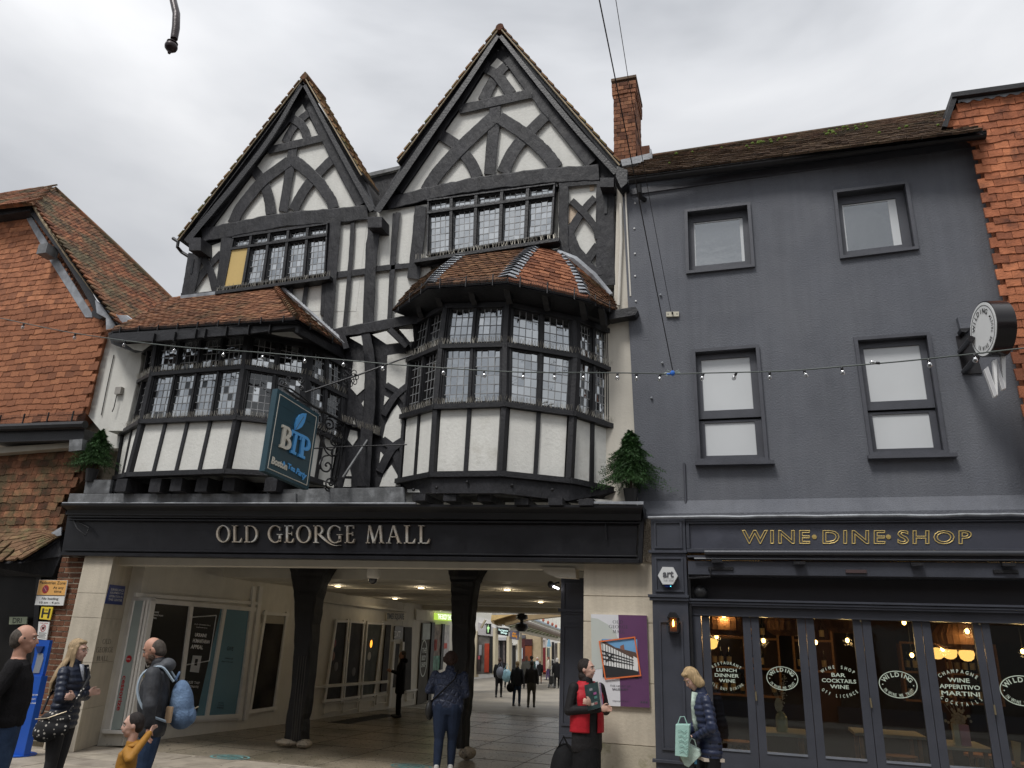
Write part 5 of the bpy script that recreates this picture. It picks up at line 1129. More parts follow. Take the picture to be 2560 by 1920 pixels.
# ================================================================ tile-hung building, left
YL = 9.5
lb = thing('tile_hung_building', 'building at the left edge hung with orange clay tiles under a steep old tiled roof', 'building', (-12.5, YL, 0))
wallp = [S3(-210, 310, YL), S3(165, 285, YL), S3(560, 885, YL), S3(625, 900, YL), S3(608, 1010, YL), S3(560, 1180, YL), S3(500, 1450, YL), S3(430, 1500, YL), S3(-210, 1540, YL)]
mb = MB(); mb.prism([p+Vector((0, .02, 0)) for p in wallp], (0, .3, 0)); mb.build('wall', TILE, lb)
ins2 = inpoly([p+Vector((.05, 0, 0)) for p in wallp]); zl0, zl1 = S3(0, 1560, YL).z, S3(100, 270, YL).z; x0_, x1_ = wallp[0].x-.2, wallp[3].x+.2
nrw = int(round((zl1-zl0)/.115))
tiles(lb, lambda u, v: Vector((x0_+u*(x1_-x0_), YL, zl0+v*(zl1-zl0)+.012*math.sin(u*17+v*30))), nrw, .20, TILE, name='wall_tile', inside=ins2, limit=300, th=.016, lap=1.35, jit=.05, wob=.10)
# lead strip under barge and barge board
poly(lb, S3, [(155, 300), (185, 285), (545, 860), (545, 885), (505, 885), (300, 560)], YL-.02, .02, LEAD, 'lead_flashing', bevel=.008)
timber(lb, S3, [(190, 250), (330, 440), (470, 650), (590, 860)], (38, 44), YL-.12, .06, m=TIMBERW, name='barge_board')
poly(lb, S3, [(545, 845), (610, 842), (612, 885), (590, 895), (548, 880)], YL-.16, .08, TIMBERW, 'barge_end')
t2 = MB(); c = S3(300, 500, YL-.16); t2.box(c.x-.10, c.x+.12, YL-.35, YL-.1, c.z-.12, c.z+.08); t2.build('corbel', LEADD, lb)
mb = MB(); mb.tube([S3(195, 215, YL-.2), S3(260, 320, YL-.2), S3(420, 550, YL-.2), S3(600, 790, YL-.2)], .035, 6); mb.build('verge_mortar', MATS['verge_mortar'], lb)
# eave of half hip
mb = MB(); a, b = S3(-210, 300, YL-.25), S3(180, 240, YL-.25); h = Vector((0, 0, .12)); d = Vector((0, .3, 0)); mb.hexa([a-h*.4, b-h*.4, b+h, a+h, a-h*.4+d, b-h*.4+d, b+h+d, a+h+d]); mb.build('eaves_board', TIMBER, lb)
A_ = (295, 112); V1 = S3(185, 195, YL-.22); V2 = S3(690, 868, YL-.22); dx_ = .12
nn_ = (V2-V1).cross(Vector((dx_, 1, 0)))
if nn_.z < 0: nn_ = -nn_
def rl(u, v): return HP(*S3.px(u, v), V1, nn_)
rq = [rl(690, 868), rl(900, 850), rl(1012, 775), rl(295, 115), rl(185, 195)]
def Sl(u, v):
    bot = lerp(rq[0], V1, 0) if False else None
    a = lerp(rq[0], rq[4], v); far0 = rl(960, 850); far1 = rl(300, 112)
    b = lerp(far0, far1, v); return lerp(a, b, u)+Vector((0, 0, 0))
c5 = [rl(700, 925), rl(1018, 800), rl(300, 112), rl(188, 192)]
Sl = lambda u, v: lerp(lerp(c5[0], c5[1], u), lerp(c5[3], c5[2], u), v)
LT = mat('old_left_roof_tile', (.20, .085, .048), .92, .35, 8, .8, 36, .15, rnd=.5, c2=(.10, .085, .055), c2s=1.5, c2t=.5)
mb = MB(); vs = [Sl(i/4, j/6) for j in range(7) for i in range(5)]; lo = [v-nn_.normalized()*.05 for v in vs]; mb.add(vs+lo, [(j*5+i, j*5+i+1, (j+1)*5+i+1, (j+1)*5+i) for j in range(6) for i in range(4)]+[(35+j*5+i, 35+j*5+i+1, 35+(j+1)*5+i+1, 35+(j+1)*5+i) for j in range(6) for i in range(4)]); mb.build('roof_deck', TIMBER, lb)
tiles(lb, Sl, int((c5[3]-c5[0]).length/.085), .165, LT, limit=0, th=.018, lap=1.5, jit=.06)
mb = MB(); mb.tube([lerp(c5[3], c5[2], 0)+Vector((-.1, .1, 0)), c5[2]+Vector((0, .1, .02)), lerp(c5[2], c5[1], .5)+Vector((.02, .1, .03)), c5[1]+Vector((0, .1, .03))], .06, 7); mb.build('ridge_tile', LT, lb, smooth=True)
# the hip above, seen edge-on
hp = [S3(-210, 250, YL-.4), S3(185, 205, YL-.4), S3(300, 112, YL+.9), S3(180, 118, YL+1.0), S3(-210, 190, YL+.6)]
mb = MB(); mb.prism(hp, (0, .05, -.03)); mb.build('roof_deck', LT, lb)
tiles(lb, lambda u, v: lerp(lerp(hp[0], hp[1], u), lerp(hp[4], hp[2], u), v), 9, .16, LT, limit=0, th=.02, jit=.07)
# gutter, guard, beam at mid height
mb = MB(); a, b = S3(-210, 1545, 9.1), S3(505, 1520, 9.1); mb.tube([a, b], .065, 8); mb.build('gutter', IRON, lb, smooth=True)
guard([S3(-210, 1535, 9.08), S3(500, 1500, 9.08)], .16, .45).build('leaf_guard', IRON, lb, kind='stuff')
poly(lb, S3, [(-60, 1560), (500, 1545), (495, 1610), (-60, 1625)], 9.25, .08, TIMBERW, 'eaves_fascia', back=.4)
poly(lb, D, [(-25, 968), (165, 955), (160, 966), (-25, 981)], 9.35, .03, mat('soffit_drab', (.36, .33, .27), .8, .1, 3), 'soffit_panel', back=.2)
poly(lb, D, [(150, 950), (178, 948), (176, 972), (148, 975)], 9.2, .1, LEADD, 'gutter_stop')
wl = [S8(-230, -135, YL), S8(487, -150, YL), S8(470, 0, YL), S8(385, 90, YL), S8(345, 130, YL), S8(352, 285, YL), S8(-230, 290, YL)]
mb = MB(); mb.prism([p+Vector((0, .02, 0)) for p in wl], (0, .3, 0)); mb.build('wall', TILER, lb)
ins3 = inpoly(wl); z0_, z1_ = S8(0, 300, YL).z, S8(0, -150, YL).z+.1
MB().box(-18, -9.95, 9.9, 13, 0, 6.2).build('building_body', MORTAR, lb)
tiles(lb, lambda u, v: Vector((wl[0].x+u*(wl[1].x-wl[0].x), YL, z0_+v*(z1_-z0_))), int((z1_-z0_)/.115), .20, TILER, name='wall_tile', inside=ins3, limit=0, th=.016, lap=1.35, jit=.06)
e1, e2 = S8(-230, 470, 9.0), S8(125, 462, 9.0); f1, f2 = S8(-230, 285, YL), S8(352, 285, YL); e3 = S8(340, 330, YL-.03)
pent = lambda u, v: lerp(lerp(e1, lerp(e2, e3, max(0, (u-.45)/.55)**1.0) if u > .45 else lerp(e1, e2, u/.45), 1 if u > .45 else 1), lerp(f1, f2, u), v) if False else lerp(lerp(e1, e2, u/.5) if u < .5 else lerp(e2, e3, (u-.5)/.5), lerp(f1, f2, u), v)
tiles(lb, pent, 8, .18, mat('pent_tile', (.20, .125, .078), .92, .3, 8, .8, 36, .15, rnd=.45, c2=(.12, .115, .06), c2s=3, c2t=.56), limit=0, th=.02, jit=.07, lap=1.5)
mb = MB(); vs = [pent(i/10, j)-Vector((0, -.02, .04)) for j in (0, 1) for i in range(11)]; mb.add(vs, [(i, i+1, 12+i, 11+i) for i in range(10)]); mb.build('roof_deck', TIMBER, lb)
poly(lb, S8, [(285, 310), (352, 270), (350, 318), (300, 330)], YL-.06, .02, LEAD, 'lead_flashing')
MB().box(-16, -10.34, 9.75, 9.89, -.02, 3.4).build('shop_wall', mat('dark_shop_front', (.022, .02, .02), .5, .3, 3, .2, 20), lb)
mb = MB(); mb.prism([S8(-230, 470, 9.2), S8(120, 470, 9.2), S8(345, 340, 9.5), S8(350, 440, 9.5), S8(300, 560, 9.5), S8(-230, 540, 9.5)], (0, .15, 0)); mb.build('pent_underside', TIMBER, lb)
# brick pier with individually laid bricks
bp = thing('brick_pier', 'narrow brown brick pier carrying parking signs, left of the pale stone pier', 'pier', (-10.6, 9.45, 0))
bx0, bx1 = -10.33, -9.742
MB().box(bx0+.01, bx1-.005, 9.4435, 9.8, 0, 2.68).build('mortar_core', MORTAR, bp)
nr = 34; hh = 2.68/nr
for r in range(nr):
    st = (r % 2); xs = [bx0, bx0+.225, bx0+.45, bx1] if not st else [bx0, bx0+.11, bx0+.335, bx0+.56, bx1]
    for i in range(len(xs)-1):
        if xs[i+1]-xs[i] > .03: brick(bp, xs[i]+.007, xs[i+1]-.007, 9.435, 9.6, r*hh+.009, (r+1)*hh-.008, BRICKD if r > 3 else mat('mossy_brick', (.075, .06, .035), .9, .3, 8, .6, 40, rnd=.3))
# dark doorway block at the lower left with faint shop goods and a sign
sd_ = thing('shop_window', 'dark shop window at the lower left with a lit DRINKS sign inside', 'shop window', (-12.2, 9.7, 0))
q = [S8(-120, 500, 9.68), S8(230, 520, 9.68), S8(160, 1640, 9.68), S8(-120, 1640, 9.68)]
mb = MB(); qbox(mb, q, 0, 1, 0, 1, .01, .005); mb.build('glass_pane', mat('unlit_shop_glass', (.010, .009, .009), .35, .6, 2, spec=.2), sd_)
mb = MB(); qbox(mb, q, -.02, 1.02, .0, .03, .04, .0); qbox(mb, q, .98, 1.06, 0, 1, .04, 0); mb.build('frame', TIMBERW, sd_)
q2_ = [S8(58, 788, 9.6), S8(130, 788, 9.6), S8(126, 830, 9.6), S8(54, 832, 9.6)]; mb = MB(); qbox(mb, q2_, 0, 1.4, 0, 1, .01, .01); mb.build('sign_board', mat('pale_green_sign', (.30, .34, .24), .6), sd_)
write(sd_, 'DRI', [bil(q2_, .3, .15), bil(q2_, 1.0, .15), bil(q2_, 1.0, .85), bil(q2_, .3, .85)], IRON, off=.013)
# signs on the brick pier
sg = thing('parking_sign', 'yellow and white Pedestrian Zone no loading sign on the brick pier', 'sign', tuple(S8(295, 650, 9.38)))
q = [S8(228, 575, 9.38), S8(392, 578, 9.38), S8(365, 723, 9.38), S8(202, 720, 9.38)]
mb = MB(); qbox(mb, q, 0, 1, 0, 1, .006, .008); mb.build('plate', mat('sign_white', (.72, .72, .70), .45, .02), sg)
mb = MB(); qbox(mb, q, .012, .988, .012, .60, .0085, -.0065); mb.build('yellow_panel', mat('sign_yellow_orange', (.74, .40, .12), .45, .02), sg)
mb = MB(); qbox(mb, q, 0, 1, .605, .625, .009, -.0065); mb.build('divider', IRON, sg)
INK = mat('black_print', (.02, .02, .02), .5)
for s_, u0, u1, v0, v1 in (('Pedestrian Zone', .05, .95, .05, .17), ('At any', .55, .92, .25, .38), ('time', .60, .86, .40, .50), ('No loading', .22, .80, .69, .81), ('10 am - 4 pm', .16, .86, .85, .96)):
    write(sg, s_, [bil(q, u0, v0), bil(q, u1, v0), bil(q, u1, v1), bil(q, u0, v1)], INK, off=.0105, bold=.008)
cc = bil(q, .29, .37); r = .062; mb = MB(); mb.lathe([(r, 0), (r, -.002), (0, -.002)], cc+Vector((0, -.010, 0)), (0, 1, 0), 24); mb.build('red_disc', mat('sign_red', (.42, .03, .035), .45, .02), sg)
mb = MB(); mb.lathe([(r*.72, 0), (r*.72, -.001), (0, -.001)], cc+Vector((0, -.0135, 0)), (0, 1, 0), 24); mb.build('disc_centre', mat('sign_plum', (.20, .05, .075), .45, .02), sg)
mb = MB(); mb.tube([cc+Vector((-.035, -.016, .035)), cc+Vector((.035, -.016, -.035))], .006, 4); mb.build('red_bar', MATS['sign_red'], sg)
hs = thing('hydrant_sign', 'small yellow hydrant plate with a black H below the parking sign', 'sign', tuple(S8(270, 768, 9.38)))
q = [S8(240, 730, 9.38), S8(307, 732, 9.38), S8(290, 806, 9.38), S8(228, 800, 9.38)]
mb = MB(); qbox(mb, q, 0, 1, 0, 1, .006, .008); mb.build('plate', mat('hydrant_yellow', (.80, .60, .05), .4, .03), hs)
for x in ((.14, .30, .12, .88), (.70, .86, .12, .88), (.30, .70, .45, .56)): mb = MB(); qbox(mb, q, *x, .010, -.0062); mb.build('letter_bar', INK, hs)
write(hs, '100', [bil(q, .38, .18), bil(q, .62, .18), bil(q, .62, .32), bil(q, .38, .32)], INK, off=.011)
ns = thing('notice', 'white portrait notice with a red prohibition ring on the brick pier', 'notice', tuple(S22(480, 160, 9.38)))
q = [S22(425, 60, 9.38), S22(545, 66, 9.38), S22(510, 262, 9.38), S22(408, 250, 9.38)]
mb = MB(); qbox(mb, q, 0, 1, 0, 1, .006, .008); mb.build('plate', MATS['sign_white'], ns)
cc = bil(q, .5, .36); vs, fs = ring(0, 0, .052, .052, .010, .010); mb = MB(); mb.add([cc+Vector((v.x, -.009, v.y)) for v in vs], fs); mb.add([cc+Vector((v.x, -.010, v.y)) for v in diag(-.03, -.035, .03, .035, .012)[0]], [(0, 1, 2, 3)]); mb.build('red_ring', MATS['sign_red'], ns)
mb = MB(); mb.box(cc.x-.025, cc.x+.025, cc.y-.0085, cc.y-.0075, cc.z-.02, cc.z+.02); mb.build('pictogram', INK, ns)
for k in range(5): mb = MB(); qbox(mb, q, .12, .88-.1*(k % 2), .62+.07*k, .64+.07*k, .0085, -.0063); mb.build('text_line', INK, ns)
write(ns, 'THIS AREA', [bil(q, .1, .05), bil(q, .9, .05), bil(q, .9, .11), bil(q, .1, .11)], MATS['sign_red'], off=.009)
# small dark flecks and gum spots trodden into the passage floor
mb = MB(); rr = random.Random(12)
for k in range(150):
    x, y_ = rr.uniform(-8.8, -2.3), rr.uniform(8.3, 18); r = rr.uniform(.008, .028)
    n_ = 6; vs = [Vector((x+r*math.cos(a)*rr.uniform(.6, 1.2), y_+r*math.sin(a)*rr.uniform(.6, 1.2), .0045)) for a in [i*1.047 for i in range(n_)]]; mb.add(vs, [tuple(range(n_))])
tagt(mb.build('floor_flecks', mat('dark_gum', (.05, .045, .04), .8), kind='stuff'), 'small dark gum spots and flecks scattered over the passage floor', 'gum spots')
for gx_ in range(6):
    x = -8.2+gx_*1.2
    o = MB().box(x, x+.008, 9.99, 19.5, -.01, .0005).build('floor_joint', mat('floor_joint_grey', (.08, .07, .055), .9), bpy.data.objects['arcade_floor'])
for gy_ in range(9):
    y_ = 10.9+gy_*1.05
    o = MB().box(-9.0, -2.0, y_, y_+.008, -.01, .0008).build('floor_joint', MATS['floor_joint_grey'], bpy.data.objects['arcade_floor'])
# ================================================================ wine shop front
YS = 9.3
ws = thing('wine_shop_front', 'dark grey restaurant shopfront with six glazed folding doors lettered WINE DINE SHOP', 'shopfront', (1.0, YS, 0))
def bxp(par, x0, x1, y0, y1, z0, z1, m, nm, bev=.0, **k):
    mb = MB()
    if bev: mb.prism([(x0, y0, z0), (x1, y0, z0), (x1, y0, z1), (x0, y0, z1)], (0, y1-y0, 0), bev)
    else: mb.box(x0, x1, y0, y1, z0, z1)
    return mb.build(nm, m, par, **k)
XR = 4.6
bxp(ws, -1.13, -.72, YS-.06, 9.7, 0, 3.16, GREYWOOD, 'pilaster', .008)
for x0, x1, z0, z1 in ((-1.09, -.76, 2.80, 3.12), (-1.09, -.76, 2.30, 2.70), (-1.06, -.79, .62, 1.98), (-1.06, -.79, .12, .42)):
    for b in ((x0, x1, z1-.022, z1), (x0, x1, z0, z0+.022), (x0, x0+.022, z0+.022, z1-.022), (x1-.022, x1, z0+.022, z1-.022)): bxp(ws, b[0], b[1], YS-.078, YS-.058, b[2], b[3], GREYWOOD, 'panel_moulding')
for z, o in ((2.745, .03), (2.235, .045), (2.20, .03), (.49, .035)): bxp(ws, -1.13-o, -.72+o*.3, YS-.06-o, YS, z, z+.032, GREYWOOD, 'pilaster_band', .006)
bxp(ws, -.70, XR, YS-.02, 9.5, 2.76, 3.15, mat('fascia_grey', (.060, .064, .082), .33, .1, 2, .06, 20, .5, c2=(.085, .09, .115), c2s=1.2, c2t=.6), 'fascia_board', .006)
for z, zz_, t in ((3.115, 3.155, .05), (3.09, 3.113, .035), (2.755, 2.80, .045)): bxp(ws, -.715, XR, YS-.02-t, YS, z, zz_, GREYWOOD, 'moulding', .006)
bxp(ws, -.715, -.675, YS-.06, YS, 2.803, 3.088, GREYWOOD, 'moulding', .006)
vs, fs = txt2d('WINE DINE SHOP', outline=.021, space=1.18, bold=.01)
GOLD = mat('gold_line', (.62, .46, .16), .35, .08, 6, 0, 40, .5, metal=.5)
q = [D(1602, 1145, YS-.02), D(2099, 1146, YS-.02), D(2099, 1176, YS-.02), D(1602, 1175, YS-.02)]
vs = [Vector((v.x, v.y, v.z*.3)) for v in vs]
fitq(vs, fs, q, .008).build('gold_lettering', GOLD, ws)
for u in (1759, 1919): mb = MB(); mb.lathe([(.026, 0), (.026, -.008), (0, -.009)], D(u, 1160, YS-.02), (0, 1, 0), 16); mb.build('gold_dot', GOLD, ws)
# awning cassette
mb = MB(); mb.tube([(-.50, YS-.22, 2.735), (XR, YS-.22, 2.735)], .030, 10); mb.build('awning_tube', mat('satin_grey_tube', (.055, .058, .068), .32, .05, 3, metal=.2), ws, smooth=True)
mb = MB(); mb.tube([(-.62, YS-.20, 2.668), (XR, YS-.20, 2.668)], .012, 8); mb.build('awning_rail', MATS['satin_grey_tube'], ws)
bxp(ws, -.70, XR, YS-.16, 9.5, 2.49, 2.65, GREYWOOD, 'awning_board', .01)
bxp(ws, -.70, XR, YS-.19, 9.5, 2.685, 2.705, GREYWOOD, 'awning_top')
for S, u, v in ((S15, 520, 362), (S15, 975, 372), (S15, 1625, 380), (S15, 2130, 382)): c = S(u, v, YS-.2); bxp(ws, c.x-.07, c.x+.05, YS-.24, YS-.19, c.z-.016, c.z+.016, IRON, 'bracket')
for i, (u0, u1, v) in enumerate(((465, 605, 400), (1225, 1342, 417), (2040, 2180, 417))): a = S15(u0, v, YS-.165); b = S15(u1, v, YS-.165); bxp(ws, a.x, b.x, YS-.18, YS-.16, a.z-.018, a.z+.018, IRON if i != 1 else mat('brown_hinge', (.07, .045, .045), .4), 'strap_hinge', .004)
mb = MB(); mb.tube([S15(478, 402, YS-.2), S15(478, 448, YS-.2), S15(355, 455, YS-.15)], .013, 6); mb.build('awning_arm', IRON, ws)
bxp(ws, -.70, XR, 9.46, 9.6, 2.20, 2.49, mat('dark_soffit_panel', (.035, .033, .038), .5, .1, 3), 'transom_panel')
for z, o in ((2.205, .05), (2.175, .035), (2.15, .02)): bxp(ws, -.72, XR, YS-.02-o, 9.6, z, z+.024, GREYWOOD, 'cornice_strip', .005)
bxp(ws, -.72, XR, YS+.02, 9.5, 2.05, 2.148, GREYWOOD, 'door_head')
gx = []
for S, tl_, tr_, bl_, br_ in ((S12, (210, 395), (510, 400), (330, 1490), (592, 1520)), (S12, (640, 403), (958, 415), (735, 1520), (1068, 1552)), (S12, (1097, 420), (1425, 430), (1212, 1555), (1550, 1590)),
    (S13, (175, 433), (520, 440), (320, 1590), (688, 1622)), (S13, (665, 450), (1013, 460), (845, 1638), (1222, 1660)), (S13, (1168, 463), (1560, 475), (1352, 1690), (1760, 1700))):
    gx.append(((S(*tl_, 9.4).x+S(*bl_, 9.4).x)/2, (S(*tr_, 9.4).x+S(*br_, 9.4).x)/2))
gx.append((gx[-1][1]+.14, gx[-1][1]+.52)); gx.append((gx[-1][1]+.14, gx[-1][1]+.52))
ZT, ZB = 2.045, .655
edges = [gx[0][0]-.09]+[(gx[i][1]+gx[i+1][0])/2 for i in range(len(gx)-1)]+[gx[-1][1]+.08]
bxp(ws, -.72, edges[0]-.004, YS+.03, 9.5, 0, 2.05, GREYWOOD, 'door_jamb', .01)
for i, (a, b) in enumerate(gx):
    x0, x1 = edges[i]+.003, edges[i+1]-.003
    d = MB(); d.box(x0, a, 9.36, 9.41, .06, 2.048); d.box(b, x1, 9.36, 9.41, .06, 2.048); d.box(a, b, 9.36, 9.41, ZT, 2.048) if False else None
    dr = d.build('door', GREYWOOD, ws)
    bxp(dr, a, b, 9.361, 9.409, .40, ZB, GREYWOOD, 'door_rail'); bxp(dr, a, b, 9.361, 9.409, .06, .14, GREYWOOD, 'door_rail'); bxp(dr, a, b, 9.375, 9.405, .14, .40, GREYWOOD, 'door_panel')
    bxp(dr, a, b, 9.35, 9.41, ZB-.012, ZB+.008, mat('pale_glazing_bead', (.17, .185, .215), .35), 'glazing_bead')
    bxp(dr, a, b, 9.38, 9.386, ZB, 2.05, CLEAR, 'glass_pane')
BRASS = mat('brass_bolt', (.30, .25, .15), .4, .1, 3, metal=.6)
for S, u0, v0, u1, v1 in ((S12, 576, 345, 578, 410), (S12, 628, 1025, 634, 1100), (S13, 95, 378, 105, 448), (S13, 184, 1080, 197, 1158), (S13, 1078, 402, 1092, 472), (S13, 1212, 1135, 1226, 1218)):
    mb = MB(); mb.tube([S(u0, v0, 9.335), S(u1, v1, 9.335)], .009, 6); mb.build('door_bolt', BRASS, ws)
mb = MB(); mb.tube([(-.70, YS-.03, .0), (-.70, YS-.03, 2.5)], .02, 8); mb.build('downpipe', IRON, ws)
# letters on the glass
DEC = mat('pale_window_print', (.52, .60, .50), .5, .02)
def dq(S, u, v, w_, h_, Y=9.37):
    c = S(u, v, Y); return [c+Vector((-w_/2, 0, h_/2)), c+Vector((w_/2, 0, h_/2)), c+Vector((w_/2, 0, -h_/2)), c+Vector((-w_/2, 0, -h_/2))]
def block(S, u, v, top, lines, bot, w_, nm='window_lettering'):
    q = dq(S, u, v, w_, w_); k = thing('window_lettering', 'pale door lettering starting %s' % ' '.join([top]+lines[:2]), 'lettering', tuple(bil(q, .5, .5)))
    arctext(top, q, .5, .10, .80, .80, 128, 52, .045*w_/.34, DEC, k, off=.002, xs=.8)
    for i, s_ in enumerate(lines):
        wd = min(.98, .135*len(s_)/1.02); v0 = .28+i*.17
        write(k, s_, [bil(q, .5-wd/2, v0), bil(q, .5+wd/2, v0), bil(q, .5+wd/2, v0+.11), bil(q, .5-wd/2, v0+.11)], DEC, off=.002, bold=.015)
    arctext(bot, q, .5, .86, .80, .80, 230, 310, .045*w_/.34, DEC, k, flip=True, off=.002, xs=.62)
block(S12, 388, 890, 'RESTAURANT', ['LUNCH', 'DINNER', 'WINE'], 'ALL DAY DINING', .33)
block(S12, 1318, 935, 'WINE SHOP', ['BAR', 'COCKTAILS', 'WINE'], 'OFF LICENCE', .35)
block(S13, 925, 985, 'CHAMPAGNE', ['WINE', 'APPERITIVO', 'MARTINI'], 'COCKTAILS', .38)
for S, u, v, w_, h_, lb_ in ((S12, 848, 915, .33, .245, 'second door from the left, above a vase'), (S13, 415, 966, .37, .27, 'fourth door from the left'), (S13, 1445, 1018, .40, .29, 'door at the right edge')):
    q = dq(S, u, v, w_, h_); k = thing('window_emblem', 'oval WILDING wine emblem on the '+lb_, 'emblem', tuple(bil(q, .5, .5)))
    vs, fs = ring(.5, .5, .5, .5, .022, .028, 0, 360, 44); mb = MB(); mb.add([bil(q, v_.x, 1-v_.y)+Vector((0, -.002, 0)) for v_ in vs], fs); mb.build('oval_ring', DEC, k)
    arctext('WILDING', q, .5, .5, .385, .36, 158, 22, .055*w_/.33, DEC, k, off=.002, bold=.02); arctext('IN WINE WE TRUST', q, .5, .5, .40, .40, 203, 337, .040*w_/.33, DEC, k, flip=True, off=.002, bold=.02, xs=.55)
    for x in (.1, .9): c = bil(q, x, .52); mb = MB(); mb.lathe([(.006, 0), (0, -.001)], c+Vector((0, -.002, 0)), (0, 1, 0), 8); mb.build('dot', DEC, k)
# alarm box, wall lantern, cctv
al = thing('alarm_box', 'white hexagonal art alarm box on the grey pilaster', 'alarm box', tuple(S11(922, 240, YS-.1)))
hx = [S11(u, v, YS-.06) for u, v in ((848, 238), (882, 174), (960, 176), (994, 240), (958, 303), (884, 302))]
mb = MB(); mb.prism(hx, (0, -.07, 0), 0); mb.build('housing', mat('alarm_white', (.62, .63, .63), .4, .02), al)
mb = MB(); mb.prism([S11(885, 300, YS-.07), S11(957, 302, YS-.07), S11(940, 322, YS-.07), S11(905, 322, YS-.07)], (0, -.05, 0)); mb.build('blue_lens', mat('alarm_blue', (.01, .02, .10), .2), al)
mb = MB(); mb.ell(S11(938, 313, YS-.122), (.005, .005, .005), 6, 4); mb.build('led', emit('led_emit', (.1, .8, 1), 3), al)
def aq(u0, v0, u1, v1): return [S11(u0, v0, YS-.131), S11(u1, v0, YS-.131), S11(u1, v1, YS-.131), S11(u0, v1, YS-.131)]
write(al, 'art', aq(880, 200, 960, 248), mat('alarm_ink', (.08, .08, .09), .5), bold=.03); write(al, 'ART security solutions', aq(882, 254, 962, 261), MATS['alarm_ink']); write(al, '01481 322000', aq(886, 267, 960, 276), MATS['alarm_ink'])
wl_ = thing('wall_lantern', 'small black wall lantern with a glowing amber bulb on the grey pilaster', 'wall lamp', tuple(S11(958, 590, YS-.1)))
c = S11(958, 650, YS-.07); x0, x1 = S11(922, 590, YS-.1).x, S11(995, 590, YS-.1).x; z0, z1 = c.z, S11(958, 548, YS-.1).z
for a, b in ((x0, x0+.012), (x1-.012, x1)):
    for y_ in (YS-.16, YS-.08): bxp(wl_, a, b, y_, y_+.012, z0, z1, IRON, 'frame_bar')
bxp(wl_, x0-.004, x1+.004, YS-.166, YS-.06, z0-.012, z0, IRON, 'base'); bxp(wl_, x0, x1, YS-.072, YS-.06, z0, z1, mat('lantern_back', (.10, .05, .035), .5), 'back_plate')
mb = MB(); cx = (x0+x1)/2; mb.prism([(x0-.01, YS-.17, z1), (x1+.01, YS-.17, z1), (cx+.03, YS-.17, z1+.06), (cx-.03, YS-.17, z1+.06)], (0, .11, 0)); mb.build('cap', IRON, wl_)
mb = MB(); mb.lathe([(.004, -.02), (.011, 0), (.009, .03), (.003, .055)], ((x0+x1)/2, YS-.115, (z0+z1)/2), n=10); mb.build('bulb', emit('amber_filament', (1, .42, .07), 14), wl_, smooth=True)
cv = thing('ball_camera', 'round black security camera below the awning board', 'security camera', tuple(S11(1160, 360, 9.3)))
c = S11(1160, 360, 9.32); mb = MB(); mb.ell(c, (.085, .085, .085), 18, 12); mb.build('ball', mat('matt_black', (.02, .02, .022), .5), cv, smooth=True); mb = MB(); mb.lathe([(.03, 0), (.045, -.02), (.0, -.03)], c+Vector((.03, -.07, .02)), (.35, -.9, .1), 12); mb.build('lens', BLACKP, cv); mb = MB(); mb.box(c.x-.12, c.x+.02, 9.32, 9.46, c.z-.06, c.z+.06); mb.build('mount', IRON, cv)
# ---------------------------------------------------------------- inside the wine shop
rm = thing('wine_shop_room', 'dim brown interior of the wine shop behind the folding doors', 'room', (1.5, 12, 0))
RW = mat('brown_room_wall', (.07, .045, .03), .8, .2, 2)
bxp(rm, -1.2, 5, 14.5, 14.6, 0, 2.8, RW, 'back_wall'); bxp(rm, -1.25, -1.15, 9.7, 14.5, 0, 2.8, RW, 'side_wall'); bxp(rm, 5, 5.1, 9.7, 14.5, 0, 2.8, RW, 'side_wall')
bxp(rm, -1.2, 5, 9.6, 14.6, 2.75, 2.85, RW, 'ceiling'); bxp(rm, -1.2, 5, 9.45, 14.6, -.02, .01, mat('dark_floorboards', (.06, .04, .028), .4, .3, 5, stretch=(1, 8, 1)), 'floor')
WOOD = mat('oak_shelf', (.34, .16, .06), .5, .2, 6, .1, 20, stretch=(1, 1, 6)); BOT = mat('dark_bottle', (.015, .02, .012), .12, .3, 5, coat=.5); LABL = mat('bottle_label', (.66, .56, .38), .6, .1, 9, rnd=.3); BART = None
def bottle_mesh():
    mb = MB(); mb.lathe([(.036, 0), (.038, .02), (.038, .17), (.03, .20), (.014, .225), (.013, .29), (.0, .29)], (0, 0, 0), n=10); return mb
bm_ = bottle_mesh(); me_b = bpy.data.meshes.new('bottle'); me_b.from_pydata([tuple(v) for v in bm_.v], [], bm_.f); me_b.materials.append(BOT)
lm_ = MB(); lm_.lathe([(.0385, .05), (.0385, .15)], (0, 0, 0), n=10); me_l = bpy.data.meshes.new('bottle_label'); me_l.from_pydata([tuple(v) for v in lm_.v], [], lm_.f); me_l.materials.append(LABL)
def shelf(x0, x1, Y, zs, where):
    s = thing('bottle_shelf', 'oak wall shelving of wine bottles %s' % where, 'shelf', (x0, Y, zs[0]))
    for z in zs+[zs[-1]+.42]: bxp(s, x0, x1, Y, Y+.3, z-.03, z, WOOD, 'shelf_board')
    for x in (x0, (x0+x1)/2, x1-.03): bxp(s, x, x+.03, Y+.001, Y+.3, zs[0], zs[-1]+.42, WOOD, 'upright')
    bxp(s, x0, x1, Y+.3, Y+.32, zs[0], zs[-1]+.42, RW, 'back_panel')
    for z in zs:
        x = x0+.1
        while x < x1-.08:
            if random.random() < .85:
                o = bpy.data.objects.new('wine_bottle', me_b); COL.objects.link(o); o.location = (x, Y+.1+random.random()*.08, z)
                tagt(o, 'dark wine bottle on the oak shelves %s' % where, 'bottle', 'wine bottles on the oak shelves %s' % where)
                l = bpy.data.objects.new('bottle_label', me_l); COL.objects.link(l); l.parent = o
            x += random.uniform(.09, .15)
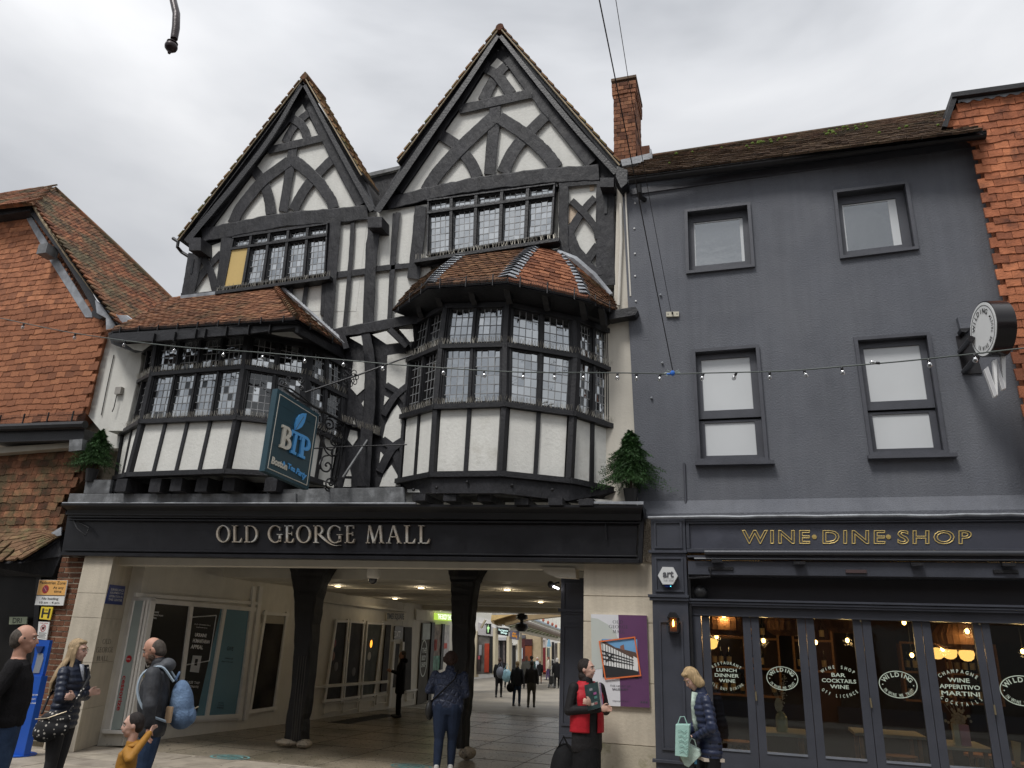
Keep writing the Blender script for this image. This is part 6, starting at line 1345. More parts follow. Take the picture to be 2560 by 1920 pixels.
shelf(-.75, .35, 13.2, [1.05, 1.45, 1.9], 'at the left of the room'); shelf(.55, 1.15, 13.3, [1.45, 1.9], 'right of the first bay'); shelf(2.1, 3.4, 13.4, [1.1, 1.5], 'at the right of the room')
WARM = emit('warm_bulb', (1, .55, .16), 12); GLOW = emit('lit_glass_shade', (1, .50, .13), 1.4)
for i, (S, u, v, Y, typ, where) in enumerate(((S12, 363, 403, 10.6, 0, 'at the top of the first door'), (S12, 303, 569, 11.2, 0, 'halfway down the top of the first door'), (S12, 258, 625, 11.0, 1, 'at the left of the first door'), (S12, 693, 603, 11.4, 0, 'in the second door'), (S12, 1125, 617, 11.2, 0, 'at the left of the third door'), (S12, 1388, 600, 11.8, 0, 'at the right of the third door'),
    (S13, 465, 452, 10.8, 0, 'at the top of the fourth door'), (S13, 530, 723, 11.6, 0, 'low in the fourth door'), (S13, 988, 525, 10.5, 0, 'beside the woven shade in the fifth door'), (S13, 785, 672, 11.0, 0, 'above the row of glass shades'), (S13, 738, 705, 11.2, 1, 'first of the row in the fifth door'), (S13, 842, 705, 11.2, 1, 'middle of the row in the fifth door'), (S13, 985, 722, 11.2, 1, 'last of the row in the fifth door'), (S13, 1450, 692, 11.3, 0, 'in the door at the right edge'))):
    c = S(u, v, Y); t = thing('pendant_lamp', ('bare glowing bulb ' if typ == 0 else 'glowing ribbed glass pendant ')+where, 'pendant lamp', tuple(c))
    mb = MB(); mb.tube([c+Vector((0, 0, .04)), Vector((c.x, c.y, 2.75))], .004, 5); mb.build('flex', IRON, t)
    mb = MB()
    if typ == 0: mb.ell(c, (.024, .024, .030), 12, 8); mb.build('bulb', WARM, t, smooth=True)
    else: mb.lathe([(.014, .065), (.08, .05), (.09, .014), (.072, -.045), (.036, -.07), (0, -.075)], c, n=18); mb.build('shade', GLOW, t, smooth=True)
    if typ == 0 and i in (0, 1, 3, 5, 8, 9, 13):
        l = bpy.data.lights.new('pendant', 'POINT'); l.energy = 4.5; l.color = (1, .60, .25); l.shadow_soft_size = .06; lo = bpy.data.objects.new('pendant_glow', l); COL.objects.link(lo); lo.location = c+Vector((0, -.08, -.02))
WICK = mat('woven_wicker', (.30, .15, .08), .8, .3, 3, .9, 60, .2, stretch=(6, 6, 1))
for S, u, v, r, where in ((S12, 370, 440, .34, 'behind the first door'), (S12, 900, 450, .30, 'behind the second door'), (S12, 1380, 440, .26, 'behind the third door'), (S13, 925, 560, .30, 'behind the fifth door')):
    c = S(u, v, 10.9); t = thing('woven_shade', 'large domed woven lampshade hanging '+where, 'lampshade', tuple(c)); mb = MB()
    mb.lathe([(r*.2, r*.55), (r*.7, r*.4), (r, 0), (r*.92, -r*.35), (r*.6, -r*.55), (r*.58, -r*.53)], c, n=28); mb.build('shade', WICK, t, smooth=True)
    mb = MB()
    for k in range(28): a = 2*math.pi*k/28; mb.tube([c+Vector((rr_*math.cos(a), rr_*math.sin(a), h_)) for rr_, h_ in ((r*.21, r*.55), (r*.71, r*.4), (r*1.01, 0), (r*.93, -r*.35), (r*.61, -r*.55))], .005, 4)
    mb.build('woven_ribs', WICK, t, kind='stuff'); mb = MB(); mb.tube([c+Vector((0, 0, r*.55)), Vector((c.x, c.y, 2.75))], .006, 5); mb.build('flex', IRON, t)
# tables, vases and chairs inside
TT = mat('zinc_table_top', (.42, .40, .37), .35, .15, 4)
def table(x0, x1, y0, y1, z, where):
    t = thing('table', 'pale topped restaurant table '+where, 'table', (x0, y0, 0)); bxp(t, x0, x1, y0, y1, z-.035, z, TT, 'table_top', .004)
    for x in (x0+.05, x1-.09):
        for y_ in (y0+.06, y1-.09): bxp(t, x, x+.04, y_, y_+.04, 0, z-.035, WOOD, 'leg')
zt1 = S12(880, 1340, 9.95).z
ta = S12(725, 1360, 9.8); tb = S12(1048, 1365, 9.8); table(ta.x-.1, tb.x+.02, 9.75, 10.5, ta.z, 'behind the second door')
tc_ = S13(815, 1470, 9.8); td_ = S13(1190, 1485, 9.8); table(tc_.x-.05, td_.x, 9.7, 10.5, tc_.z, 'behind the fifth door'); te_ = S13(640, 1395, 10.4); table(te_.x-.75, te_.x, 10.3, 11.0, te_.z, 'behind the fourth door')
v1 = thing('glass_vase', 'tall clear vase of dried foliage on the table behind the second door', 'vase', (S12(848, 1340, 9.95).x, 9.95, ta.z))
VG = mat('pale_green_glass', (.42, .47, .34), .2, .15, 6, coat=.6); DRY = mat('dried_flowers', (.50, .45, .36), .8, .2, 9)
cx = S12(848, 1340, 9.95).x; mb = MB(); mb.lathe([(.062, 0), (.066, .02), (.066, .15), (.05, .185), (.03, .20), (.03, .215)], (cx, 9.95, ta.z), n=16); mb.build('glass', VG, v1, smooth=True)
mb = MB(); rr = random.Random(8)
for k in range(4): 
    a = Vector((cx, 9.95, ta.z+.2)); b = a+Vector((-.10+.02*k, rr.uniform(-.02, .02), .28)); mb.tube([a, lerp(a, b, .5)+Vector((.01, 0, 0)), b], .002, 4)
a = Vector((cx, 9.95, ta.z+.2)); b = a+Vector((.07, 0, .42)); mb.tube([a, b], .003, 4)
for k in range(60): p = lerp(a, b, rr.uniform(.2, 1)); d = Vector((rr.gauss(0, .022), rr.gauss(0, .02), rr.gauss(0, .012))); mb.ell(p+d, (.009, .004, .006), 5, 4)
mb.ell(a+Vector((-.02, 0, .08)), (.045, .01, .08), 8, 6); mb.build('dried_stems', DRY, v1, kind='stuff')
cx = S13(950, 1450, 9.9).x; v2 = thing('ceramic_vase', 'square pink and white vase of dried grasses behind the fifth door', 'vase', (cx, 9.9, tc_.z))
bxp(v2, cx-.075, cx-.02, 9.87, 9.97, tc_.z, tc_.z+.21, mat('vase_white', (.58, .60, .55), .4), 'vase_side'); bxp(v2, cx-.018, cx+.075, 9.86, 9.98, tc_.z, tc_.z+.205, mat('vase_pink', (.62, .36, .52), .4), 'vase_body')
mb = MB()
for k in range(70): p = Vector((cx+rr.gauss(.0, .045), 9.92+rr.gauss(0, .03), tc_.z+.21+abs(rr.gauss(.05, .05)))); mb.ell(p, (.014, .006, .016), 6, 4)
for k in range(6): mb.tube([(cx, 9.92, tc_.z+.2), (cx-.12+.04*k, 9.92, tc_.z+.36+rr.random()*.08)], .002, 4)
mb.build('dried_grasses', DRY, v2, kind='stuff')
def chair(x, y, rz, where):
    t = thing('bar_stool', 'wooden stool with splayed pale legs '+where, 'stool', (x, y, 0))
    mb = MB(); mb.lathe([(.18, .62), (.18, .65), (0, .655)], (x, y, 0), n=16); mb.build('seat', WOOD, t)
    for k in range(4): a = rz+k*math.pi/2; mb = MB(); mb.tube([(x+.1*math.cos(a), y+.1*math.sin(a), .63), (x+.24*math.cos(a), y+.24*math.sin(a), 0)], .018, 6); mb.build('leg', mat('pale_leg', (.45, .30, .15), .5), t)
c = S12(470, 1200, 10.4); chair(c.x, 10.4, .4, 'behind the first door'); c = S13(420, 1450, 10.1); chair(c.x, 10.1, .9, 'behind the fourth door'); c = S13(1400, 1500, 10.2); chair(c.x, 10.2, .2, 'behind the door at the right edge'); c = S13(1090, 1450, 10.9); chair(c.x, 10.9, .2, 'behind the fifth door')
bk = thing('paper_board', 'tan upright menu board behind the door at the right edge', 'menu board', tuple(S13(1390, 1500, 9.8)))
mb = MB(); mb.prism([S13(1355, 1432, 9.75), S13(1435, 1450, 9.75), S13(1430, 1650, 9.75), S13(1395, 1650, 9.75)], (0, .03, 0)); mb.build('board', mat('tan_board', (.50, .36, .18), .7), bk)
# ================================================================ shops along the left side of the passage
p0 = Vector((-9.21, 11.08, 0)); nA = Vector((2.92, -.22, 0)).normalized()
def A16(u, v, o=0): return HP(*S16.px(u, v), p0+nA*o, nA)
def A9(u, v, o=0): return HP(*S9.px(u, v), p0+nA*o, nA)
def X9(u, v, X=-8.98): return PX(*S9.px(u, v), X)
def X10(u, v, X=-8.98): return PX(*S10.px(u, v), X)
sA = thing('accessory_shop_front', 'cream corner shop window with black and blue charity posters inside the passage', 'shopfront', (-9.2, 11, 0))
mb = MB(); mb.prism([(-9.50, 10.05, 0), (-9.28, 10.08, 0), (-8.985, 13.9, 0), (-8.985, 14.6, 0), (-10, 14.6, 0), (-10.3, 10.2, 0)], (0, 0, 3.1)); mb.build('wall', CREAM, sA)
def pane(par, pts, m, nm='glass_pane', t=.02):
    q = [Vector(p) for p in pts]; n = qn(q); mb = MB(); mb.hexa([p+n*t for p in q]+[p-n*.01 for p in q]); o = mb.build(nm, m, par); return q, o
def bars(par, q, us, vs_, w_=.045, t=.05, m=None):
    W = (q[1]-q[0]).length; H = (q[3]-q[0]).length
    for i, u in enumerate(us): mb = MB(); qbox(mb, q, u-w_/W/2, u+w_/W/2, -w_/H, 1+w_/H, t+.002*i, 0); mb.build('mullion', m or WHITEP, par)
    for i, v in enumerate(vs_): mb = MB(); qbox(mb, q, -w_/W, 1+w_/W, v-w_/H/2, v+w_/H/2, t+.012+.002*i, 0); mb.build('rail', m or WHITEP, par)
SHOPBLK = mat('poster_black', (.012, .012, .013), .25, .1, 3, coat=.3)
q = [A16(500, 225), A16(1400, 300), A16(1262, 1262), A16(300, 1312)]
W_ = (q[1]-q[0]).length
bars(sA, q, [0, 1], [0, 1], .07)
qa, _ = pane(sA, [A16(525, 238), A16(828, 268), A16(700, 1300), A16(318, 1298)], SHOPBLK)
qb, _ = pane(sA, [A16(865, 272), A16(1130, 292), A16(965, 1285), A16(735, 1298)], mat('pale_teal_glass', (.13, .26, .33), .12, .06, 2, coat=.4))
qc, _ = pane(sA, [A16(1165, 296), A16(1388, 312), A16(1248, 1248), A16(1000, 1278)], MATS['pale_teal_glass'])
for a, b in (((846, 268), (715, 1300)), ((1147, 292), (982, 1282))):
    mb = MB(); A_1, B_1 = A16(*a), A16(*b); e = Vector((.003, .04, 0)); mb.hexa([A_1-e+nA*.05, A_1+e+nA*.05, B_1+e+nA*.05, B_1-e+nA*.05, A_1-e, A_1+e, B_1+e, B_1-e]); mb.build('mullion', WHITEP, sA)
pk, _ = pane(sA, [A16(865, 272, .012), A16(1118, 290, .012), A16(888, 1288, .012), A16(735, 1298, .012)], SHOPBLK, 'poster')
def wq(u0, v0, u1, v1, k=0, F=A16, o=.034, sl=-.20): # text box following the leaning wall
    return [F(u0+sl*0, v0, o), F(u1, v0+(u1-u0)*.1, o), F(u1+(v1-v0)*sl, v1+(u1-u0)*.08, o), F(u0+(v1-v0)*sl, v1, o)]
PY_ = mat('poster_yellow', (.80, .62, .03), .4); PB_ = mat('poster_blue', (.02, .18, .55), .4); PWt = mat('poster_text_white', (.72, .72, .72), .4)
for i, s_ in enumerate(('UKRAINE', 'HUMANITARIAN', 'APPEAL')):
    write(sA, s_, wq(895-i*18, 512+i*52, (1000, 1027, 968)[i], 545+i*54), PWt, 'lettering', bold=.03, off=.003)
    write(sA, s_, wq(512-i*5, 316+i*26, (568, 604, 548)[i], 332+i*26), PWt, 'lettering', bold=.02, off=.003)
write(sA, 'OLD GEORGE MALL', wq(888, 428, 1035, 440), PWt, 'lettering', off=.003); write(sA, 'SUPPORTING', wq(905, 456, 1003, 466), PWt, 'lettering', off=.003)
write(sA, 'THE', wq(440, 625, 540, 700), PB_, 'lettering', bold=.03, off=.003)
write(sA, 'DONATION', wq(418, 745, 690, 820, o=.034), PWt, 'lettering', bold=.03, off=.003); write(sA, 'COUNTS', wq(392, 850, 640, 940), PY_, 'lettering', bold=.03, off=.003)
mb = MB(); q_ = wq(378, 962, 620, 978); qbox(mb, q_, 0, 1, 0, 1, .002, 0); mb.build('underline', PY_, sA)
write(sA, 'PLEASE TAP', wq(790, 940, 935, 965), PWt, 'lettering', off=.003); write(sA, 'TO DONATE', wq(790, 978, 925, 1000), PWt, 'lettering', off=.003)
for a, b in (((848, 372), (1085, 355)), ((1085, 355), (1020, 765)), ((1020, 765), (790, 805))):
    mb = MB(); mb.tube([A16(*a, .04), A16(*b, .04)], .008, 4); mb.build('poster_line', PWt, sA)
mb = MB(); q_ = [A16(872, 716, .04), A16(952, 720, .04), A16(925, 872, .04), A16(845, 862, .04)]; qbox(mb, q_, 0, 1, 0, 1, .003, 0); mb.build('poster_card', mat('card_grey', (.45, .46, .47), .5), sA); mb = MB(); qbox(mb, q_, .35, .65, .2, .6, .005, -.003); mb.build('card_symbol', SHOPBLK, sA)
for i, s_ in enumerate(('FIND US', 'EASY SHOP')): write(sA, s_, wq(1165-i*30, 735+i*28, 1235, 747+i*28), SHOPBLK, 'lettering', off=.003)
write(sA, 'GIVE', wq(1185, 635, 1240, 670), SHOPBLK, 'lettering', off=.003)
for i in range(3): write(sA, ('SCAN', 'ONLINE', 'HERE')[i], wq(1105-i*6, 1135+i*22, 1150, 1147+i*22), SHOPBLK, 'lettering', off=.003)
# strip window facing the street
YA = 10.04
sq = [S16(345, 226, YA), S16(436, 224, YA), S16(228, 1382, YA), S16(128, 1386, YA)]
mb = MB(); mb.prism([S16(325, 190, YA+.01), S16(480, 195, YA+.01), S16(500, 225, YA+.01), S16(300, 1400, YA+.01), S16(60, 1400, YA+.01)], (0, .1, 0)); mb.build('frame', WHITEP, sA)
pane(sA, sq, mat('frosted_teal_strip', (.36, .42, .41), .3, .04, 3), t=.012)
for a, b in (((345, 222), (125, 1388)), ((438, 222), (240, 1388)), ((470, 215), (268, 1395))): mb = MB(); mb.tube([S16(*a, YA-.02), S16(*b, YA-.02)], .018, 6); mb.build('glazing_bar', WHITEP, sA)
mb = MB(); mb.prism([S16(50, 1385, YA-.06), S16(262, 1395, YA-.06), S16(262, 1425, YA-.06), S16(60, 1420, YA-.06)], (0, .15, 0), .006); mb.build('sill', WHITEP, sA)
mb = MB(); mb.prism([S16(60, 1420, YA), S16(265, 1425, YA), S16(240, 1530, YA), S16(8, 1530, YA)], (0, .1, 0)); mb.build('stall_riser', mat('chipped_cream', (.58, .55, .48), .8, .06, 6, .3, 30, c2=(.24, .22, .2), c2s=6, c2t=.62), sA)
RED_ = mat('accessory_red', (.45, .02, .03), .4)
tq = [S16(262, 895, YA-.02), S16(280, 895, YA-.02), S16(225, 1215, YA-.02), S16(190, 1215, YA-.02)]
vs, fs = txt2d('cessorize', bold=.02); vs = [Vector((v.y, -v.x, 0)) for v in vs]
fitq(vs, fs, [S16(250, 898, YA), S16(284, 900, YA), S16(228, 1215, YA), S16(190, 1212, YA)], .016).build('lettering', RED_, sA)
c = S16(296, 748, YA-.014); mb = MB(); mb.lathe([(.052, 0), (.052, -.002), (0, -.002)], c, (0, 1, 0), 20); mb.build('red_badge', RED_, sA)
write(sA, 'tona', [c+Vector((-.035, -.006, .013)), c+Vector((.035, -.006, .013)), c+Vector((.035, -.006, -.013)), c+Vector((-.035, -.006, -.013))], PWt)
# cornice/fascia pieces of first shop
mb = MB(); a, b, c_, d_ = A16(340, 150, .0), A16(1480, 235, .0), A16(1480, 262, .0), A16(340, 185, .0); mb.hexa([p+nA*.05 for p in (a, b, c_, d_)]+[a, b, c_, d_]); mb.build('fascia_rail', WHITEP, sA)
mb = MB(); a, b = A9(-40, 40), A9(700, 215); z = Vector((0, 0, .1)); mb.hexa([a, b, b+z, a+z]+[p+nA*.12 for p in (a, b, b+z, a+z)]); 
mb.build('shop_cornice', BEAM, sA)
for v0, v1, o in ((1300, 1322, .07), (1322, 1345, .045)):
    mb = MB(); p_ = [A16(290, v0), A16(1290, v0-48), A16(1288, v1-48), A16(285, v1)]; mb.hexa([p+nA*o for p in p_]+p_); mb.build('sill', WHITEP, sA)
for u in (1440, 1500):
    mb = MB(); a, b = A9(u-980 if False else (405 if u == 1440 else 455), 265), A9(285 if u == 1440 else 335, 1290); e = Vector((.002, .05, 0)); mb.hexa([a-e+nA*.06, a+e+nA*.06, b+e+nA*.06, b-e+nA*.06, a-e, a+e, b+e, b-e]); mb.build('pilaster_strip', WHITEP, sA)
q = [A9(490, 470), A9(655, 482), A9(558, 1198), A9(370, 1225)]
pane(sA, q, mat('shop_dark_glass', (.030, .025, .020), .5, .8, 1.8, spec=.08)); bars(sA, q, [0, 1], [0, 1], .06)
mb = MB(); a = [A9(480, 475, .03), A9(650, 490, .03), A9(645, 555, .03), A9(470, 545, .03)]; qbox(mb, a, 0, 1, 0, 1, .003, 0); mb.build('blind', mat('blind_cream', (.36, .33, .27), .7), sA)
# second shop, past the thick post
sB = thing('long_shop_front', 'cream panelled shop windows between the two posts inside the passage', 'shopfront', (-9, 17, 0))
bxp(sB, -9.6, -9.0, 14.62, 19.3, 0, 3.1, CREAM, 'wall')
SG = MATS['shop_dark_glass']
for i, pts in enumerate((((1040, 532), (1128, 532), (1078, 1132), (950, 1142)), ((1148, 534), (1250, 542), (1208, 1112), (1096, 1128)), ((1278, 545), (1398, 552), (1330, 1095), (1232, 1110)))):
    q, _ = pane(sB, [X9(*p) for p in pts], SG if i < 2 else mat('green_grey_glass', (.06, .065, .05), .5, .4, 4, spec=.1), t=.015)
    bars(sB, q, [0, 1], [0, 1], .05, .04)
for u0, u1 in ((955, 1080), (1100, 1205), (1222, 1335)):
    q = [X9(u0, 1170-(u0-955)*.06), X9(u1, 1160-(u1-955)*.06), X9(u1-8, 1222-(u1-955)*.08), X9(u0-8, 1240-(u0-955)*.08)]; bars(sB, q, [0, 1], [0, 1], .025, .02, CREAM)
mb = MB(); mb.box(-8.98, -8.90, 14.7, 18.6, .62, .68); mb.build('sill', CREAM, sB)
mb = MB(); mb.box(-8.98, -8.86, 14.0, 19.3, 2.36, 2.42); mb.build('cornice', CREAM, sB)
# glowing goods seen in the windows
gd = thing('window_goods', 'blurred stock and an orange light inside the long dark shop window', 'shop display', tuple(X9(1310, 700))); c = X9(1315, 705, -8.96)
mb = MB(); mb.ell(c, (.01, .06, .09), 8, 6); mb.build('orange_lamp', emit('orange_display', (1, .35, .04), 1.6), gd)
for u, v, cc_ in ((1030, 700, (.2, .03, .03)), (1045, 880, (.10, .09, .08)), (1180, 920, (.08, .07, .06)), (1300, 800, (.4, .38, .33)), (1020, 800, (.16, .06, .03))):
    c = X9(u, v, -8.965); mb = MB(); mb.ell(c, (.008, .09, .10), 8, 6); mb.build('item', mat('goods_%d' % int(cc_[0]*100+cc_[1]*1000), cc_, .6), gd)
# third: Times Square door
sC = thing('corner_shop_front', 'cream shop doorway under a TIMES SQUARE sign inside the passage', 'shopfront', (-9, 19.8, 0))
bxp(sC, -9.6, -9.0, 19.32, 21.0, 0, 3.1, CREAM, 'wall')
def c10(par, pts, m, nm='panel', t=.02): return pane(par, [X10(*p) for p in pts], m, nm, t)
c10(sC, [(80, 462), (222, 462), (218, 532), (76, 532)], mat('times_board', (.68, .64, .56), .7), 'sign_board', .03)
write(sC, 'TIMES SQUARE', [X10(84, 470, -8.94), X10(216, 472, -8.94), X10(214, 528, -8.94), X10(80, 522, -8.94)], IRON, bold=.03)
c10(sC, [(75, 560), (112, 560), (75, 1070), (30, 1075)], SG, 'glass_pane'); q, _ = c10(sC, [(142, 568), (205, 570), (200, 665), (135, 672)], mat('fanlight_dark', (.10, .095, .085), .3), 'fanlight')
write(sC, '3DATT', [X10(142, 605, -8.95), X10(188, 607, -8.95), X10(184, 655, -8.95), X10(138, 660, -8.95)], PWt, bold=.03)
c10(sC, [(140, 705), (178, 705), (150, 1040), (118, 1040)], SG, 'glass_pane'); c10(sC, [(215, 575), (272, 578), (262, 1060), (205, 1068)], SG, 'glass_pane')
c10(sC, [(128, 690), (142, 690), (105, 1180), (88, 1182)], WHITEP, 'door_stile', .04); c10(sC, [(196, 690), (210, 690), (190, 1090), (176, 1092)], WHITEP, 'door_stile', .04)
c10(sC, [(222, 1062), (308, 1050), (308, 1062), (222, 1074)], WHITEP, 'sill', .05)
for pts in (((0, 1105), (75, 1100), (72, 1155), (-4, 1165)), ((230, 1090), (285, 1082), (284, 1130), (229, 1140))): bars(sC, [X10(*p) for p in pts], [0, 1], [0, 1], .025, .025, CREAM)
# body shop
sD = thing('cosmetics_shop_front', 'dark framed shop with THE BODY SHOP in an oval on its window beyond the passage', 'shopfront', (-9, 21.8, 0))
bxp(sD, -9.6, -9.02, 21.02, 24.6, 0, 3.6, CREAM, 'wall')
q, _ = c10(sD, [(350, 545), (415, 545), (385, 1150), (310, 1175)], mat('body_glass', (.09, .085, .075), .5, .3, 2, spec=.1), 'glass_pane', .02)
c10(sD, [(355, 548), (412, 550), (408, 670), (348, 675)], mat('pale_blue_print', (.42, .47, .47), .5), 'top_print', .03)
c10(sD, [(418, 540), (440, 540), (410, 1130), (386, 1140)], IRON, 'door_frame', .06); c10(sD, [(500, 552), (518, 552), (498, 900), (480, 905)], IRON, 'door_frame', .06)
c10(sD, [(444, 556), (498, 556), (480, 900), (425, 910)], mat('shop_inside', (.17, .13, .11), .6, .6, 6), 'glass_pane'); c10(sD, [(430, 672), (465, 672), (462, 755), (424, 760)], mat('display_red', (.50, .06, .04), .5), 'display'); c10(sD, [(520, 560), (560, 560), (555, 800), (512, 805)], mat('cool_display', (.42, .40, .40), .5, .3, 8), 'display'); c10(sD, [(512, 700), (540, 700), (538, 740), (508, 742)], MATS['display_red'], 'display', .03)
c10(sD, [(424, 800), (492, 795), (488, 900), (400, 935)], mat('green_goods', (.10, .22, .17), .6, .6, 7), 'display', .025)
c10(sD, [(300, 440), (455, 455), (455, 535), (300, 520)], CREAM, 'fascia_board', .04)
qs = [X10(455, 468, -8.9), X10(585, 475, -8.9), X10(585, 532, -8.9), X10(455, 520, -8.9)]
mb = MB(); qbox(mb, qs, 0, 1, 0, 1, .05, .05); mb.build('lit_sign', emit('lime_sign', (.42, .62, .08), .8), sD); write(sD, 'THE BODY SHOP', [bil(qs, .05, .12), bil(qs, .95, .12), bil(qs, .95, .88), bil(qs, .05, .88)], emit('sign_white_lit', (.9, .95, .85), 1.1), off=.055, bold=.02)
ov = [X10(345, 672, -8.955), X10(398, 675, -8.955), X10(388, 955, -8.955), X10(328, 965, -8.955)]
PALEP = mat('pale_oval_print', (.56, .60, .56), .5)
vs, fs = ring(.5, .5, .5, .5, .09, .035, 0, 360, 30); mb = MB(); mb.add([bil(ov, v.x, 1-v.y)+Vector((.003, 0, 0)) for v in vs], fs); mb.build('oval_ring', PALEP, sD)
for s_, v0 in (('THE', .22), ('BODY', .42), ('SHOP', .60)): write(sD, s_, [bil(ov, .24, v0), bil(ov, .80, v0), bil(ov, .80, v0+.14), bil(ov, .24, v0+.14)], PALEP, off=.004, bold=.03)
# ================================================================ the open mall street beyond
def M17(u, v, Y): return S17(u, v, Y)
MC = mat('mall_cream', (.62, .55, .40), .7, .05, 3); MW = mat('mall_white', (.66, .65, .62), .7, .04, 3)
def shopfar(label, Y, bits, cat='shopfront'):
    t = thing('mall_shop', label, cat, tuple(M17(*bits[0][1][0], Y)))
    for i, (nm, pts, m, pr) in enumerate(bits):
        mb = MB(); mb.prism([M17(u, v, Y-pr) for u, v in pts], (0, .35, 0)); mb.build(nm, m, t)
    return t
def R4(u0, v0, u1, v1, dx=0): return [(u0, v0), (u1, v0), (u1+dx, v1), (u0+dx, v1)]
BLK = mat('far_black', (.015, .015, .018), .4); GLS = mat('far_window', (.13, .12, .11), .3, .7, 3)
s1 = shopfar('nearest mall shop beyond the second post with a red banner in its window', 27.5, (
    ('wall', [(560, 640), (960, 760), (950, 1700), (520, 1700)], MW, 0), ('pilaster', [(600, 940), (640, 950), (610, 1750), (555, 1750)], MC, .2), ('glass_pane', [(645, 1045), (860, 1050), (850, 1680), (620, 1700)], GLS, .08), ('banner', R4(772, 1165, 850, 1665, -8), mat('far_red', (.42, .05, .02), .5), .12),
    ('poster', R4(675, 1190, 720, 1370, -4), mat('far_grey', (.33, .34, .36), .6), .12), ('column', R4(868, 1045, 912, 1680, -6), BLK, .15), ('pilaster', R4(916, 900, 958, 1690, -6), MC, .2), ('display', R4(650, 1370, 700, 1650, -6), mat('far_mannequin', (.05, .04, .04), .6), .13), ('display', R4(655, 1380, 690, 1440), mat('far_pink', (.5, .1, .13), .6), .15),
    ('fascia', [(660, 800), (960, 900), (950, 1045), (640, 1015)], mat('far_lilac_grey', (.46, .44, .45), .6), .12)))
s2 = shopfar('mall shop with a black doorway under a lit shop name', 30, (
    ('wall', [(955, 840), (1200, 900), (1200, 1750), (950, 1750)], MW, 0), ('doorway', R4(965, 1090, 1150, 1720, -4), BLK, .05), ('display', R4(1000, 1120, 1030, 1700), mat('far_dim', (.13, .11, .11), .6, .5, 6), .09), ('display', R4(1088, 1130, 1122, 1500), MATS['far_dim'], .09), ('valance', R4(968, 1060, 1145, 1112), mat('far_pale', (.48, .48, .50), .6), .2), ('pilaster', R4(1152, 1040, 1196, 1720, -6), MC, .2)))
s3 = shopfar('white framed mall shop below the hanging purple sign', 33, (('wall', [(1190, 900), (1375, 950), (1375, 1720), (1190, 1720)], MW, 0), ('glass_pane', R4(1202, 1160, 1250, 1700), GLS, .06), ('door', R4(1256, 1200, 1300, 1700), BLK, .06), ('display', R4(1252, 1170, 1315, 1195), MW, .12), ('pilaster', R4(1342, 1050, 1370, 1720, -4), MC, .25)))
s4 = shopfar('mall entrance with dark red doors under a cream arch', 36, (('wall', [(1370, 1000), (1440, 970), (1560, 985), (1745, 1030), (1745, 1700), (1365, 1700)], mat('far_sand', (.47, .38, .25), .7), 0), ('door', R4(1376, 1090, 1470, 1680), mat('far_maroon', (.085, .018, .018), .5), .12), ('door', R4(1468, 1205, 1585, 1680), mat('far_orange_brown', (.26, .065, .02), .5), .11), ('door_head', R4(1468, 1090, 1588, 1200), mat('far_plum', (.05, .012, .018), .5), .13), ('light_strip', R4(1412, 1245, 1426, 1430), mat('far_lightstrip', (.6, .7, .8), .4), .16), ('wall_sign', R4(1392, 1020, 1470, 1078), mat('far_slate', (.12, .12, .14), .5), .1)))
s5 = shopfar('farthest mall shops with narrow maroon and black fronts', 40, (('wall', [(1720, 1020), (2120, 1060), (2120, 1750), (1720, 1750)], MW, 0), ('pilaster', R4(1726, 1120, 1748, 1700), MC, .2), ('glass_pane', R4(1752, 1240, 1770, 1700), GLS, .1), ('door', R4(1770, 1230, 1824, 1700), mat('far_red_lit', (.17, .012, .02), .5), .12), ('pilaster', R4(1828, 1230, 1844, 1700), MC, .2), ('glass_pane', R4(1848, 1240, 1895, 1700), mat('far_green_grey', (.16, .2, .19), .5), .1), ('pilaster', R4(1898, 1200, 1926, 1700), MC, .2), ('door', R4(1930, 1140, 1962, 1700), BLK, .12), ('glass_pane', R4(1985, 1160, 2020, 1700), GLS, .1), ('pilaster', R4(2030, 1150, 2058, 1700), MC, .2), ('banner', R4(1752, 1640, 1830, 1660), MATS['far_red'], .3)))  # wine-red door: the red light of this shop put into its colour
# hanging signs
def hang(label, pts, Y, m, deco):
    t = thing('hanging_sign', label, 'sign', tuple(M17(*pts[0], Y))); mb = MB(); q = [M17(u, v, Y) for u, v in pts]; qbox(mb, q, 0, 1, 0, 1, .03, .03); mb.build('board', m, t)
    mb = MB(); a = M17(pts[0][0]-25, pts[0][1]+20, Y); mb.tube([a, q[0]], .02, 5); mb.build('bracket', IRON, t); deco(t, q)
def d1(t, q):
    mb = MB(); 
    for (u, v, r1, r2) in ((.5, .45, .2, .2), (.35, .42, .14, .12), (.65, .42, .14, .12), (.5, .7, .12, .18), (.48, .2, .05, .12)): c = bil(q, u, v); W = (q[1]-q[0]).length; H = (q[3]-q[0]).length; mb.ell(c+Vector((0, -.05, 0)), (r1*W, .01, r2*H), 10, 6)
    mb.build('green_logo', emit('logo_green', (.45, .75, .35), .9), t)
hang('black oval sign with a lit pale green leaf shape over the first mall shop', [(806, 822), (884, 826), (876, 1008), (800, 1000)], 25.5, BLK, d1)
def d2(t, q):
    write(t, 'The Fragrance', [bil(q, .08, .2), bil(q, .95, .2), bil(q, .95, .52), bil(q, .08, .52)], emit('lit_aqua', (.65, .9, .85), 1), off=.035, bold=.03); write(t, 'Shop', [bil(q, .3, .52), bil(q, .9, .52), bil(q, .9, .85), bil(q, .3, .85)], MATS['lit_aqua'], off=.035, bold=.03)
hang('black sign with lit pale blue shop name hanging in the mall', [(1000, 888), (1190, 905), (1180, 1040), (998, 1010)], 27.5, BLK, d2)
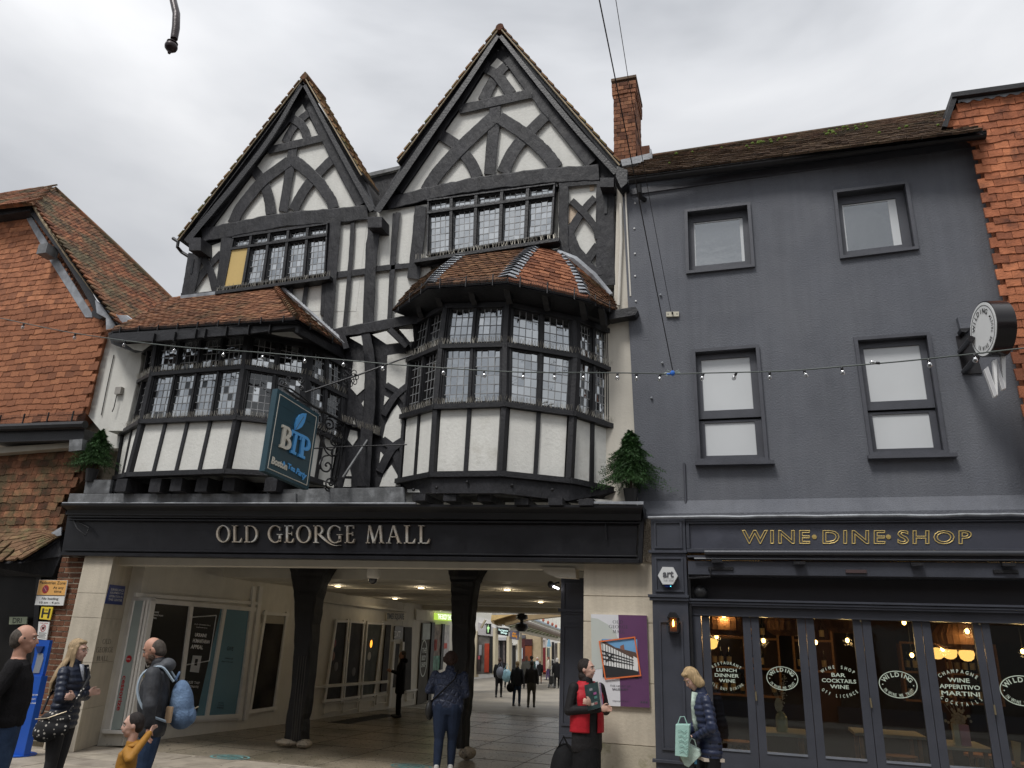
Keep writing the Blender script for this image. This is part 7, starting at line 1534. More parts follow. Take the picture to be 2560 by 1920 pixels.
hang('slate purple sign with orange lettering hanging in the mall', [(1214, 945), (1370, 950), (1358, 1108), (1200, 1082)], 30, mat('sign_purple_grey', (.14, .13, .18), .5), lambda t, q: (write(t, 'the', [bil(q, .28, .15), bil(q, .7, .15), bil(q, .7, .42), bil(q, .28, .42)], mat('sign_orange', (.85, .35, .03), .5), off=.035, bold=.04), write(t, 'baking', [bil(q, .28, .42), bil(q, .84, .42), bil(q, .84, .82), bil(q, .28, .82)], MATS['sign_orange'], off=.035, bold=.04)))
hang('round white sign with dark marks hanging beneath the canopy', [(1748, 1060), (1840, 1060), (1832, 1235), (1756, 1235)], 37, mat('far_sign_white', (.60, .56, .56), .5), lambda t, q: write(t, 'MY', [bil(q, .2, .25), bil(q, .8, .25), bil(q, .8, .7), bil(q, .2, .7)], BLK, off=.035))
hang('pale blue triangular sign hanging beneath the canopy', [(1872, 1085), (1892, 1085), (1918, 1222), (1846, 1222)], 38, mat('far_sign_blue', (.25, .48, .66), .5), lambda t, q: None)
# cream roof beams beyond the passage, canopy and upper building
bb = thing('mall_canopy', 'curved green glass canopy with cream beams over the mall shops', 'canopy', tuple(M17(1400, 780, 28)))
def cb(nm, pts, Y, m, d=.4): mb = MB(); mb.prism([M17(u, v, Y) for u, v in pts], (0, d, 0)); mb.build(nm, m, bb)
YEL = mat('canopy_yellow', (.72, .52, .24), .6); OCH = mat('canopy_ochre', (.38, .28, .16), .6)
cb('cream_beam', [(890, 672), (1270, 664), (878, 778)], 22.6, YEL); cb('cream_beam', [(878, 778), (1270, 664), (2120, 660), (2120, 690), (1480, 762), (1380, 790), (1125, 855), (1010, 815), (1000, 860), (900, 820)], 22.9, OCH)
cb('cream_beam', [(1125, 800), (1420, 740), (1500, 760), (1120, 862)], 22.7, mat('canopy_brown', (.26, .19, .10), .6), .2)
cb('canopy_return', [(610, 600), (900, 600), (890, 760), (740, 720), (610, 690)], 23.3, MW); cb('canopy_post', [(690, 890), (770, 750), (790, 760), (715, 905)], 25.4, MC, .1)
gz = mat('green_canopy_glass', (.30, .42, .16), .35, .12, 5, coat=.3)
def Z17(u, v, z): return PZ(*S17.px(u, v), z)
go = [S17(1400, 785, 29), S17(2090, 1025, 38), S17(2090, 1085, 39), S17(1130, 862, 31)]
vs = [lerp(lerp(go[0], go[1], i/14), lerp(go[3], go[2], i/14), j) for j in (0, 1) for i in range(15)]
for i in range(14):
    mb = MB(); mb.hexa([vs[i], vs[i+1], vs[16+i], vs[15+i]]+[p+Vector((0, 0, .03)) for p in (vs[i], vs[i+1], vs[16+i], vs[15+i])]); mb.build('canopy_pane', gz, bb)
    mb = MB(); mb.tube([vs[i]-Vector((0, 0, .03)), vs[15+i]-Vector((0, 0, .03))], .03, 5); mb.build('canopy_rib', MW, bb)
mb = MB(); mb.tube([go[0], lerp(go[0], go[1], .5), go[1]], .11, 8); mb.build('gutter', mat('canopy_gutter', (.20, .16, .13), .6), bb)
mb = MB(); mb.tube([go[3]+Vector((0, 0, -.05)), go[2]+Vector((0, 0, -.05))], .10, 6); mb.build('valance', MW, bb)
ub = thing('mall_upper_building', 'white upper storey with small red hanging baubles above the mall canopy', 'building', tuple(M17(1800, 800, 34)))
mb = MB(); mb.prism([M17(1470, 770, 44), M17(1300, 500, 44), M17(2600, 300, 44), M17(2600, 1130, 44), M17(2090, 1045, 44)], (0, 1, 0)); mb.build('wall', MATS['far_sign_white'] if False else mat('upper_white', (.70, .70, .64), .7, .04, 3), ub)
mb = MB(); mb.prism([M17(1560, 740, 43.9), M17(1640, 735, 43.9), M17(2120, 930, 43.9), M17(2120, 950, 43.9)], (0, .1, 0)); mb.build('string_course', mat('blue_grey_line', (.30, .36, .42), .6), ub)
for u, v in ((1785, 762), (1868, 802), (1942, 835), (2005, 868), (1715, 725)):
    t = thing('red_bauble', 'small red bauble hanging in a row against the white upper storey', 'bauble', tuple(M17(u, v, 43.4)), group='red baubles against the white upper storey')
    mb = MB(); mb.ell(M17(u, v, 43.4), (.075, .075, .10), 8, 6); mb.build('ball', mat('bauble_red', (.40, .12, .08), .5), t); mb = MB(); mb.tube([M17(u, v-14, 43.4), M17(u+2, v-100, 43.4)], .012, 4); mb.build('string', MW, t)
st = thing('pavement_board', 'small white framed advertising board standing among the far shoppers', 'sandwich board', tuple(M17(1945, 1500, 33)))
q = [M17(1925, 1445, 33), M17(1972, 1445, 33), M17(1965, 1560, 33), M17(1925, 1560, 33)]; mb = MB(); qbox(mb, q, 0, 1, 0, 1, .02, .02); mb.build('frame', MW, st); mb = MB(); qbox(mb, q, .12, .85, .1, .9, .03, -.015); mb.build('poster', BLK, st)
for x, sgn in ((q[3], 0), (q[2], 0)): mb = MB(); mb.box(x.x-.02, x.x+.02, x.y-.02, x.y+.02, 0, x.z); mb.build('leg', MW, st)
# mall right side wall so the passage is closed off, and buildings behind the camera across the street (seen in reflections)
mr = thing('mall_side_building', 'plain cream building along the right side of the mall', 'building', (-1, 30, 0)); bxp(mr, -1.74, 2, 21.6, 60, -.02, 7, MW, 'wall')
ml = thing('mall_back_building', 'plain cream building behind the left mall shops', 'building', (-14, 30, 0)); bxp(ml, -30, -13.2, 16, 60, -.02, 5, MW, 'wall'); bxp(ml, -13.2, -9.7, 24.62, 26, -.02, 3.4, MW, 'wall')
ob_ = thing('opposite_terrace', 'red brick terrace with sash windows across the street behind the viewer', 'building', (0, -5, 0))
OB = mat('terrace_brick', (.16, .065, .04), .85, .2, 3, .3, 30)
bxp(ob_, -26, 24, -9, -5, -.02, 6.7, OB, 'wall')
for i in range(16):
    for z0, z1 in ((3.5, 4.7), (5.2, 6.3)):
        x = -25+i*3.1; w1 = bxp(ob_, x, x+1.1, -5.02, -4.9, z0, z1, WHITEP, 'window_frame'); bxp(w1, x+.08, x+1.02, -4.9, -4.88, z0+.08, z1-.08, DARKGLASS, 'glass_pane')
    bxp(ob_, -25+i*3.1-.8, -25+i*3.1+1.6, -5.0, -4.85, .4, 2.6, DARKGLASS, 'shop_glass'); bxp(ob_, -25+i*3.1-.9, -25+i*3.1+1.7, -5.0, -4.8, .0, .4, GREYWOOD, 'stall_riser')
bxp(ob_, -26, 24, -5.0, -4.7, 2.75, 3.3, GREYWOOD, 'fascia')
# ================================================================ tea shop hanging sign and its ironwork
bs = thing('tea_shop_sign', 'teal hanging sign with a leaf and BTP Boston Tea Party', 'hanging sign', tuple(S19(480, 760, 8.3)))
# swings at right angles to the wall, turned a little: plane through two depths
YA_, YB_ = 7.75, 8.55      # near (left) edge, far (right) edge depth
tl_, bl_ = S19(302, 62, YA_), S19(118, 1200, YA_); tr_, br_ = S19(872, 420, YB_), S19(722, 1462, YB_)
TEAL = mat('sign_teal', (.022, .060, .080), .35, .08, 3, .08, 20); SWH = mat('sign_cream', (.66, .63, .55), .4, .02); SBL = mat('sign_sky_blue', (.10, .38, .78), .4, .02)
q = [tl_, tr_, br_, bl_]; n = qn(q)
th = (S19(262, 60, YA_)-tl_); th = Vector((th.x, th.y+.02, 0))
mb = MB(); mb.hexa([p for p in q]+[p-n*.09 for p in q]); mb.build('board', TEAL, bs)
for i, v in enumerate((.17, .335, .50, .665, .83)): mb = MB(); qbox(mb, q, .02, .98, v-.0015, v+.0015, .0012, 0); mb.build('plank_joint', mat('joint_dark', (.01, .03, .04), .5), bs)
def sq_(u, v): return (u, v)
# inner border
P2 = {'tl': (330, 140), 'tr': (836, 458), 'br': (700, 1400), 'bl': (160, 1162)}
def onsign(u, v): return HP(*S19.px(u, v), q[0], n)
bq = [onsign(*P2[k]) for k in ('tl', 'tr', 'br', 'bl')]
for a, b in ((0, 1), (1, 2), (2, 3), (3, 0)): mb = MB(); mb.tube([bq[a]+n*.002, bq[b]+n*.002], .006, 4); mb.build('border_line', SWH, bs)
def slabword(chs, pts, m, th_=.03):
    for ch, pp_ in zip(chs, pts):
        pcs, wd = slab(ch); 
        for k, (pv, pf) in enumerate(pcs):
            qq = [onsign(*p) for p in pp_]; f = [bil(qq, v.x/wd, 1-v.y)+n*(th_+k*.0006) for v in pv]; g = [p-n*th_ for p in f]; nv = len(f); ed = {}
            for fc in pf:
                for i in range(len(fc)): a, b = fc[i-1], fc[i]; e_ = (min(a, b), max(a, b)); ed[e_] = ed.get(e_, 0)+1
            mbx.add(f+g, list(pf)+[(a, b, b+nv, a+nv) for (a, b), c in ed.items() if c == 1])
mbx = MB(); slabword('B', [[(350, 562), (486, 625), (455, 935), (308, 872)]], SWH); mbx.build('letter', SWH, bs)
mbx = MB(); slabword('T', [[(480, 632), (612, 700), (556, 1000), (428, 935)]], SBL); mbx.build('letter', SBL, bs)
mbx = MB(); slabword('P', [[(604, 692), (738, 762), (716, 1075), (564, 1000)]], SBL); mbx.build('letter', SBL, bs)
lf = [(524, 636), (528, 560), (548, 480), (590, 425), (640, 408), (680, 410), (668, 470), (648, 540), (610, 600), (565, 628)]
mb = MB(); mb.prism([onsign(*p) for p in lf], n*.028); mb.build('leaf', SBL, bs)
mb = MB(); mb.tube([onsign(530, 625)+n*.03, onsign(570, 560)+n*.03, onsign(640, 455)+n*.03], .005, 4); mb.build('leaf_vein', TEAL, bs)
write(bs, 'Boston', [onsign(224, 1000), onsign(428, 1098), onsign(418, 1198), onsign(202, 1100)], SWH, off=.012, bold=.035, thick=.01)
write(bs, 'Tea Party', [onsign(438, 1092), onsign(708, 1240), onsign(662, 1342), onsign(425, 1185)], SBL, off=.012, bold=.035, thick=.01)
mb = MB(); mb.prism([onsign(*p) for p in ((372, 1128), (366, 1095), (382, 1068), (392, 1100), (384, 1128))], n*.014); mb.build('leaf', SBL, bs)
ir = thing('scroll_bracket', 'black wrought iron scroll bracket carrying the teal tea shop sign', 'bracket', tuple(S19(1200, 800, 9.3)))
def yb(u): return 7.8+max(0, min(1.9, (u-280)/950*1.75))
def spiral(S, cx, cy, r0, turns, a0, Yf, r1=4, n_=26, sgn=1, asp=1.15):
    pts = []
    for i in range(n_+1):
        t = i/n_; r = r0+(r1-r0)*t; a = a0+sgn*turns*2*math.pi*t; u, v = cx+r*math.cos(a), cy+r*asp*math.sin(a); pts.append(S(u, v, Yf(u)))
    return pts
mb = MB(); mb.tube([S19(380, 60, yb(380)), S19(560, 190, yb(560)), S19(900, 365, yb(900)), S19(1225, 545, 9.5)], .018, 6); mb.tube([S19(1225, 530, 9.5), S19(1200, 800, 9.5), S19(1160, 1130, 9.5), S19(1120, 1300, 9.52)], .014, 6); mb.build('main_bar', IRON, ir)
for cx, cy, r0, tn, a0, sg in ((1010, 570, 80, 1.6, 3.5, 1), (1150, 600, 60, 1.5, 1, -1), (1090, 780, 75, 1.8, 0, 1), (1050, 820, 125, .9, -2.5, -1), (980, 1130, 100, 1.3, -2.3, -1), (1030, 1370, 98, 1.9, 5.3, 1), (930, 690, 60, 1.2, 1.2, 1), (1070, 930, 90, .6, 0, 1)):
    mb = MB(); mb.tube(spiral(S19, cx, cy, r0, tn, a0, lambda u: min(9.5, yb(u)), sgn=sg), .012, 5); mb.build('scroll', IRON, ir)
for pts in ([(850, 635), (900, 610), (940, 540), (985, 460), (1040, 460)], [(860, 660), (930, 850), (980, 950), (1060, 1000), (1150, 930), (1165, 860)], [(890, 1180), (880, 1100), (930, 1010), (1010, 985)], [(1060, 940), (1045, 1200), (1030, 1380)], [(1130, 1280), (1110, 1390), (1060, 1460), (990, 1478), (950, 1430)]):
    mb = MB(); mb.tube([S19(u, v, min(9.5, yb(u))) for u, v in [(p.x, p.y) for p in smoothline(pts, 5)]], .011, 5); mb.build('scroll', IRON, ir)
mb = MB(); mb.ell(S19(905, 362, yb(905)), (.045, .045, .05), 10, 8); mb.build('finial', IRON, ir)
for cx, cy, r0, a0 in ((100, 540, 40, 2), (165, 500, 26, 1), (285, 510, 34, 0), (130, 570, 24, 4), (290, 600, 26, 3.5)):
    mb = MB(); mb.tube(spiral(S21, cx, cy, r0, 1.4, a0, lambda u: 8.1), .011, 5); mb.build('scroll', IRON, ir)
mb = MB(); mb.tube([S21(60, 560, 8.0), S21(180, 600, 8.1), S21(300, 680, 8.3), S21(390, 760, 8.5)], .014, 5); mb.build('scroll', IRON, ir)
mb = MB(); mb.tube([S21(325, 638, 8.3), S21(840, 468, 8.75), S21(1385, 268, 9.1)], .013, 6); mb.build('stay_bar', IRON, ir)
for k in range(8):
    a = 2*math.pi*k/8; mb = MB(); mb.tube(spiral(S21, 770+64*math.cos(a), 490+66*math.sin(a), 36, 1.3, a+2.2, lambda u: 8.72, r1=5, n_=16), .007, 4); mb.build('scroll', IRON, ir)
mb = MB(); mb.tube([S21(415, 1190, 8.9), S21(700, 1172, 9.2), S21(1330, 1152, 9.15)], .009, 5); mb.build('tie_bar', IRON, ir)
mb = MB(); mb.tube([S21(940, 1110, 9.5), S21(700, 1475, 9.0)], .018, 5); mb.build('brace', LEADD, ir)
# ================================================================ wine bar round sign, W letter
ro_ = thing('round_wall_sign', 'white round drum sign WILDING IN WINE WE TRUST with black rim on a bracket', 'sign', tuple(S20(460, 640, 8.9)))
# disc faces left along the street: its plane is perpendicular to the wall, turned towards the viewer
cW = S20(460, 638, 8.72)
axd = Vector((-.985, -.17, 0)).normalized(); sd2 = Vector((-axd.y, axd.x, 0)).normalized()
if sd2.x < 0: sd2 = -sd2
up_ = Vector((0, 0, 1))
# choose radius from height
rad = abs(S20(460, 300, 8.72).z-S20(460, 980, 8.72).z)/2
def dd_(a, r, o): return cW+sd2*(r*math.cos(a))+up_*(r*math.sin(a))+axd*o
def disc(r0, r1, o0, o1, m, nm, nseg=48):
    mb = MB(); vs = [dd_(2*math.pi*k/nseg, r, o) for r, o in ((r0, o0), (r1, o0), (r1, o1), (r0, o1)) for k in range(nseg)]
    fs = [(j*nseg+k, j*nseg+(k+1) % nseg, ((j+1) % 4)*nseg+(k+1) % nseg, ((j+1) % 4)*nseg+k) for j in range(4) for k in range(nseg)]
    mb.add(vs, fs); mb.build(nm, m, ro_, smooth=True)
RIM = mat('gloss_black_rim', (.014, .012, .013), .22, .1, 3, .02, 10)
disc(.001, rad, 0, -.19, RIM, 'drum'); WF = mat('opal_face', (.86, .87, .86), .35, .01)
disc(.001, rad*.955, .006, .001, WF, 'face'); disc(rad*.84, rad*.856, .009, .0065, INK, 'ring')
fq = [cW+axd*.006+sd2*(sx_*rad)+up_*(sz_*rad) for sx_, sz_ in ((-1, 1), (1, 1), (1, -1), (-1, -1))]
arctext('WILDING', fq, .5, .5, .33, .33, 165, 40, rad*.26, INK, ro_, off=.004, bold=.02); arctext('IN WINE WE TRUST', fq, .5, .5, .345, .345, 222, 375, rad*.21, INK, ro_, flip=True, off=.004, bold=.02, xs=.6)
for a in (35, 200): c = cW+sd2*(.66*rad*math.cos(R_(a-15)))+up_*(.66*rad*math.sin(R_(a-15)))+axd*.008; mb = MB(); mb.ell(c, (.012, .012, .012), 8, 6); mb.build('dot', INK, ro_)
mb = MB(); mb.prism([S20(102, 725, 9.48), S20(300, 705, 9.48), S20(445, 1205, 9.48), S20(198, 1220, 9.48)], (0, .02, 0)); mb.build('wall_plate', RIM, ro_)
for a, b, c_ in (((160, 930), (300, 760), 8.9), ((210, 1190), (370, 1010), 8.9)): mb = MB(); mb.tube([S20(*a, 9.48), S20(*b, c_)], .034, 8); mb.build('arm', RIM, ro_)
fb = thing('floodlight_box', 'small grey box with black lamp on the wall above the round sign bracket', 'light fitting', tuple(S20(230, 540, 9.4)))
mb = MB(); mb.prism([S20(122, 480, 9.42), S20(310, 470, 9.42), S20(305, 618, 9.42), S20(160, 628, 9.42)], (0, .1, 0), .004); mb.build('box', RENDER, fb); mb = MB(); mb.prism([S20(155, 628, 9.36), S20(300, 620, 9.36), S20(230, 680, 9.36), S20(175, 668, 9.36)], (0, .14, 0)); mb.build('lamp', IRON, fb)
wl2 = thing('letter_w_sign', 'white hollow letter W hanging under the round sign', 'sign', tuple(S20(620, 1200, 8.8)))
NE = mat('white_acrylic', (.78, .78, .77), .3, .01)
def wb(a, b, Ya, Yb, w_=.035, dp=.12):
    A1, B1 = S20(*a, Ya), S20(*b, Yb); mb = MB(); e = sd2*w_*.9; f = axd*-dp
    mb.hexa([A1-e, A1+e, B1+e, B1-e]+[p+f for p in (A1-e, A1+e, B1+e, B1-e)]); mb.build('letter_stroke', NE, wl2)
for i, (pts, y_) in enumerate(((((470, 1158), (520, 1120), (646, 1480), (600, 1515)), 8.70), (((582, 1045), (630, 1020), (650, 1490), (622, 1513)), 8.72), (((586, 1050), (632, 1022), (748, 1400), (700, 1422)), 8.76), (((684, 905), (746, 897), (752, 1403), (722, 1420)), 8.78))):
    mb = MB(); mb.prism([S20(u, v, y_) for u, v in pts], (0, .055, 0), .003); mb.build('letter_stroke', NE, wl2)
    mb = MB(); mb.prism([S20(u+(9 if k in (0, 3) else -9), v, y_-.001) for k, (u, v) in enumerate(pts)], (0, -.002, 0)); mb.build('stroke_face', mat('acrylic_grey', (.52, .52, .53), .4), wl2) if i in (0, 2) else None
mb = MB(); mb.tube([S20(690, 740, 8.85), S20(708, 905, 8.88)], .004, 4); mb.build('wire', NE, wl2)
# ================================================================ overhead lamp arm, wires, festoon
la = thing('lamp_arm', 'curved brown iron arm with ball finial hanging in from the top edge', 'lamp arm', tuple(D(372, 100, 4.5)))
FE = mat('brown_iron', (.030, .020, .022), .35, .15, 6, .2, 30, metal=.3)
mb = MB(); mb.tube([D(u, v, 4.5) for u, v in ((340, -140), (362, -50), (374, 0), (381, 30), (380, 60), (376, 84))], [.030, .032, .034, .036, .037, .034], 14); mb.build('arm', FE, la, smooth=True)
c = D(370, 100, 4.5); s_ = .052*1.0; mb = MB(); mb.lathe([(.025, .065), (.045, .050), (.052, .044), (.052, .038), (.042, .034), (.056, .015), (.060, -.005), (.054, -.03), (.035, -.05), (.016, -.058), (.017, -.07), (.012, -.085), (0, -.088)], c, (.10, 0, 1), 22); mb.build('finial', FE, la, smooth=True)
def wire(label, pts, r, nm='overhead_wire', m=None):
    mb = MB(); mb.tube(pts, r, 5); o = mb.build(nm, m or IRON); tagt(o, label, 'wire')
wire('thick black wire dropping from the top edge past the chimney to the blue tie', [D(1293, -8, 4.5), D(1330, 175, 5.6), D(1380, 430, 7.0), D(1415, 610, 8.0), D(1453, 800, 8.9)], .006)
wire('thin black wire from the top edge to the small white plate on the grey wall', [D(1329, -8, 5), D(1357, 170, 6.0), D(1405, 440, 7.6), D(1449, 672, 9.38)], .0035)
pl_ = thing('wall_plate', 'small cream fixing plate on the grey wall holding a thin wire', 'fixing plate', tuple(D(1453, 679, 9.48))); q = [S7(233, 178, 9.48), S7(304, 176, 9.48), S7(304, 202, 9.48), S7(234, 204, 9.48)]; mb = MB(); qbox(mb, q, 0, 1, 0, 1, .012, .02); mb.build('plate', mat('cream_plate', (.55, .52, .42), .5), pl_)
for u in (.15, .85): mb = MB(); mb.ell(bil(q, u, .5)+Vector((0, -.012, 0)), (.008, .006, .008), 8, 5); mb.build('screw', IRON, pl_)
mb = MB(); mb.ell(bil(q, .5, .4)+Vector((0, -.03, 0)), (.014, .03, .014), 8, 6); mb.build('eyelet', IRON, pl_)
fe = thing('festoon_lights', 'string of clear festoon bulbs on a drooping black cable across the whole facade', 'string lights', tuple(D(1000, 800, 8.2)))
FP = [(-15, 684), (163, 720), (375, 748), (570, 762), (745, 778), (885, 790), (1100, 803), (1275, 805), (1380, 806), (1453, 808)]; FQ = [(1453, 808), (1520, 806), (1700, 801), (1840, 790), (2005, 775), (2230, 750)]
fy = lambda u: 8.15+.7*math.exp(-((u-1453)/260)**2)
CBL = mat('festoon_cable', (.075, .09, .08), .35, .2, 5)
for L_ in (FP, FQ): sm = smoothline(L_, 8); mb = MB(); mb.tube([D(p.x, p.y, fy(p.x)) for p in sm], .0075, 6); mb.build('cable', CBL, fe)
BG = glassmat('bulb_glass', .10, tint=(.85, .85, .85))
allL = [(p.x, p.y) for p in smoothline(FP, 12)]+[(p.x, p.y) for p in smoothline(FQ, 12)]
def lineY(u): 
    for i in range(len(allL)-1):
        if allL[i][0] <= u <= allL[i+1][0] and allL[i+1][0] > allL[i][0]: t = (u-allL[i][0])/(allL[i+1][0]-allL[i][0]); return allL[i][1]*(1-t)+allL[i+1][1]*t
    return 800
mbs = MB(); mbs.lathe([(.013, 0), (.017, -.006), (.018, -.045), (.014, -.05)], (0, 0, 0), n=10); mbb = MB(); mbb.lathe([(.012, -.046), (.022, -.062), (.029, -.082), (.026, -.103), (.012, -.116), (0, -.118)], (0, 0, 0), n=12); mbf = MB(); mbf.lathe([(.007, -.06), (.010, -.08), (.004, -.095)], (0, 0, 0), n=6)
def mesh_of(mb, nm, m):
    me = bpy.data.meshes.new(nm); me.from_pydata([tuple(v) for v in mb.v], [], mb.f); me.materials.append(m); me.polygons.foreach_set('use_smooth', [True]*len(me.polygons)); return me
ms_, mg_, mf_ = mesh_of(mbs, 'socket', IRON), mesh_of(mbb, 'bulb', BG), mesh_of(mbf, 'filament_stem', mat('pale_stem', (.28, .28, .27), .5))
for u in (52, 163, 271, 375, 484, 569, 659, 743, 827, 957, 1045, 1131, 1197, 1260, 1334, 1375, 1426, 1520, 1591, 1663, 1736, 1818, 1901, 2005, 2104):
    p = D(u, lineY(u), fy(u)); o = None
    for nm, me in (('bulb_socket', ms_), ):
        o = bpy.data.objects.new(nm, me); COL.objects.link(o); o.parent = fe; o.location = p-ORG[fe.name]; o.rotation_euler = (random.gauss(0, .12), random.gauss(0, .12)+(1.5 if u == 1901 else .35 if u in (1520, 1591) else 0), 0)
    for nm, me in (('bulb', mg_), ('filament_stem', mf_)): c_ = bpy.data.objects.new(nm, me); COL.objects.link(c_); c_.parent = o
    o.scale = (.85,)*3
bt = thing('blue_cable_tie', 'bundle of blue tape and twisted ties where the festoon cable meets the wire', 'cable tie', tuple(D(1453, 808, 8.85)))
mb = MB(); c = D(1453, 806, 8.85)
mb.ell(c, (.03, .03, .035), 8, 6); mb.ell(c+Vector((-.05, 0, -.01)), (.03, .02, .014), 8, 6); mb.build('blue_tape', mat('blue_tape', (.03, .16, .60), .4), bt)
mb = MB()
for k in range(7): a = random.uniform(0, 6.28); mb.tube([c, c+Vector((math.cos(a)*.09, -.01, math.sin(a)*.07))], .004, 4)
mb.tube([c+Vector((-.16, 0, -.02)), c+Vector((-.08, .01, .01)), c+Vector((.09, 0, -.005))], .010, 5); mb.build('wire_ends', mat('pale_tie', (.35, .42, .40), .4), bt)
sc_ = thing('wall_fixings', 'small white screws dotted down the left edge of the grey wall', 'screws', tuple(S6(180, 880, 9.48)))
for u, v in ((183, 747), (179, 879), (182, 1010), (183, 1127), (187, 1258)): mb = MB(); mb.ell(S6(u, v, 9.49), (.014, .01, .014), 8, 5); mb.build('screw', NE, sc_)
for u, v in ((202, 82), (212, 458), (152, 652)): mb = MB(); mb.ell(S7(u, v, 9.48), (.018, .02, .016), 8, 5); mb.build('hook', LEAD, sc_)
# ================================================================ small fir trees in pots
def fir(cx, cy, z0, h, r, label, n=420, lean=0):
    n = int(n*2.6)
    t = thing('fir_tree', label, 'fir tree', (cx, cy, z0), group='small potted fir trees on the facade')
    rr = random.Random(int(cx*100)); mb = MB(); mb.tube([(cx, cy, z0), (cx+lean*h, cy, z0+h*.95)], [.018, .006], 6); mb.build('trunk', mat('fir_bark', (.05, .035, .025), .9), t)
    mb = MB(); mb.lathe([(.07, 0), (.095, .20), (.10, .20), (.085, .19)], (cx, cy, z0-.20), n=4 if False else 14); mb.build('pot', mat('black_pot', (.012, .012, .013), .5), t)
    mb = MB()
    for i in range(n):
        a0_ = rr.random()*6.283; f = rr.random()**.85; z = z0+.10+f*(h-.12); R0 = r*(1-f)**.8*(1+.22*math.sin(f*23)+.18*math.sin(a0_*3+f*9))+.02; a = a0_; rad_ = R0*rr.uniform(.25, 1.08)
        base = Vector((cx+lean*(z-z0)+rad_*.35*math.cos(a), cy+rad_*.35*math.sin(a)*.8, z+.03)); tip = Vector((cx+lean*(z-z0)+rad_*math.cos(a), cy+rad_*math.sin(a)*.8, z-rad_*.25+rr.gauss(0, .02)))
        d = (tip-base); ln = d.length
        if ln < .01: continue
        d.normalize()
        for k in range(9):
            p = lerp(base, tip, .15+.85*k/8)+Vector((rr.gauss(0, .004),)*3)
            for s_ in range(3):
                side = d.orthogonal(); side.rotate(Matrix.Rotation(rr.random()*6.28, 3, d)); e = (side+d*.9).normalized()*rr.uniform(.024, .042); w_ = side.cross(d)*.0042
                mb.v += [p-w_, p+w_, p+e]; b = len(mb.v)-3; mb.f.append((b, b+1, b+2))
    mb.build('foliage', mat('fir_needles', (.040, .105, .030), .7, .5, 9, rnd=.5), t, kind='stuff')
c = S5(1498, 1475, 9.28); fir(c.x+.03, 9.25, c.z-.01, .74, .42, 'small bright green fir tree in a black pot on the fascia beside the right bay', 620)
c = D(210, 1015, 9.3); fir(c.x-.04, 9.25, c.z, .64, .38, 'small dark fir tree on the ledge between the tile-hung house and the left bay', 520, lean=.02)
# ================================================================ blue stand on the pavement
kk = thing('hand_sanitiser_stand', 'tall blue free-standing dispenser with white lettering beside the brick pier', 'dispenser stand', tuple(PZ(45, 1900)))
Yk = 8.75
BLU = mat('stand_blue', (.012, .085, .42), .35, .05, 3); 
poly(kk, S22, [(385, 262), (545, 264), (470, 620), (455, 660), (345, 662), (335, 600), (375, 420)], Yk, .05, BLU, 'back_panel')
poly(kk, S22, [(345, 655), (455, 655), (245, 1575), (75, 1565)], Yk, .10, BLU, 'front_panel', bevel=.006)
poly(kk, S22, [(412, 408), (468, 410), (470, 470), (425, 622), (355, 622), (385, 520)], Yk-.05, .01, mat('brushed_recess', (.34, .36, .40), .35, .1, 4, metal=.4), 'dispenser_recess')
poly(kk, S22, [(385, 330), (470, 330), (440, 400), (410, 400)], Yk-.05, .03, mat('stand_navy', (.01, .03, .12), .4), 'nozzle')
def kq(u0, v0, u1, v1, Y=Yk-.10): return [S22(u0, v0, Y), S22(u1, v0, Y), S22(u1-(v1-v0)*.23, v1, Y), S22(u0-(v1-v0)*.23, v1, Y)]
write(kk, 'HANDS OK', kq(312, 853, 420, 868), PWt, bold=.03); write(kk, 'SALISBURY', kq(306, 897, 395, 915), PWt); write(kk, 'Wiltshire Council', kq(292, 940, 395, 958), PWt, bold=.03)
write(kk, 'Y', kq(215, 1075, 245, 1130), PWt, bold=.04); write(kk, 'R', kq(192, 1160, 220, 1205), PWt, bold=.04); write(kk, 'nu', kq(322, 700, 355, 732), PWt, bold=.03); write(kk, 'you', kq(90, 1488, 130, 1502), PWt)
mb = MB(); mb.ell(S22(155, 1370, Yk-.10), (.05, .004, .035), 10, 6); mb.build('emblem', PWt, kk)
c = PZ(38, 1900); mb = MB(); bb_ = S22(160, 1572, Yk); mb.lathe([(.27, 0), (.27, .012), (0, .014)], (bb_.x, Yk-.03, .002), n=20); mb.build('foot', BLU, kk)
# ================================================================ people
TS = bpy.data.scenes.new('workshop'); TVL = TS.view_layers[0]
def remesh(mb, vox, smooth=2):
    """fuse overlapping closed pieces into one continuous skin"""
    me = bpy.data.meshes.new('tmp'); me.from_pydata([tuple(v) for v in mb.v], [], mb.f)
    bm = bmesh.new(); bm.from_mesh(me); bmesh.ops.remove_doubles(bm, verts=bm.verts, dist=1e-6); bmesh.ops.recalc_face_normals(bm, faces=bm.faces); bm.to_mesh(me); bm.free()
    ob = bpy.data.objects.new('tmp', me); TS.collection.objects.link(ob)
    r = ob.modifiers.new('r', 'REMESH'); r.mode = 'VOXEL'; r.voxel_size = vox; r.use_smooth_shade = True
    if smooth: s = ob.modifiers.new('s', 'SMOOTH'); s.factor = .5; s.iterations = smooth
    TVL.update(); dg = TVL.depsgraph; out_ = bpy.data.meshes.new_from_object(ob.evaluated_get(dg))
    bpy.data.objects.remove(ob); bpy.data.meshes.remove(me); return out_
V = Vector
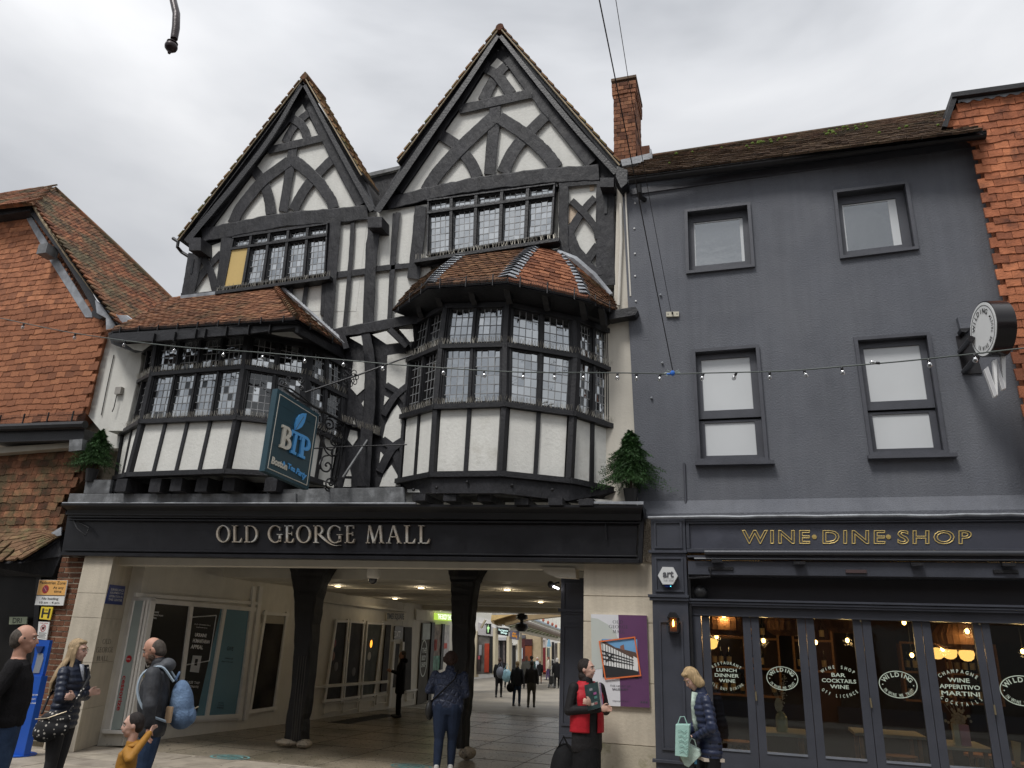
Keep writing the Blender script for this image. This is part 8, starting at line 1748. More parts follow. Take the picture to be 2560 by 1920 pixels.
def caps(mb, a, b, ra, rb, n=12, puff=0, per=.06, flat=1.0, bulge=0):
    a, b = V(a), V(b); L_ = (b-a).length; k = max(3, int(L_/(per/4)) if puff else 5); pts = []; rs = []
    for i in range(k+1):
        t = i/k; r = ra+(rb-ra)*t+bulge*math.sin(math.pi*t)
        if puff: r += puff*(abs(math.sin(math.pi*t*L_/per))-.5)
        pts.append(lerp(a, b, t)); rs.append(r)
    mb.tube(pts, rs, n); mb.ell(a, (ra, ra, ra), n, 8); mb.ell(b, (rb, rb, rb), n, 8)
def loft(mb, rings, n=24, puff=0, per=.065):
    """rings: (z, rx, ry, cx, cy)"""
    R = []; z0, z1 = rings[0][0], rings[-1][0]; k = max(8, int(abs(z1-z0)/.015))
    for i in range(k+1):
        z = z0+(z1-z0)*i/k
        for a, b in zip(rings, rings[1:]):
            if min(a[0], b[0])-1e-6 <= z <= max(a[0], b[0])+1e-6: t = (z-a[0])/(b[0]-a[0]); t = t*t*(3-2*t); q = [a[j]+(b[j]-a[j])*t for j in range(1, 5)]; break
        p = puff*(abs(math.sin(math.pi*z/per))-.5) if puff else 0
        R.append([V((q[2]+(q[0]+p)*math.cos(2*math.pi*j/n), q[3]+(q[1]+p)*math.sin(2*math.pi*j/n)*(1 if math.sin(2*math.pi*j/n) > 0 else .92), z)) for j in range(n)])
    vs = [v for r in R for v in r]; m = len(R); fs = [(i*n+j, i*n+(j+1) % n, (i+1)*n+(j+1) % n, (i+1)*n+j) for i in range(m-1) for j in range(n)]+[tuple(range(n)), tuple((m-1)*n+j for j in range(n))]
    mb.add(vs, fs)
SKIN = mat('skin', (.50, .27, .19), .5, .07, 14, .08, 60, .4); SKINP = mat('pale_skin', (.58, .36, .28), .5, .07, 14, .08, 60, .4)
EYEW = mat('eye_white', (.55, .52, .48), .3, .02); EYED = mat('eye_dark', (.02, .014, .01), .25, .02); LIP = mat('lips', (.34, .12, .10), .5, .05)
def person(label, head_px, Y, face, top, legs, hair, hair_m, elb=None, wri=None, Z0=0.0, vox=.008, skin=None, hip=1.0, wid=1.0, hem=.82, puff=0, topkind='jacket', legkind='trousers', skirt=0, look=(0, 0), feet=((.09, .02), (-.09, -.02)), shoe=None, child=False, hood=None, lean=0, loc=None, H=None, group=None, hands=True, armr=1.0, collar=True, sleeves=True, detail=True):
    skin = skin or SKIN; shoe = shoe or INK
    if loc is None: hp_ = P(head_px[0], head_px[1], Y); loc = V((hp_.x, hp_.y, Z0)); H = hp_.z-Z0
    s = H/1.70; fa = R_(face); fw = V((math.cos(fa), math.sin(fa), 0)); rt = V((math.sin(fa), -math.cos(fa), 0))
    cs = 1.38 if child else 1.0
    loc = loc-fw*(lean*.8*s)
    root = thing('person', label, 'person', tuple(loc), group)
    def lz(z): return z
    def G(p): p = V(p)*s; y2 = p.y+lean*max(0, p.z-.9*s); return loc+rt*p.x+fw*y2+V((0, 0, p.z))
    ly, lp = R_(look[0]), R_(look[1]); Rh = Matrix.Rotation(ly, 3, 'Z') @ Matrix.Rotation(lp, 3, 'X'); nk = V((0, .01, 1.47))
    def Hd(p): return nk+(Rh @ (V(p)-nk))*cs
    hipz, kn, an = .90, .48, .075; sh = .168*wid
    if child: hipz, kn = .78, .42
    shz = 1.375 if not child else 1.30
    S_ = [V((sh, 0, shz)), V((-sh, 0, shz))]
    elb = elb or ((.25, -.04, 1.09), (-.25, -.04, 1.09)); wri = wri or ((.24, .06, .86), (-.24, .06, .86)); E = [V(p) for p in elb]
    def conv(p):
        if p[0] != 'px': return V(p)
        d_ = P(p[1], p[2], p[3])-loc; z_ = d_.z; return V((d_.dot(rt)/s, (d_.dot(fw)-lean*max(0, z_-.9*s))/s, z_/s))
    Wr = [conv(p) for p in wri]
    F = [V((feet[0][0], feet[0][1], an)), V((feet[1][0], feet[1][1], an))]; Hp = [V((.095, 0, hipz)), V((-.095, 0, hipz))]
    K = [V((lerp(Hp[i], F[i], .5).x, lerp(Hp[i], F[i], .5).y+.02, kn)) for i in (0, 1)]
    def fin(mb, nm, m, par, v=vox, sm=2, head=False):
        mb2 = MB(); mb2.v = [G(p)-loc for p in mb.v]; mb2.f = mb.f; me = remesh(mb2, v, sm); me.materials.clear(); me.materials.append(m)
        o = bpy.data.objects.new(nm, me); COL.objects.link(o); o.parent = par; ORG[o.name] = loc; return o
    def raw(mb, nm, m, par):
        mb2 = MB(); mb2.v = [G(p) for p in mb.v]; mb2.f = mb.f; return mb2.build(nm, m, par, smooth='all')
    # body: one continuous skin
    b = MB()
    def hell(c, r, n=16, m=12): 
        t_ = MB(); t_.ell(c, r, n, m); b.add([Hd(v) for v in t_.v], t_.f)
    hell((0, 0, 1.595), (.074, .092, .104), 24, 16); hell((0, .030, 1.530), (.055, .062, .060)); hell((0, .055, 1.492), (.028, .030, .022)); hell((0, .070, 1.55), (.05, .03, .05))
    t_ = MB(); t_.tube([V((0, .085, 1.605)), V((0, .103, 1.575)), V((0, .108, 1.562)), V((0, .09, 1.550))], [.010, .013, .016, .010], 8); b.add([Hd(v) for v in t_.v], t_.f)
    hell((0, .080, 1.620), (.050, .016, .011)); hell((0, .088, 1.530), (.022, .014, .010))
    for sx_ in (-1, 1): hell((sx_*.076, -.005, 1.575), (.010, .020, .030)); hell((sx_*.035, .062, 1.565), (.022, .022, .022))
    caps(b, (0, -.01, 1.36), Hd((0, -.008, 1.50)), .056*max(1, cs*.8), .052*cs, 14)
    loft(b, [(hipz-.06, .15*hip, .10, 0, 0), (hipz+.06, .16*hip, .105, 0, 0), (1.08, .135*wid, .095, 0, 0), (1.24, .16*wid, .11, 0, 0), (shz-.01, .15*wid, .085, 0, -.005), (shz+.05, .07, .06, 0, -.01)])
    for i in (0, 1):
        caps(b, S_[i], E[i], .046, .038); caps(b, E[i], Wr[i], .037, .026); caps(b, Hp[i], K[i], .078, .055); caps(b, K[i], F[i], .052, .036); caps(b, F[i]+V((0, -.02, -.035)), F[i]+V((0, .14, -.045)), .034, .026)
        if hands:
            d = (Wr[i]-E[i]).normalized(); up = V((0, 0, 1)); sd_ = d.cross(up); sd_ = sd_.normalized() if sd_.length > .1 else V((1, 0, 0)); nn_ = sd_.cross(d)
            pm = Wr[i]+d*.055; t_ = MB(); t_.ell((0, 0, 0), (.042, .052, .018), 12, 8); M3 = Matrix((nn_, d, sd_)).transposed(); b.add([pm+M3 @ v for v in t_.v], t_.f)
            for k in range(4):
                o_ = (k-1.5)*.020; ln = (.062, .074, .070, .055)[k]; a0 = pm+nn_*o_+d*.035; a1 = a0+d*ln*.5+sd_*.010; a2 = a1+d*ln*.38+sd_*.028; caps(b, a0, a1, .0095, .0088, 7); caps(b, a1, a2, .0088, .0075, 7)
            a0 = pm+nn_*.034-d*.01; a1 = a0+nn_*.022+d*.03+sd_*.01; caps(b, a0, a1, .012, .010, 7); caps(b, a1, a1+d*.028+sd_*.014, .010, .008, 7)
    fin(b, 'body', skin, root, v=vox)
    if detail:
        for sx_ in (-1, 1):
            m = MB(); m.ell((sx_*.031, .083, 1.592), (.012, .009, .007), 10, 8); m.v = [Hd(v) for v in m.v]; raw(m, 'eye', EYEW, root)
            m = MB(); m.ell((sx_*.031, .0895, 1.592), (.006, .005, .006), 8, 6); m.v = [Hd(v) for v in m.v]; raw(m, 'iris', EYED, root)
            m = MB(); m.tube([(sx_*.014, .096, 1.615), (sx_*.032, .094, 1.619), (sx_*.05, .08, 1.613)], .0042, 5); m.v = [Hd(v) for v in m.v]; raw(m, 'eyebrow', hair_m, root)
        m = MB(); m.ell((0, .0985, 1.531), (.021, .006, .006), 10, 6); m.v = [Hd(v) for v in m.v]; raw(m, 'mouth', LIP, root)
    # upper garment
    if top:
        j = MB(); t1 = .024
        if skirt == 2: pass
        hw = (hip+wid)/2; loft(j, [(hem-.005, .172*hw, .125, 0, 0), (hem+.05, .182*hw, .135, 0, 0), (max(hem+.08, .98), .176*hw, .135, 0, 0), (1.10, .165*wid, .125+(.02 if wid > 1.1 else 0), 0, .005), (1.25, .182*wid, .135, 0, .003), (shz-.01, .165*wid, .105, 0, -.005), (shz+.045, .09, .078, 0, -.008)], puff=puff*1.3)
        for i in (0, 1):
            caps(j, S_[i]+V((0, 0, -.012)), E[i], .058*armr, .050*armr, puff=puff); we = lerp(E[i], Wr[i], .96); caps(j, E[i], we, .050*armr, .038*armr, puff=puff)
        if collar: caps(j, (0, -.012, shz+.02), (0, -.005, shz+.085), .082, .072, 18)
        fin(j, topkind, top, root, v=vox*1.05, sm=1)
    if hood:
        h_ = MB(); h_.ell((0, -.09, shz+.07), (.12, .075, .065), 18, 10); h_.ell((0, -.05, shz+.055), (.125, .10, .045), 18, 10); fin(h_, 'hood', hood, root)
    if legs:
        l_ = MB()
        if skirt: loft(l_, [(.10 if skirt == 1 else .45, .20, .16, 0, .0), (.5, .185, .145, 0, 0), (hipz, .165*hip, .125, 0, 0), (1.02, .14, .11, 0, 0)])
        else:
            loft(l_, [(hipz-.09, .155*hip, .115, 0, -.005), (hipz, .165*hip, .125, 0, -.01), (1.02, .145*hip, .11, 0, 0)])
            for i in (0, 1): caps(l_, Hp[i], K[i], .092*hip, .064*(.5+.5*hip), bulge=.006); caps(l_, K[i], F[i]+V((0, 0, .015)), .062*(.5+.5*hip), .050 if legkind == 'trousers' else .04, bulge=.004)
        fin(l_, legkind if not skirt else 'skirt', legs, root, v=vox*1.05, sm=1)
    for i in (0, 1):
        m = MB(); caps(m, F[i]+V((0, -.035, -.03)), F[i]+V((0, .15, -.04)), .046, .036, 12); caps(m, F[i]+V((0, -.02, .03)), F[i]+V((0, -.02, -.03)), .042, .046, 12); m.v = [V((v.x, v.y, max(v.z, .003))) for v in m.v]; fin(m, 'shoe', shoe, root, v=max(vox, .008))
    # hair
    h_ = MB()
    def he(c, r, n=18, m=12): t_ = MB(); t_.ell(c, r, n, m); h_.add([Hd(v) for v in t_.v], t_.f)
    if hair == 'bald': he((0, -.026, 1.588), (.0805, .084, .088)); he((0, -.045, 1.555), (.072, .06, .06)); he((0, .008, 1.590), (.0785, .050, .040))
    elif hair == 'short': he((0, -.020, 1.612), (.082, .094, .100)); he((0, -.045, 1.575), (.075, .065, .08))
    elif hair == 'curly':
        he((0, -.025, 1.605), (.098, .108, .110)); rr = random.Random(4)
        for k in range(90): a, c_ = rr.random()*6.28, rr.uniform(-.5, 1); sq = math.sqrt(1-c_*c_); p_ = (.100*sq*math.cos(a), -.03+.108*sq*math.sin(a), 1.60+.108*c_); (he(p_, (.020, .020, .018), 8, 6) if p_[1] < .055 else None)
    elif hair == 'bob':
        he((0, -.018, 1.618), (.088, .098, .100))
        for sx_ in (-1, 1): he((sx_*.068, -.01, 1.560), (.028, .062, .085)); he((sx_*.06, -.04, 1.52), (.035, .05, .05))
        he((0, -.062, 1.555), (.075, .045, .095)); he((0, .055, 1.668), (.065, .035, .026))
    elif hair == 'tied': he((0, -.02, 1.612), (.080, .094, .099)); he((0, -.115, 1.60), (.035, .035, .04))
    elif hair == 'pony': he((0, -.02, 1.612), (.080, .094, .099)); caps(h_, Hd((0, -.10, 1.60)), Hd((.01, -.13, 1.46)), .030, .018)
    elif hair == 'long':
        he((0, -.018, 1.616), (.084, .096, .100)); he((0, .045, 1.672), (.062, .035, .026))
        rr = random.Random(9)
        for k in range(26):
            a = math.pi*(.02+.96*k/25)*1.0; x0 = .078*math.cos(a); y0 = -.01-.075*math.sin(a); ln = rr.uniform(.42, .62)
            pts = [Hd((x0, y0, 1.60)), Hd((x0*1.08, y0*1.1, 1.50)), V((x0*1.5, -.06+y0*1.2, 1.36)), V((x0*1.7-.02, -.125+y0*.9, 1.24)), V((x0*1.5-.03, -.145+y0*.6, 1.62-ln))]
            h_.tube(pts, [.016, .017, .016, .012, .004], 6)
        for sx_, y_ in ((-1, .035), (1, .03)):
            for k in range(3): h_.tube([Hd((sx_*.07, y_-.012*k, 1.63)), Hd((sx_*.083, y_-.012*k, 1.55)), Hd((sx_*.078, y_+.0-.012*k, 1.47)), V((sx_*.10, .04-.02*k, 1.34))], [.012, .014, .012, .004], 6)
    elif hair == 'scarf': he((0, -.022, 1.610), (.086, .098, .104)); he((0, -.04, 1.50), (.072, .07, .07)); caps(h_, (0, -.02, 1.36), Hd((0, -.02, 1.46)), .085, .07)
    if hair: fin(h_, 'hair' if hair != 'scarf' else 'headscarf', hair_m, root, v=min(vox, .0075), sm=1)
    root['_h'] = 0; del root['_h']
    return root, G, Hd, fin, raw
NAVYP = mat('navy_puffer', (.016, .022, .042), .42, .2, 9, .25, 26, .4); NAVY2 = mat('midnight_puffer', (.022, .030, .065), .40, .2, 9, .25, 26, .4)
BLKC = mat('black_cloth', (.010, .010, .011), .85, .2, 12, .3, 50, .2); BLKJ = mat('black_knit', (.012, .011, .012), .9, .25, 14, .5, 90, .2)
JEAN = mat('blue_jeans', (.030, .052, .10), .85, .25, 10, .4, 80, .2, c2=(.05, .08, .14), c2s=4, c2t=.6); JEAND = mat('dark_jeans', (.018, .028, .055), .85, .2, 10, .4, 80, .2)
GREYJ = mat('charcoal_jacket', (.050, .053, .060), .6, .25, 5, .5, 12, .3, c2=(.02, .02, .022), c2s=2.4, c2t=.52); HOODG = mat('grey_hood', (.075, .080, .088), .65, .15, 6, .3, 40, .3)
BLONDE = mat('long_blonde_hair', (.42, .30, .17), .55, .35, 3, .5, 30, .4, stretch=(22, 22, 1.5)); BLOND2 = mat('ash_blonde_hair', (.48, .34, .18), .55, .35, 3, .5, 30, .4, stretch=(22, 22, 1.5))
BRNH = mat('brown_hair', (.045, .024, .018), .6, .3, 4, .6, 30, .3, stretch=(14, 14, 3)); GRYH = mat('greying_hair', (.085, .070, .058), .6, .3, 4, .5, 40, .3, stretch=(14, 14, 4)); DRKH = mat('dark_hair', (.018, .012, .010), .55, .3, 4, .5, 40, .4, stretch=(14, 14, 3))
# 1 man at the left edge
person('balding man in a plain black jumper and jeans at the left edge looking right', (66, 1562), 5.19, 42, BLKJ, JEAN, 'bald', GRYH, elb=((.29, -.12, 1.10), (-.29, -.12, 1.10)), wri=((.20, -.16, .92), (-.22, -.16, .92)), wid=1.28, hip=1.15, hem=.90, topkind='jumper', look=(-6, -2), armr=1.15, collar=False, vox=.0075, lean=-.03)
# 2 woman with long blonde hair, arms folded
wm, G2, Hd2, fin2, raw2 = person('woman with long blonde hair and glasses, arms folded in a navy puffer jacket', (199, 1599), 6.51, 16, NAVYP, mat('black_leggings', (.016, .015, .016), .8, .2, 9), 'long', BLONDE, skin=SKINP,
    elb=((.27, .07, 1.09), (-.26, .07, 1.09)), wri=((-.09, .165, 1.13), (.13, .145, 1.11)), wid=1.08, hip=1.08, hem=.78, puff=.012, legkind='leggings', look=(0, -2), vox=.0075)
g_ = MB()
for sx_ in (-1, 1):
    vs, fs = ring(sx_*.033, 0, .024, .018, .0035, .0035, 0, 360, 20); g_.add([Hd2(V((v.x, .104-abs(v.x)*.2, 1.592+v.y))) for v in vs], fs); g_.tube([Hd2((sx_*.056, .093, 1.597)), Hd2((sx_*.078, .0, 1.592))], .002, 4)
g_.tube([Hd2((-.01, .105, 1.595)), Hd2((.01, .105, 1.595))], .002, 4); raw2(g_, 'glasses', mat('glasses_frame', (.10, .04, .03), .3), wm)
m = MB(); m.prism([V((-.012, .136, 1.27)), V((.012, .136, 1.27)), V((.04, .082, 1.44)), V((-.04, .082, 1.44))], (0, .008, 0)); raw2(m, 'striped_shirt', mat('striped_shirt', (.45, .47, .52), .8, .4, 30), wm)
bagm = mat('dotted_fabric', (.012, .012, .014), .8, .1, 5)
t = bagm.node_tree; vn = N(t, 'ShaderNodeTexVoronoi'); vn.inputs['Scale'].default_value = 26; tcx = N(t, 'ShaderNodeTexCoord'); t.links.new(tcx.outputs['Object'], vn.inputs['Vector']); cmp_ = N(t, 'ShaderNodeMath', operation='LESS_THAN'); cmp_.inputs[1].default_value = .27; t.links.new(vn.outputs['Distance'], cmp_.inputs[0]); mxx = N(t, 'ShaderNodeMix', data_type='RGBA'); mxx.inputs[6].default_value = (.012, .012, .014, 1); mxx.inputs[7].default_value = (.50, .47, .42, 1); t.links.new(cmp_.outputs[0], mxx.inputs[0]); t.links.new(mxx.outputs[2], [n_ for n_ in t.nodes if n_.type == 'BSDF_PRINCIPLED'][0].inputs['Base Color'])
bg_ = thing('slouch_bag', 'black slouchy shoulder bag with small white dots hanging at the hip of the blonde woman', 'bag', tuple(G2((.16, .10, .9))))
m = MB(); m.ell((.20, .02, .80), (.085, .19, .115), 22, 14); m.ell((.20, .04, .89), (.08, .165, .08), 20, 12); m.ell((.20, -.05, .75), (.08, .13, .10), 20, 12)
mm_ = MB(); mm_.v = [G2(p)-V(bg_.location) for p in m.v]; mm_.f = m.f; me = remesh(mm_, .012, 3); me.materials.clear(); me.materials.append(bagm); o = bpy.data.objects.new('bag_body', me); COL.objects.link(o); o.parent = bg_
m = MB(); m.tube([G2((.24, -.16, .88)), G2((.285, .0, .90)), G2((.25, .17, .97))], .006, 6); m.build('zip', mat('brass_zip', (.5, .42, .3), .35, metal=.6), bg_)
m = MB(); m.tube([G2((.20, .18, .97)), G2((.12, .19, 1.10)), G2((-.06, .17, 1.30)), G2((-.14, .08, 1.42)), G2((-.12, -.08, 1.40)), G2((.08, -.16, 1.10)), G2((.18, -.14, .93))], .014, 6); m.build('strap', bagm, bg_)
# 3 man with blue backpack holding a child's hand
mn, G3, Hd3, fin3, raw3 = person('balding bearded man in a charcoal hooded jacket looking down at a child', (401, 1592), 6.04, 212, GREYJ, JEAN, 'bald', GRYH, elb=((.29, .06, 1.10), (-.31, -.01, 1.10)), wri=((.20, .07, .86), ('px', 372, 1812, 5.85)), wid=1.30, hip=1.0, hem=.82, look=(-4, -22), hood=HOODG, lean=.09, vox=.0075, armr=1.3)
m = MB(); 
for c_, r_ in (((0, .075, 1.505), (.045, .035, .032)), ((0, .055, 1.482), (.048, .045, .03)), ((.045, .03, 1.53), (.02, .035, .04)), ((-.045, .03, 1.53), (.02, .035, .04))): t_ = MB(); t_.ell(c_, r_, 14, 10); m.add([Hd3(v) for v in t_.v], t_.f)
fin3(m, 'beard', mat('brown_beard', (.09, .055, .035), .7, .3, 20, .6, 60), mn)
bp_ = thing('backpack', 'pale blue denim backpack on the back of the balding man', 'backpack', tuple(G3((0, -.2, 1.1))))
DEN = mat('pale_denim', (.13, .20, .32), .85, .2, 8, .6, 50, .2, c2=(.18, .27, .41), c2s=4, c2t=.55)
m = MB(); m.ell((0, -.245, 1.08), (.150, .11, .21), 22, 14); m.ell((0, -.235, 1.17), (.132, .09, .145), 20, 12); m.ell((0, -.25, 1.0), (.158, .12, .13), 20, 12); m.ell((0, -.335, 1.0), (.105, .05, .085), 18, 10)
mm_ = MB(); mm_.v = [G3(p)-V(bp_.location) for p in m.v]; mm_.f = m.f; me = remesh(mm_, .009, 2); me.materials.clear(); me.materials.append(DEN); o = bpy.data.objects.new('bag_body', me); COL.objects.link(o); o.parent = bp_
TAN = mat('tan_webbing', (.48, .33, .20), .7)
for sx_ in (-1, 1): m = MB(); m.tube([G3(tuple(p)) for p in smoothline([(sx_*.10, -.17, 1.30), (sx_*.12, -.05, 1.43), (sx_*.14, .10, 1.37), (sx_*.165, .13, 1.20), (sx_*.20, .03, 1.03), (sx_*.15, -.15, .95)], 5)], .012, 6); m.build('shoulder_strap', mat('pale_blue_strap', (.35, .43, .50), .7), bp_)
m = MB(); m.tube([G3((.085, -.375, 1.065)), G3((0, -.398, 1.075)), G3((-.085, -.375, 1.065))], .005, 5); m.build('zip', MATS['brass_zip'], bp_)
m = MB(); m.tube([G3((.03, -.17, 1.30)), G3((0, -.20, 1.38)), G3((-.03, -.17, 1.31))], .010, 6); m.build('top_loop', DEN, bp_)
m = MB(); p_ = G3((-.16, -.16, 1.02)); m.box(p_.x-.03, p_.x+.03, p_.y-.01, p_.y+.01, p_.z-.07, p_.z+.06); m.build('leather_tab', TAN, bp_)
# 4 child
hh_ = G3((.17, .26, .92))
_hc = P(338, 1797, 5.55); _sc = _hc.z/1.70; _f4 = V((math.cos(R_(215)), math.sin(R_(215)), 0)); _r4 = V((math.sin(R_(215)), -math.cos(R_(215)), 0)); _w = G3((-.22, .16, .84)); _d = _w-V((_hc.x, _hc.y, 0))
_cw = (_d.dot(_r4)/_sc, _d.dot(_f4)/_sc, _d.z/_sc)
person('small dark-haired child in a mustard coat holding the bearded man by the hand', (338, 1799), 5.55, 215, mat('mustard_coat', (.36, .17, .025), .6, .15, 6, .4, 30, .3), JEAND, 'short', DRKH, skin=SKINP, child=True, elb=((.26, .02, 1.02), (-.36, -.06, 1.22)), wri=((.22, .14, .84), ('px', 374, 1832, 5.62)), hem=.62, wid=1.25, hip=1.2, armr=1.25, vox=.0075, look=(6, -6), hood=MATS['mustard_coat'])
# 5 woman seen from behind, quilted jacket
QJ = mat('quilted_blue_jacket', (.019, .028, .060), .55, .15, 7)
t = QJ.node_tree; bs_ = [n_ for n_ in t.nodes if n_.type == 'BSDF_PRINCIPLED'][0]; mp_ = N(t, 'ShaderNodeMapping'); tcx = N(t, 'ShaderNodeTexCoord'); vo = N(t, 'ShaderNodeTexVoronoi'); vo.feature = 'DISTANCE_TO_EDGE'; vo.inputs['Scale'].default_value = 15; vo.inputs['Randomness'].default_value = .05; t.links.new(tcx.outputs['Object'], mp_.inputs[0]); mp_.inputs['Rotation'].default_value = (.78, 0, .78); t.links.new(mp_.outputs[0], vo.inputs['Vector']); bq_ = N(t, 'ShaderNodeBump'); bq_.inputs['Strength'].default_value = .7; bq_.inputs['Distance'].default_value = .016; mr_ = N(t, 'ShaderNodeMapRange'); mr_.inputs[2].default_value = .25; t.links.new(vo.outputs['Distance'], mr_.inputs[0]); t.links.new(mr_.outputs[0], bq_.inputs['Height']); t.links.new(bq_.outputs[0], bs_.inputs['Normal'])
ld, G5, Hd5, fin5, raw5 = person('woman seen from behind in a quilted blue jacket and jeans walking into the passage', (1128, 1630), 10.4, 106, QJ, JEAND, 'curly', BRNH, elb=((.27, -.02, 1.10), (-.31, -.02, 1.14)), wri=((.16, .18, 1.05), (-.13, .20, 1.12)), wid=1.32, hip=1.42, hem=.86, vox=.009, lean=.06, feet=((.09, .10), (-.10, -.08)), shoe=mat('white_trainer', (.5, .5, .48), .5), armr=1.15, detail=False)
hb = thing('crossbody_bag', 'small black bag on a strap at the left hip of the quilted jacket', 'bag', tuple(G5((-.25, .02, .9)))); m = MB(); m.ell(G5((-.27, .02, .86)), (.055, .10, .13), 14, 10); m.build('bag_body', INK, hb, smooth=True); m = MB(); m.tube([G5((-.26, -.02, .97)), G5((-.10, -.155, 1.12)), G5((.10, -.15, 1.32)), G5((.13, -.06, 1.44))], .011, 5); m.build('strap', BLKC, hb)
# 6 dark figure at the shop door
person('figure in a black hooded coat standing at the shop door under the TIMES SQUARE sign', (1008, 1627), 16.9, 205, BLKC, BLKC, 'short', GRYH, elb=((.25, .06, 1.12), (-.25, .06, 1.12)), wri=((.14, .26, 1.16), (-.14, .26, 1.16)), hem=.60, hood=BLKC, vox=.014, wid=1.1, detail=False)
# 7 magazine seller
rd, G7, Hd7, fin7, raw7 = person('woman in a red tabard over a black coat, hugging magazines against the stone pier', (1468, 1648), 8.95, -45, mat('black_seller_coat', (.012, .011, .012), .7, .2, 10, .4, 40, .3), BLKC, 'scarf', DRKH, skin=SKINP, elb=((.27, .0, 1.10), (-.28, .0, 1.10)), wri=((-.02, .25, 1.14), (.10, .24, 1.20)), wid=1.15, hip=1.15, hem=.64, skirt=1, look=(34, 2), vox=.0075, armr=1.15)
m = MB(); W_ = 1.17
loft(m, [(.86, .195*W_, .152, 0, 0), (1.0, .195*W_, .152, 0, 0), (1.12, .182*W_, .150, 0, .005), (1.25, .195*W_, .150, 0, .003), (1.37, .155*W_, .120, 0, -.005), (1.44, .11, .09, 0, -.01)])
kill = MB(); keep = [f for f in m.f if len(f) == 4 and not (abs(sum(m.v[i].x for i in f)/4) < .048 and sum(m.v[i].y for i in f)/4 > 0) and not (abs(sum(m.v[i].x for i in f)/4) > .165*W_ and sum(m.v[i].z for i in f)/4 > 1.14)]
m.f = keep; mm_ = MB(); mm_.v = [G7(p) for p in m.v]; mm_.f = m.f; REDT = mat('red_tabard', (.42, .012, .022), .6, .12, 5, .35, 20, .3)
tb_ = mm_.build('tabard', REDT, rd, smooth='all'); sol = tb_.modifiers.new('thick', 'SOLIDIFY'); sol.thickness = .008; sol.offset = 0
m = MB(); a = G7((.155, .145, 1.19)); write(rd, 'THE BIG ISSUE', [G7((.07, .172, 1.225)), G7((.165, .16, 1.225)), G7((.165, .16, 1.185)), G7((.07, .172, 1.185))], PWt, off=.012, bold=.03)
m = MB(); caps(m, Hd7((-.075, .02, 1.60)), Hd7((-.085, -.01, 1.50)), .018, .03); fin7(m, 'yellow_hair', mat('yellow_dyed_hair', (.55, .42, .05), .6, .3, 12, .4, 40), rd)
for k in range(3):
    mg = thing('magazine', ('lilac', 'cream', 'dark teal')[k]+' covered magazine '+('nearest the seller’s chest', 'in the middle of the held stack', 'at the front of the held stack')[k], 'magazine', tuple(G7((.05, .25, 1.2))), group='magazines held by the seller')
    q = [G7((-.04+.03*k, .235+.014*k, 1.43+.01*k)), G7((.17+.015*k, .215+.014*k, 1.385+.01*k)), G7((.13+.015*k, .235+.014*k, 1.12)), G7((-.07+.03*k, .255+.014*k, 1.16))]; m = MB(); qbox(m, q, 0, 1, 0, 1, .003, .003); m.build('cover', mat(('mag_lilac', 'mag_cream', 'mag_teal')[k], ((.35, .25, .38), (.5, .47, .44), (.03, .06, .06))[k], .35, .5, 14), mg)
    if k == 2: 
        for j_ in range(6): m = MB(); u_, v_ = random.uniform(.1, .7), random.uniform(.1, .8); qbox(m, q, u_, u_+.22, v_, v_+.09, .0045+.0002*j_, -.003); m.build('print', mat('mag_print_%d' % j_, ((.2, .35, .33), (.4, .12, .3), (.45, .4, .35), (.1, .25, .22), (.35, .35, .38), (.3, .1, .1))[j_], .4), mg)
fb_ = thing('holdall', 'bulky black holdall on the ground between the grey pilaster and the magazine seller', 'bag', (-1.98, 9.0, 0)); c_ = P(1412, 1900, 9.1)
m = MB(); m.ell((c_.x, 9.1, .30), (.17, .16, .33), 16, 12); m.ell((c_.x+.1, 9.1, .22), (.18, .16, .24), 16, 12); m.v = [V((v.x, v.y, max(0.002, v.z)))-V(fb_.location) for v in m.v]; me = remesh(m, .02, 3); me.materials.clear(); me.materials.append(BLKC); o = bpy.data.objects.new('bag_body', me); COL.objects.link(o); o.parent = fb_
m = MB(); m.tube([(c_.x-.08, 9.05, .55), (c_.x, 9.02, .70), (c_.x+.10, 9.05, .52)], .012, 6); m.build('handle', BLKC, fb_)
# 8 blonde woman looking into her handbag
bl_, G8, Hd8, fin8, raw8 = person('blonde woman in a midnight blue puffer jacket looking down into her handbag', (1738, 1668), 8.5, 200, NAVY2, BLKC, 'bob', BLOND2, skin=SKINP, elb=((.27, .0, 1.10), (-.27, .02, 1.08)), wri=((.06, .21, 1.00), (-.10, .19, .96)), wid=1.10, hip=1.1, hem=.76, puff=.012, look=(8, -32), lean=.17, vox=.0075)
m = MB(); m.tube([G8((-.06, .08, 1.43)), G8((-.05, .12, 1.30)), G8((-.04, .135, 1.14)), G8((-.04, .135, 1.00))], [.030, .026, .028, .024], 8); m.build('scarf', mat('mint_scarf', (.38, .46, .40), .8, .5, 14, .5, 30), bl_, smooth='all')
m = MB(); m.box(-.16, .16, -.11, .125, .722, .755); mm_ = MB(); mm_.v = [G8(p) for p in m.v]; mm_.f = m.f; mm_.build('cream_hem', mat('cream_hem', (.55, .48, .40), .8), bl_)
hb = thing('handbag', 'black handbag held open in front of the blonde woman', 'handbag', tuple(G8((0, .30, .85)))); m = MB(); p_ = [G8(q_) for q_ in ((-.17, .20, .68), (.17, .20, .68), (.14, .20, .96), (-.14, .20, .96))]; m.prism(p_, (fw_ if False else V((math.cos(R_(200)), math.sin(R_(200)), 0)))*.10, .012); m.build('bag_body', mat('black_leather', (.013, .013, .014), .4, .2, 8, .3, 30), hb)
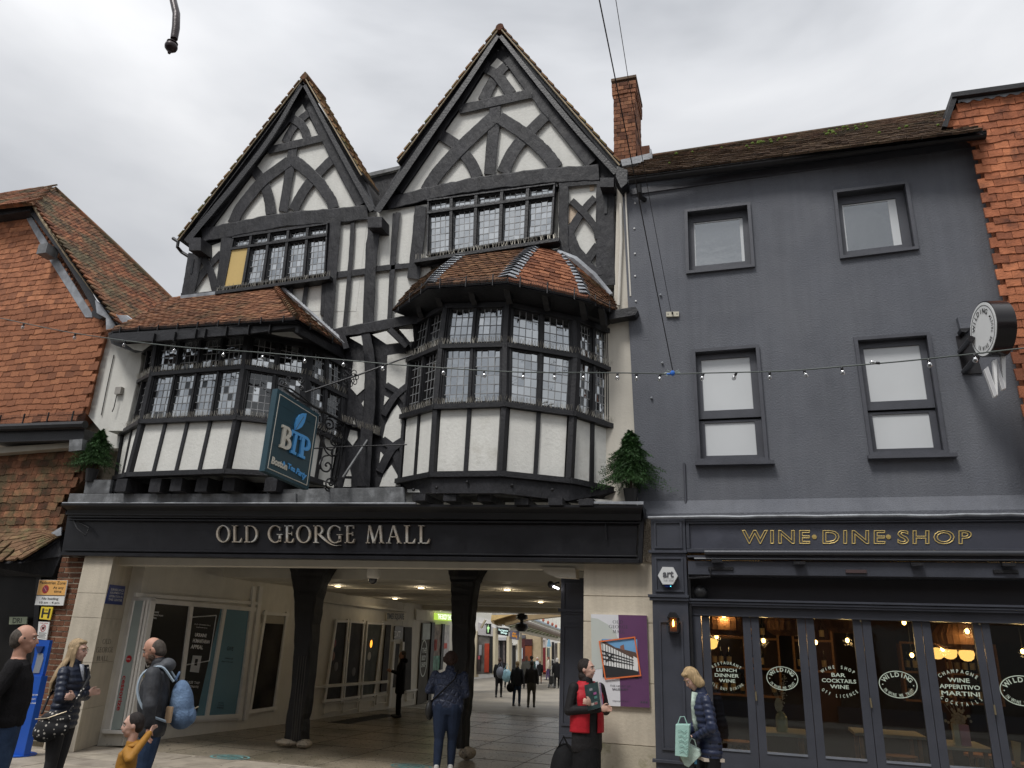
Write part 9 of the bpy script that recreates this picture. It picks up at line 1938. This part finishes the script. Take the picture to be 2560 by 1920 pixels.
m = MB(); m.tube([G8((-.10, .24, .96)), G8((-.08, .26, 1.04)), G8((.08, .26, 1.04)), G8((.10, .24, .96))], .009, 6); m.build('handle', MATS['black_leather'], hb)
m = MB(); q_ = G8((-.17, .22, .80)); m.box(q_.x-.012, q_.x+.012, q_.y-.01, q_.y+.01, q_.z-.09, q_.z+.04); m.build('blue_tag', mat('blue_tag', (.12, .35, .60), .4), hb)
ph = thing('phone', 'pale phone held over the handbag by the blonde woman', 'phone', tuple(G8((0, .34, 1.03)))); m = MB(); a = G8((.06, .27, 1.02)); b_ = G8((-.05, .27, .99)); m.tube([a, b_], .014, 4); m.build('case', mat('phone_case', (.6, .6, .62), .3), ph)
MINT = mat('mint_paper', (.36, .56, .50), .7, .12, 5, .4, 14, .3)
def paperbag(label, px, Y, pts, m_):
    t = thing('paper_bag', label, 'carrier bag', tuple(S11(*pts[0], Y))); mb = MB(); mb.prism([S11(u, v, Y) for u, v in pts], (0, .14, 0), .006); mb.build('bag_body', m_, t)
    a, b_ = S11(pts[0][0]+15, pts[0][1], Y+.05), S11(pts[1][0]-15, pts[1][1], Y+.05); mb = MB(); mb.tube([a, lerp(a, b_, .3)+V((0, 0, .07)), lerp(a, b_, .7)+V((0, 0, .075)), b_], .005, 5); mb.build('handle', m_, t); return t
pb_ = paperbag('mint green paper carrier bag with faint script hanging from the arm of the blonde woman', 0, 8.1, [(974, 1338), (1078, 1340), (1062, 1580), (970, 1568)], MINT)
for k in range(5): mb = MB(); a = S11(990+k*3, 1385+k*38, 8.09); mb.tube([a, a+V((.03, 0, .012)), a+V((.06, 0, -.01)), a+V((.085, 0, .012))], .0025, 4); mb.build('script_mark', mat('dark_mint', (.12, .25, .22), .6), pb_)
paperbag('crumpled pale green plastic bag below the mint paper bag', 0, 8.2, [(1060, 1480), (1150, 1530), (1158, 1570), (1070, 1655), (1040, 1640), (1010, 1580)], mat('pale_plastic', (.42, .52, .46), .3, .3, 9, .8, 18))
# far shoppers
FAR = [('woman with a pale blue carrier bag and grey rucksack walking away in the mall', (940, 812), (940, 1118), 92, BLKC, BLKC, 'tied', BRNH, .74), ('tall person in a black coat walking away beyond the woman with the bag', (1016, 795), (1006, 1042), 90, BLKC, BLKC, 'short', DRKH, .62),
    ('woman with a blonde ponytail in a dark jacket and jeans walking with a grey-haired man', (1090, 838), (1077, 1186), 88, mat('dark_navy_far', (.014, .017, .026), .7), JEAN, 'pony', BLOND2, .76), ('grey-haired man in a dark bomber jacket and khaki trousers walking beside the ponytailed woman', (1210, 835), (1190, 1196), 91, mat('dark_bomber', (.020, .018, .020), .6, .2, 8), mat('khaki_trousers', (.085, .08, .065), .8), 'short', GRYH, .86),
    ('auburn-haired person in a dark gilet with grey sleeves among the far shoppers', (1146, 798), (1150, 1050), 100, mat('grey_sleeves', (.10, .10, .09), .8), BLKC, 'bob', mat('auburn_hair', (.20, .08, .04), .6), .7), ('dark-haired person with a turquoise scarf among the far shoppers', (1187, 798), (1190, 1035), 80, mat('petrol_coat', (.03, .09, .09), .7), BLKC, 'curly', DRKH, .7),
    ('white-haired person in a pale blue coat among the far shoppers', (1232, 808), (1234, 1010), 270, mat('pale_coat', (.45, .50, .55), .7), BLKC, 'short', mat('white_hair', (.55, .53, .50), .6), .7), ('brown-haired person in a navy jacket walking away behind the bomber-jacket man', (1254, 835), (1256, 1012), 85, BLKC, mat('bare_tan', (.20, .11, .08), .7), 'short', mat('light_brown_hair', (.20, .12, .06), .6), .6),
    ('person in a cream coat and purple trousers beside the far advertising board', (1328, 805), (1320, 986), 200, mat('cream_coat', (.50, .45, .38), .7), mat('purple_trousers', (.08, .05, .14), .8), 'short', mat('red_brown_hair', (.12, .03, .03), .6), .8), ('white-haired person in a black coat with a shopping trolley at the edge of the pilaster', (1388, 815), (1388, 1046), 95, BLKC, BLKC, 'bob', MATS['white_hair'] if 'white_hair' in MATS else mat('white_hair', (.55, .53, .50), .6), .6)]
fg = {}
for (lb_, hp_, fp_, fc, tp, lg, hr, hm, hm_z) in FAR:
    f_ = PZ(*S10.px(*fp_)); h_ = P(*S10.px(*hp_), f_.y); a_ = person(lb_, None, 0, fc, tp, lg, hr, hm, loc=V((f_.x, f_.y, 0)), H=h_.z, hem=hm_z, vox=.02, wid=1.12, detail=False, hands=False, feet=((.09, .10), (-.09, -.10)), armr=1.1, group='shoppers in the mall beyond the passage'); fg[hp_] = (a_, f_)
def farbag(nm, label, cat, p, r, m_): t = thing(nm, label, cat, tuple(p)); mb = MB(); mb.ell(p, r, 10, 8); mb.build('bag_body', m_, t, smooth=True); mb = MB(); mb.tube([p+V((-r[0]*.5, 0, r[2]*.9)), p+V((0, 0, r[2]*1.9)), p+V((r[0]*.5, 0, r[2]*.9))], .012, 4); mb.build('handle', m_, t)
y_ = fg[(940, 812)][1].y; farbag('carrier_bag', 'pale blue glossy carrier bag held by the woman in the mall', 'carrier bag', S10(1003, 950, y_-.25), (.17, .08, .20), mat('pale_blue_plastic', (.20, .35, .42), .3, .4, 9)); farbag('rucksack', 'grey rucksack on the back of the woman with the carrier bag', 'rucksack', S10(955, 925, y_-.25), (.14, .1, .18), mat('grey_ruck', (.10, .11, .14), .6))
y_ = fg[(1090, 838)][1].y; farbag('handbag', 'dark handbag hanging at the side of the ponytailed woman', 'handbag', S10(1033, 1040, y_-.1), (.12, .08, .13), BLKC)
y_ = fg[(1388, 815)][1].y; tr_ = thing('shopping_trolley', 'small black two-wheeled shopping trolley by the far black-coated shopper', 'shopping trolley', tuple(S10(1345, 1035, y_))); a = S10(1345, 1020, y_); mb = MB(); mb.prism([S10(1326, 1018, y_), S10(1364, 1018, y_), S10(1362, 955, y_), S10(1330, 952, y_)], (0, .3, 0), .02); mb.build('bag', INK, tr_)
for u in (1328, 1362): c_ = S10(u, 1028, y_-.02); mb = MB(); mb.lathe([(.09, -.02), (.09, .02)], c_, (1, 0, 0), 12); mb.build('wheel', mat('grey_wheel', (.2, .2, .2), .5), tr_)
mb = MB(); mb.tube([S10(1335, 952, y_), S10(1340, 905, y_), S10(1356, 905, y_), S10(1358, 952, y_)], .02, 5); mb.build('handle', IRON, tr_)
bpy.data.scenes.remove(TS)
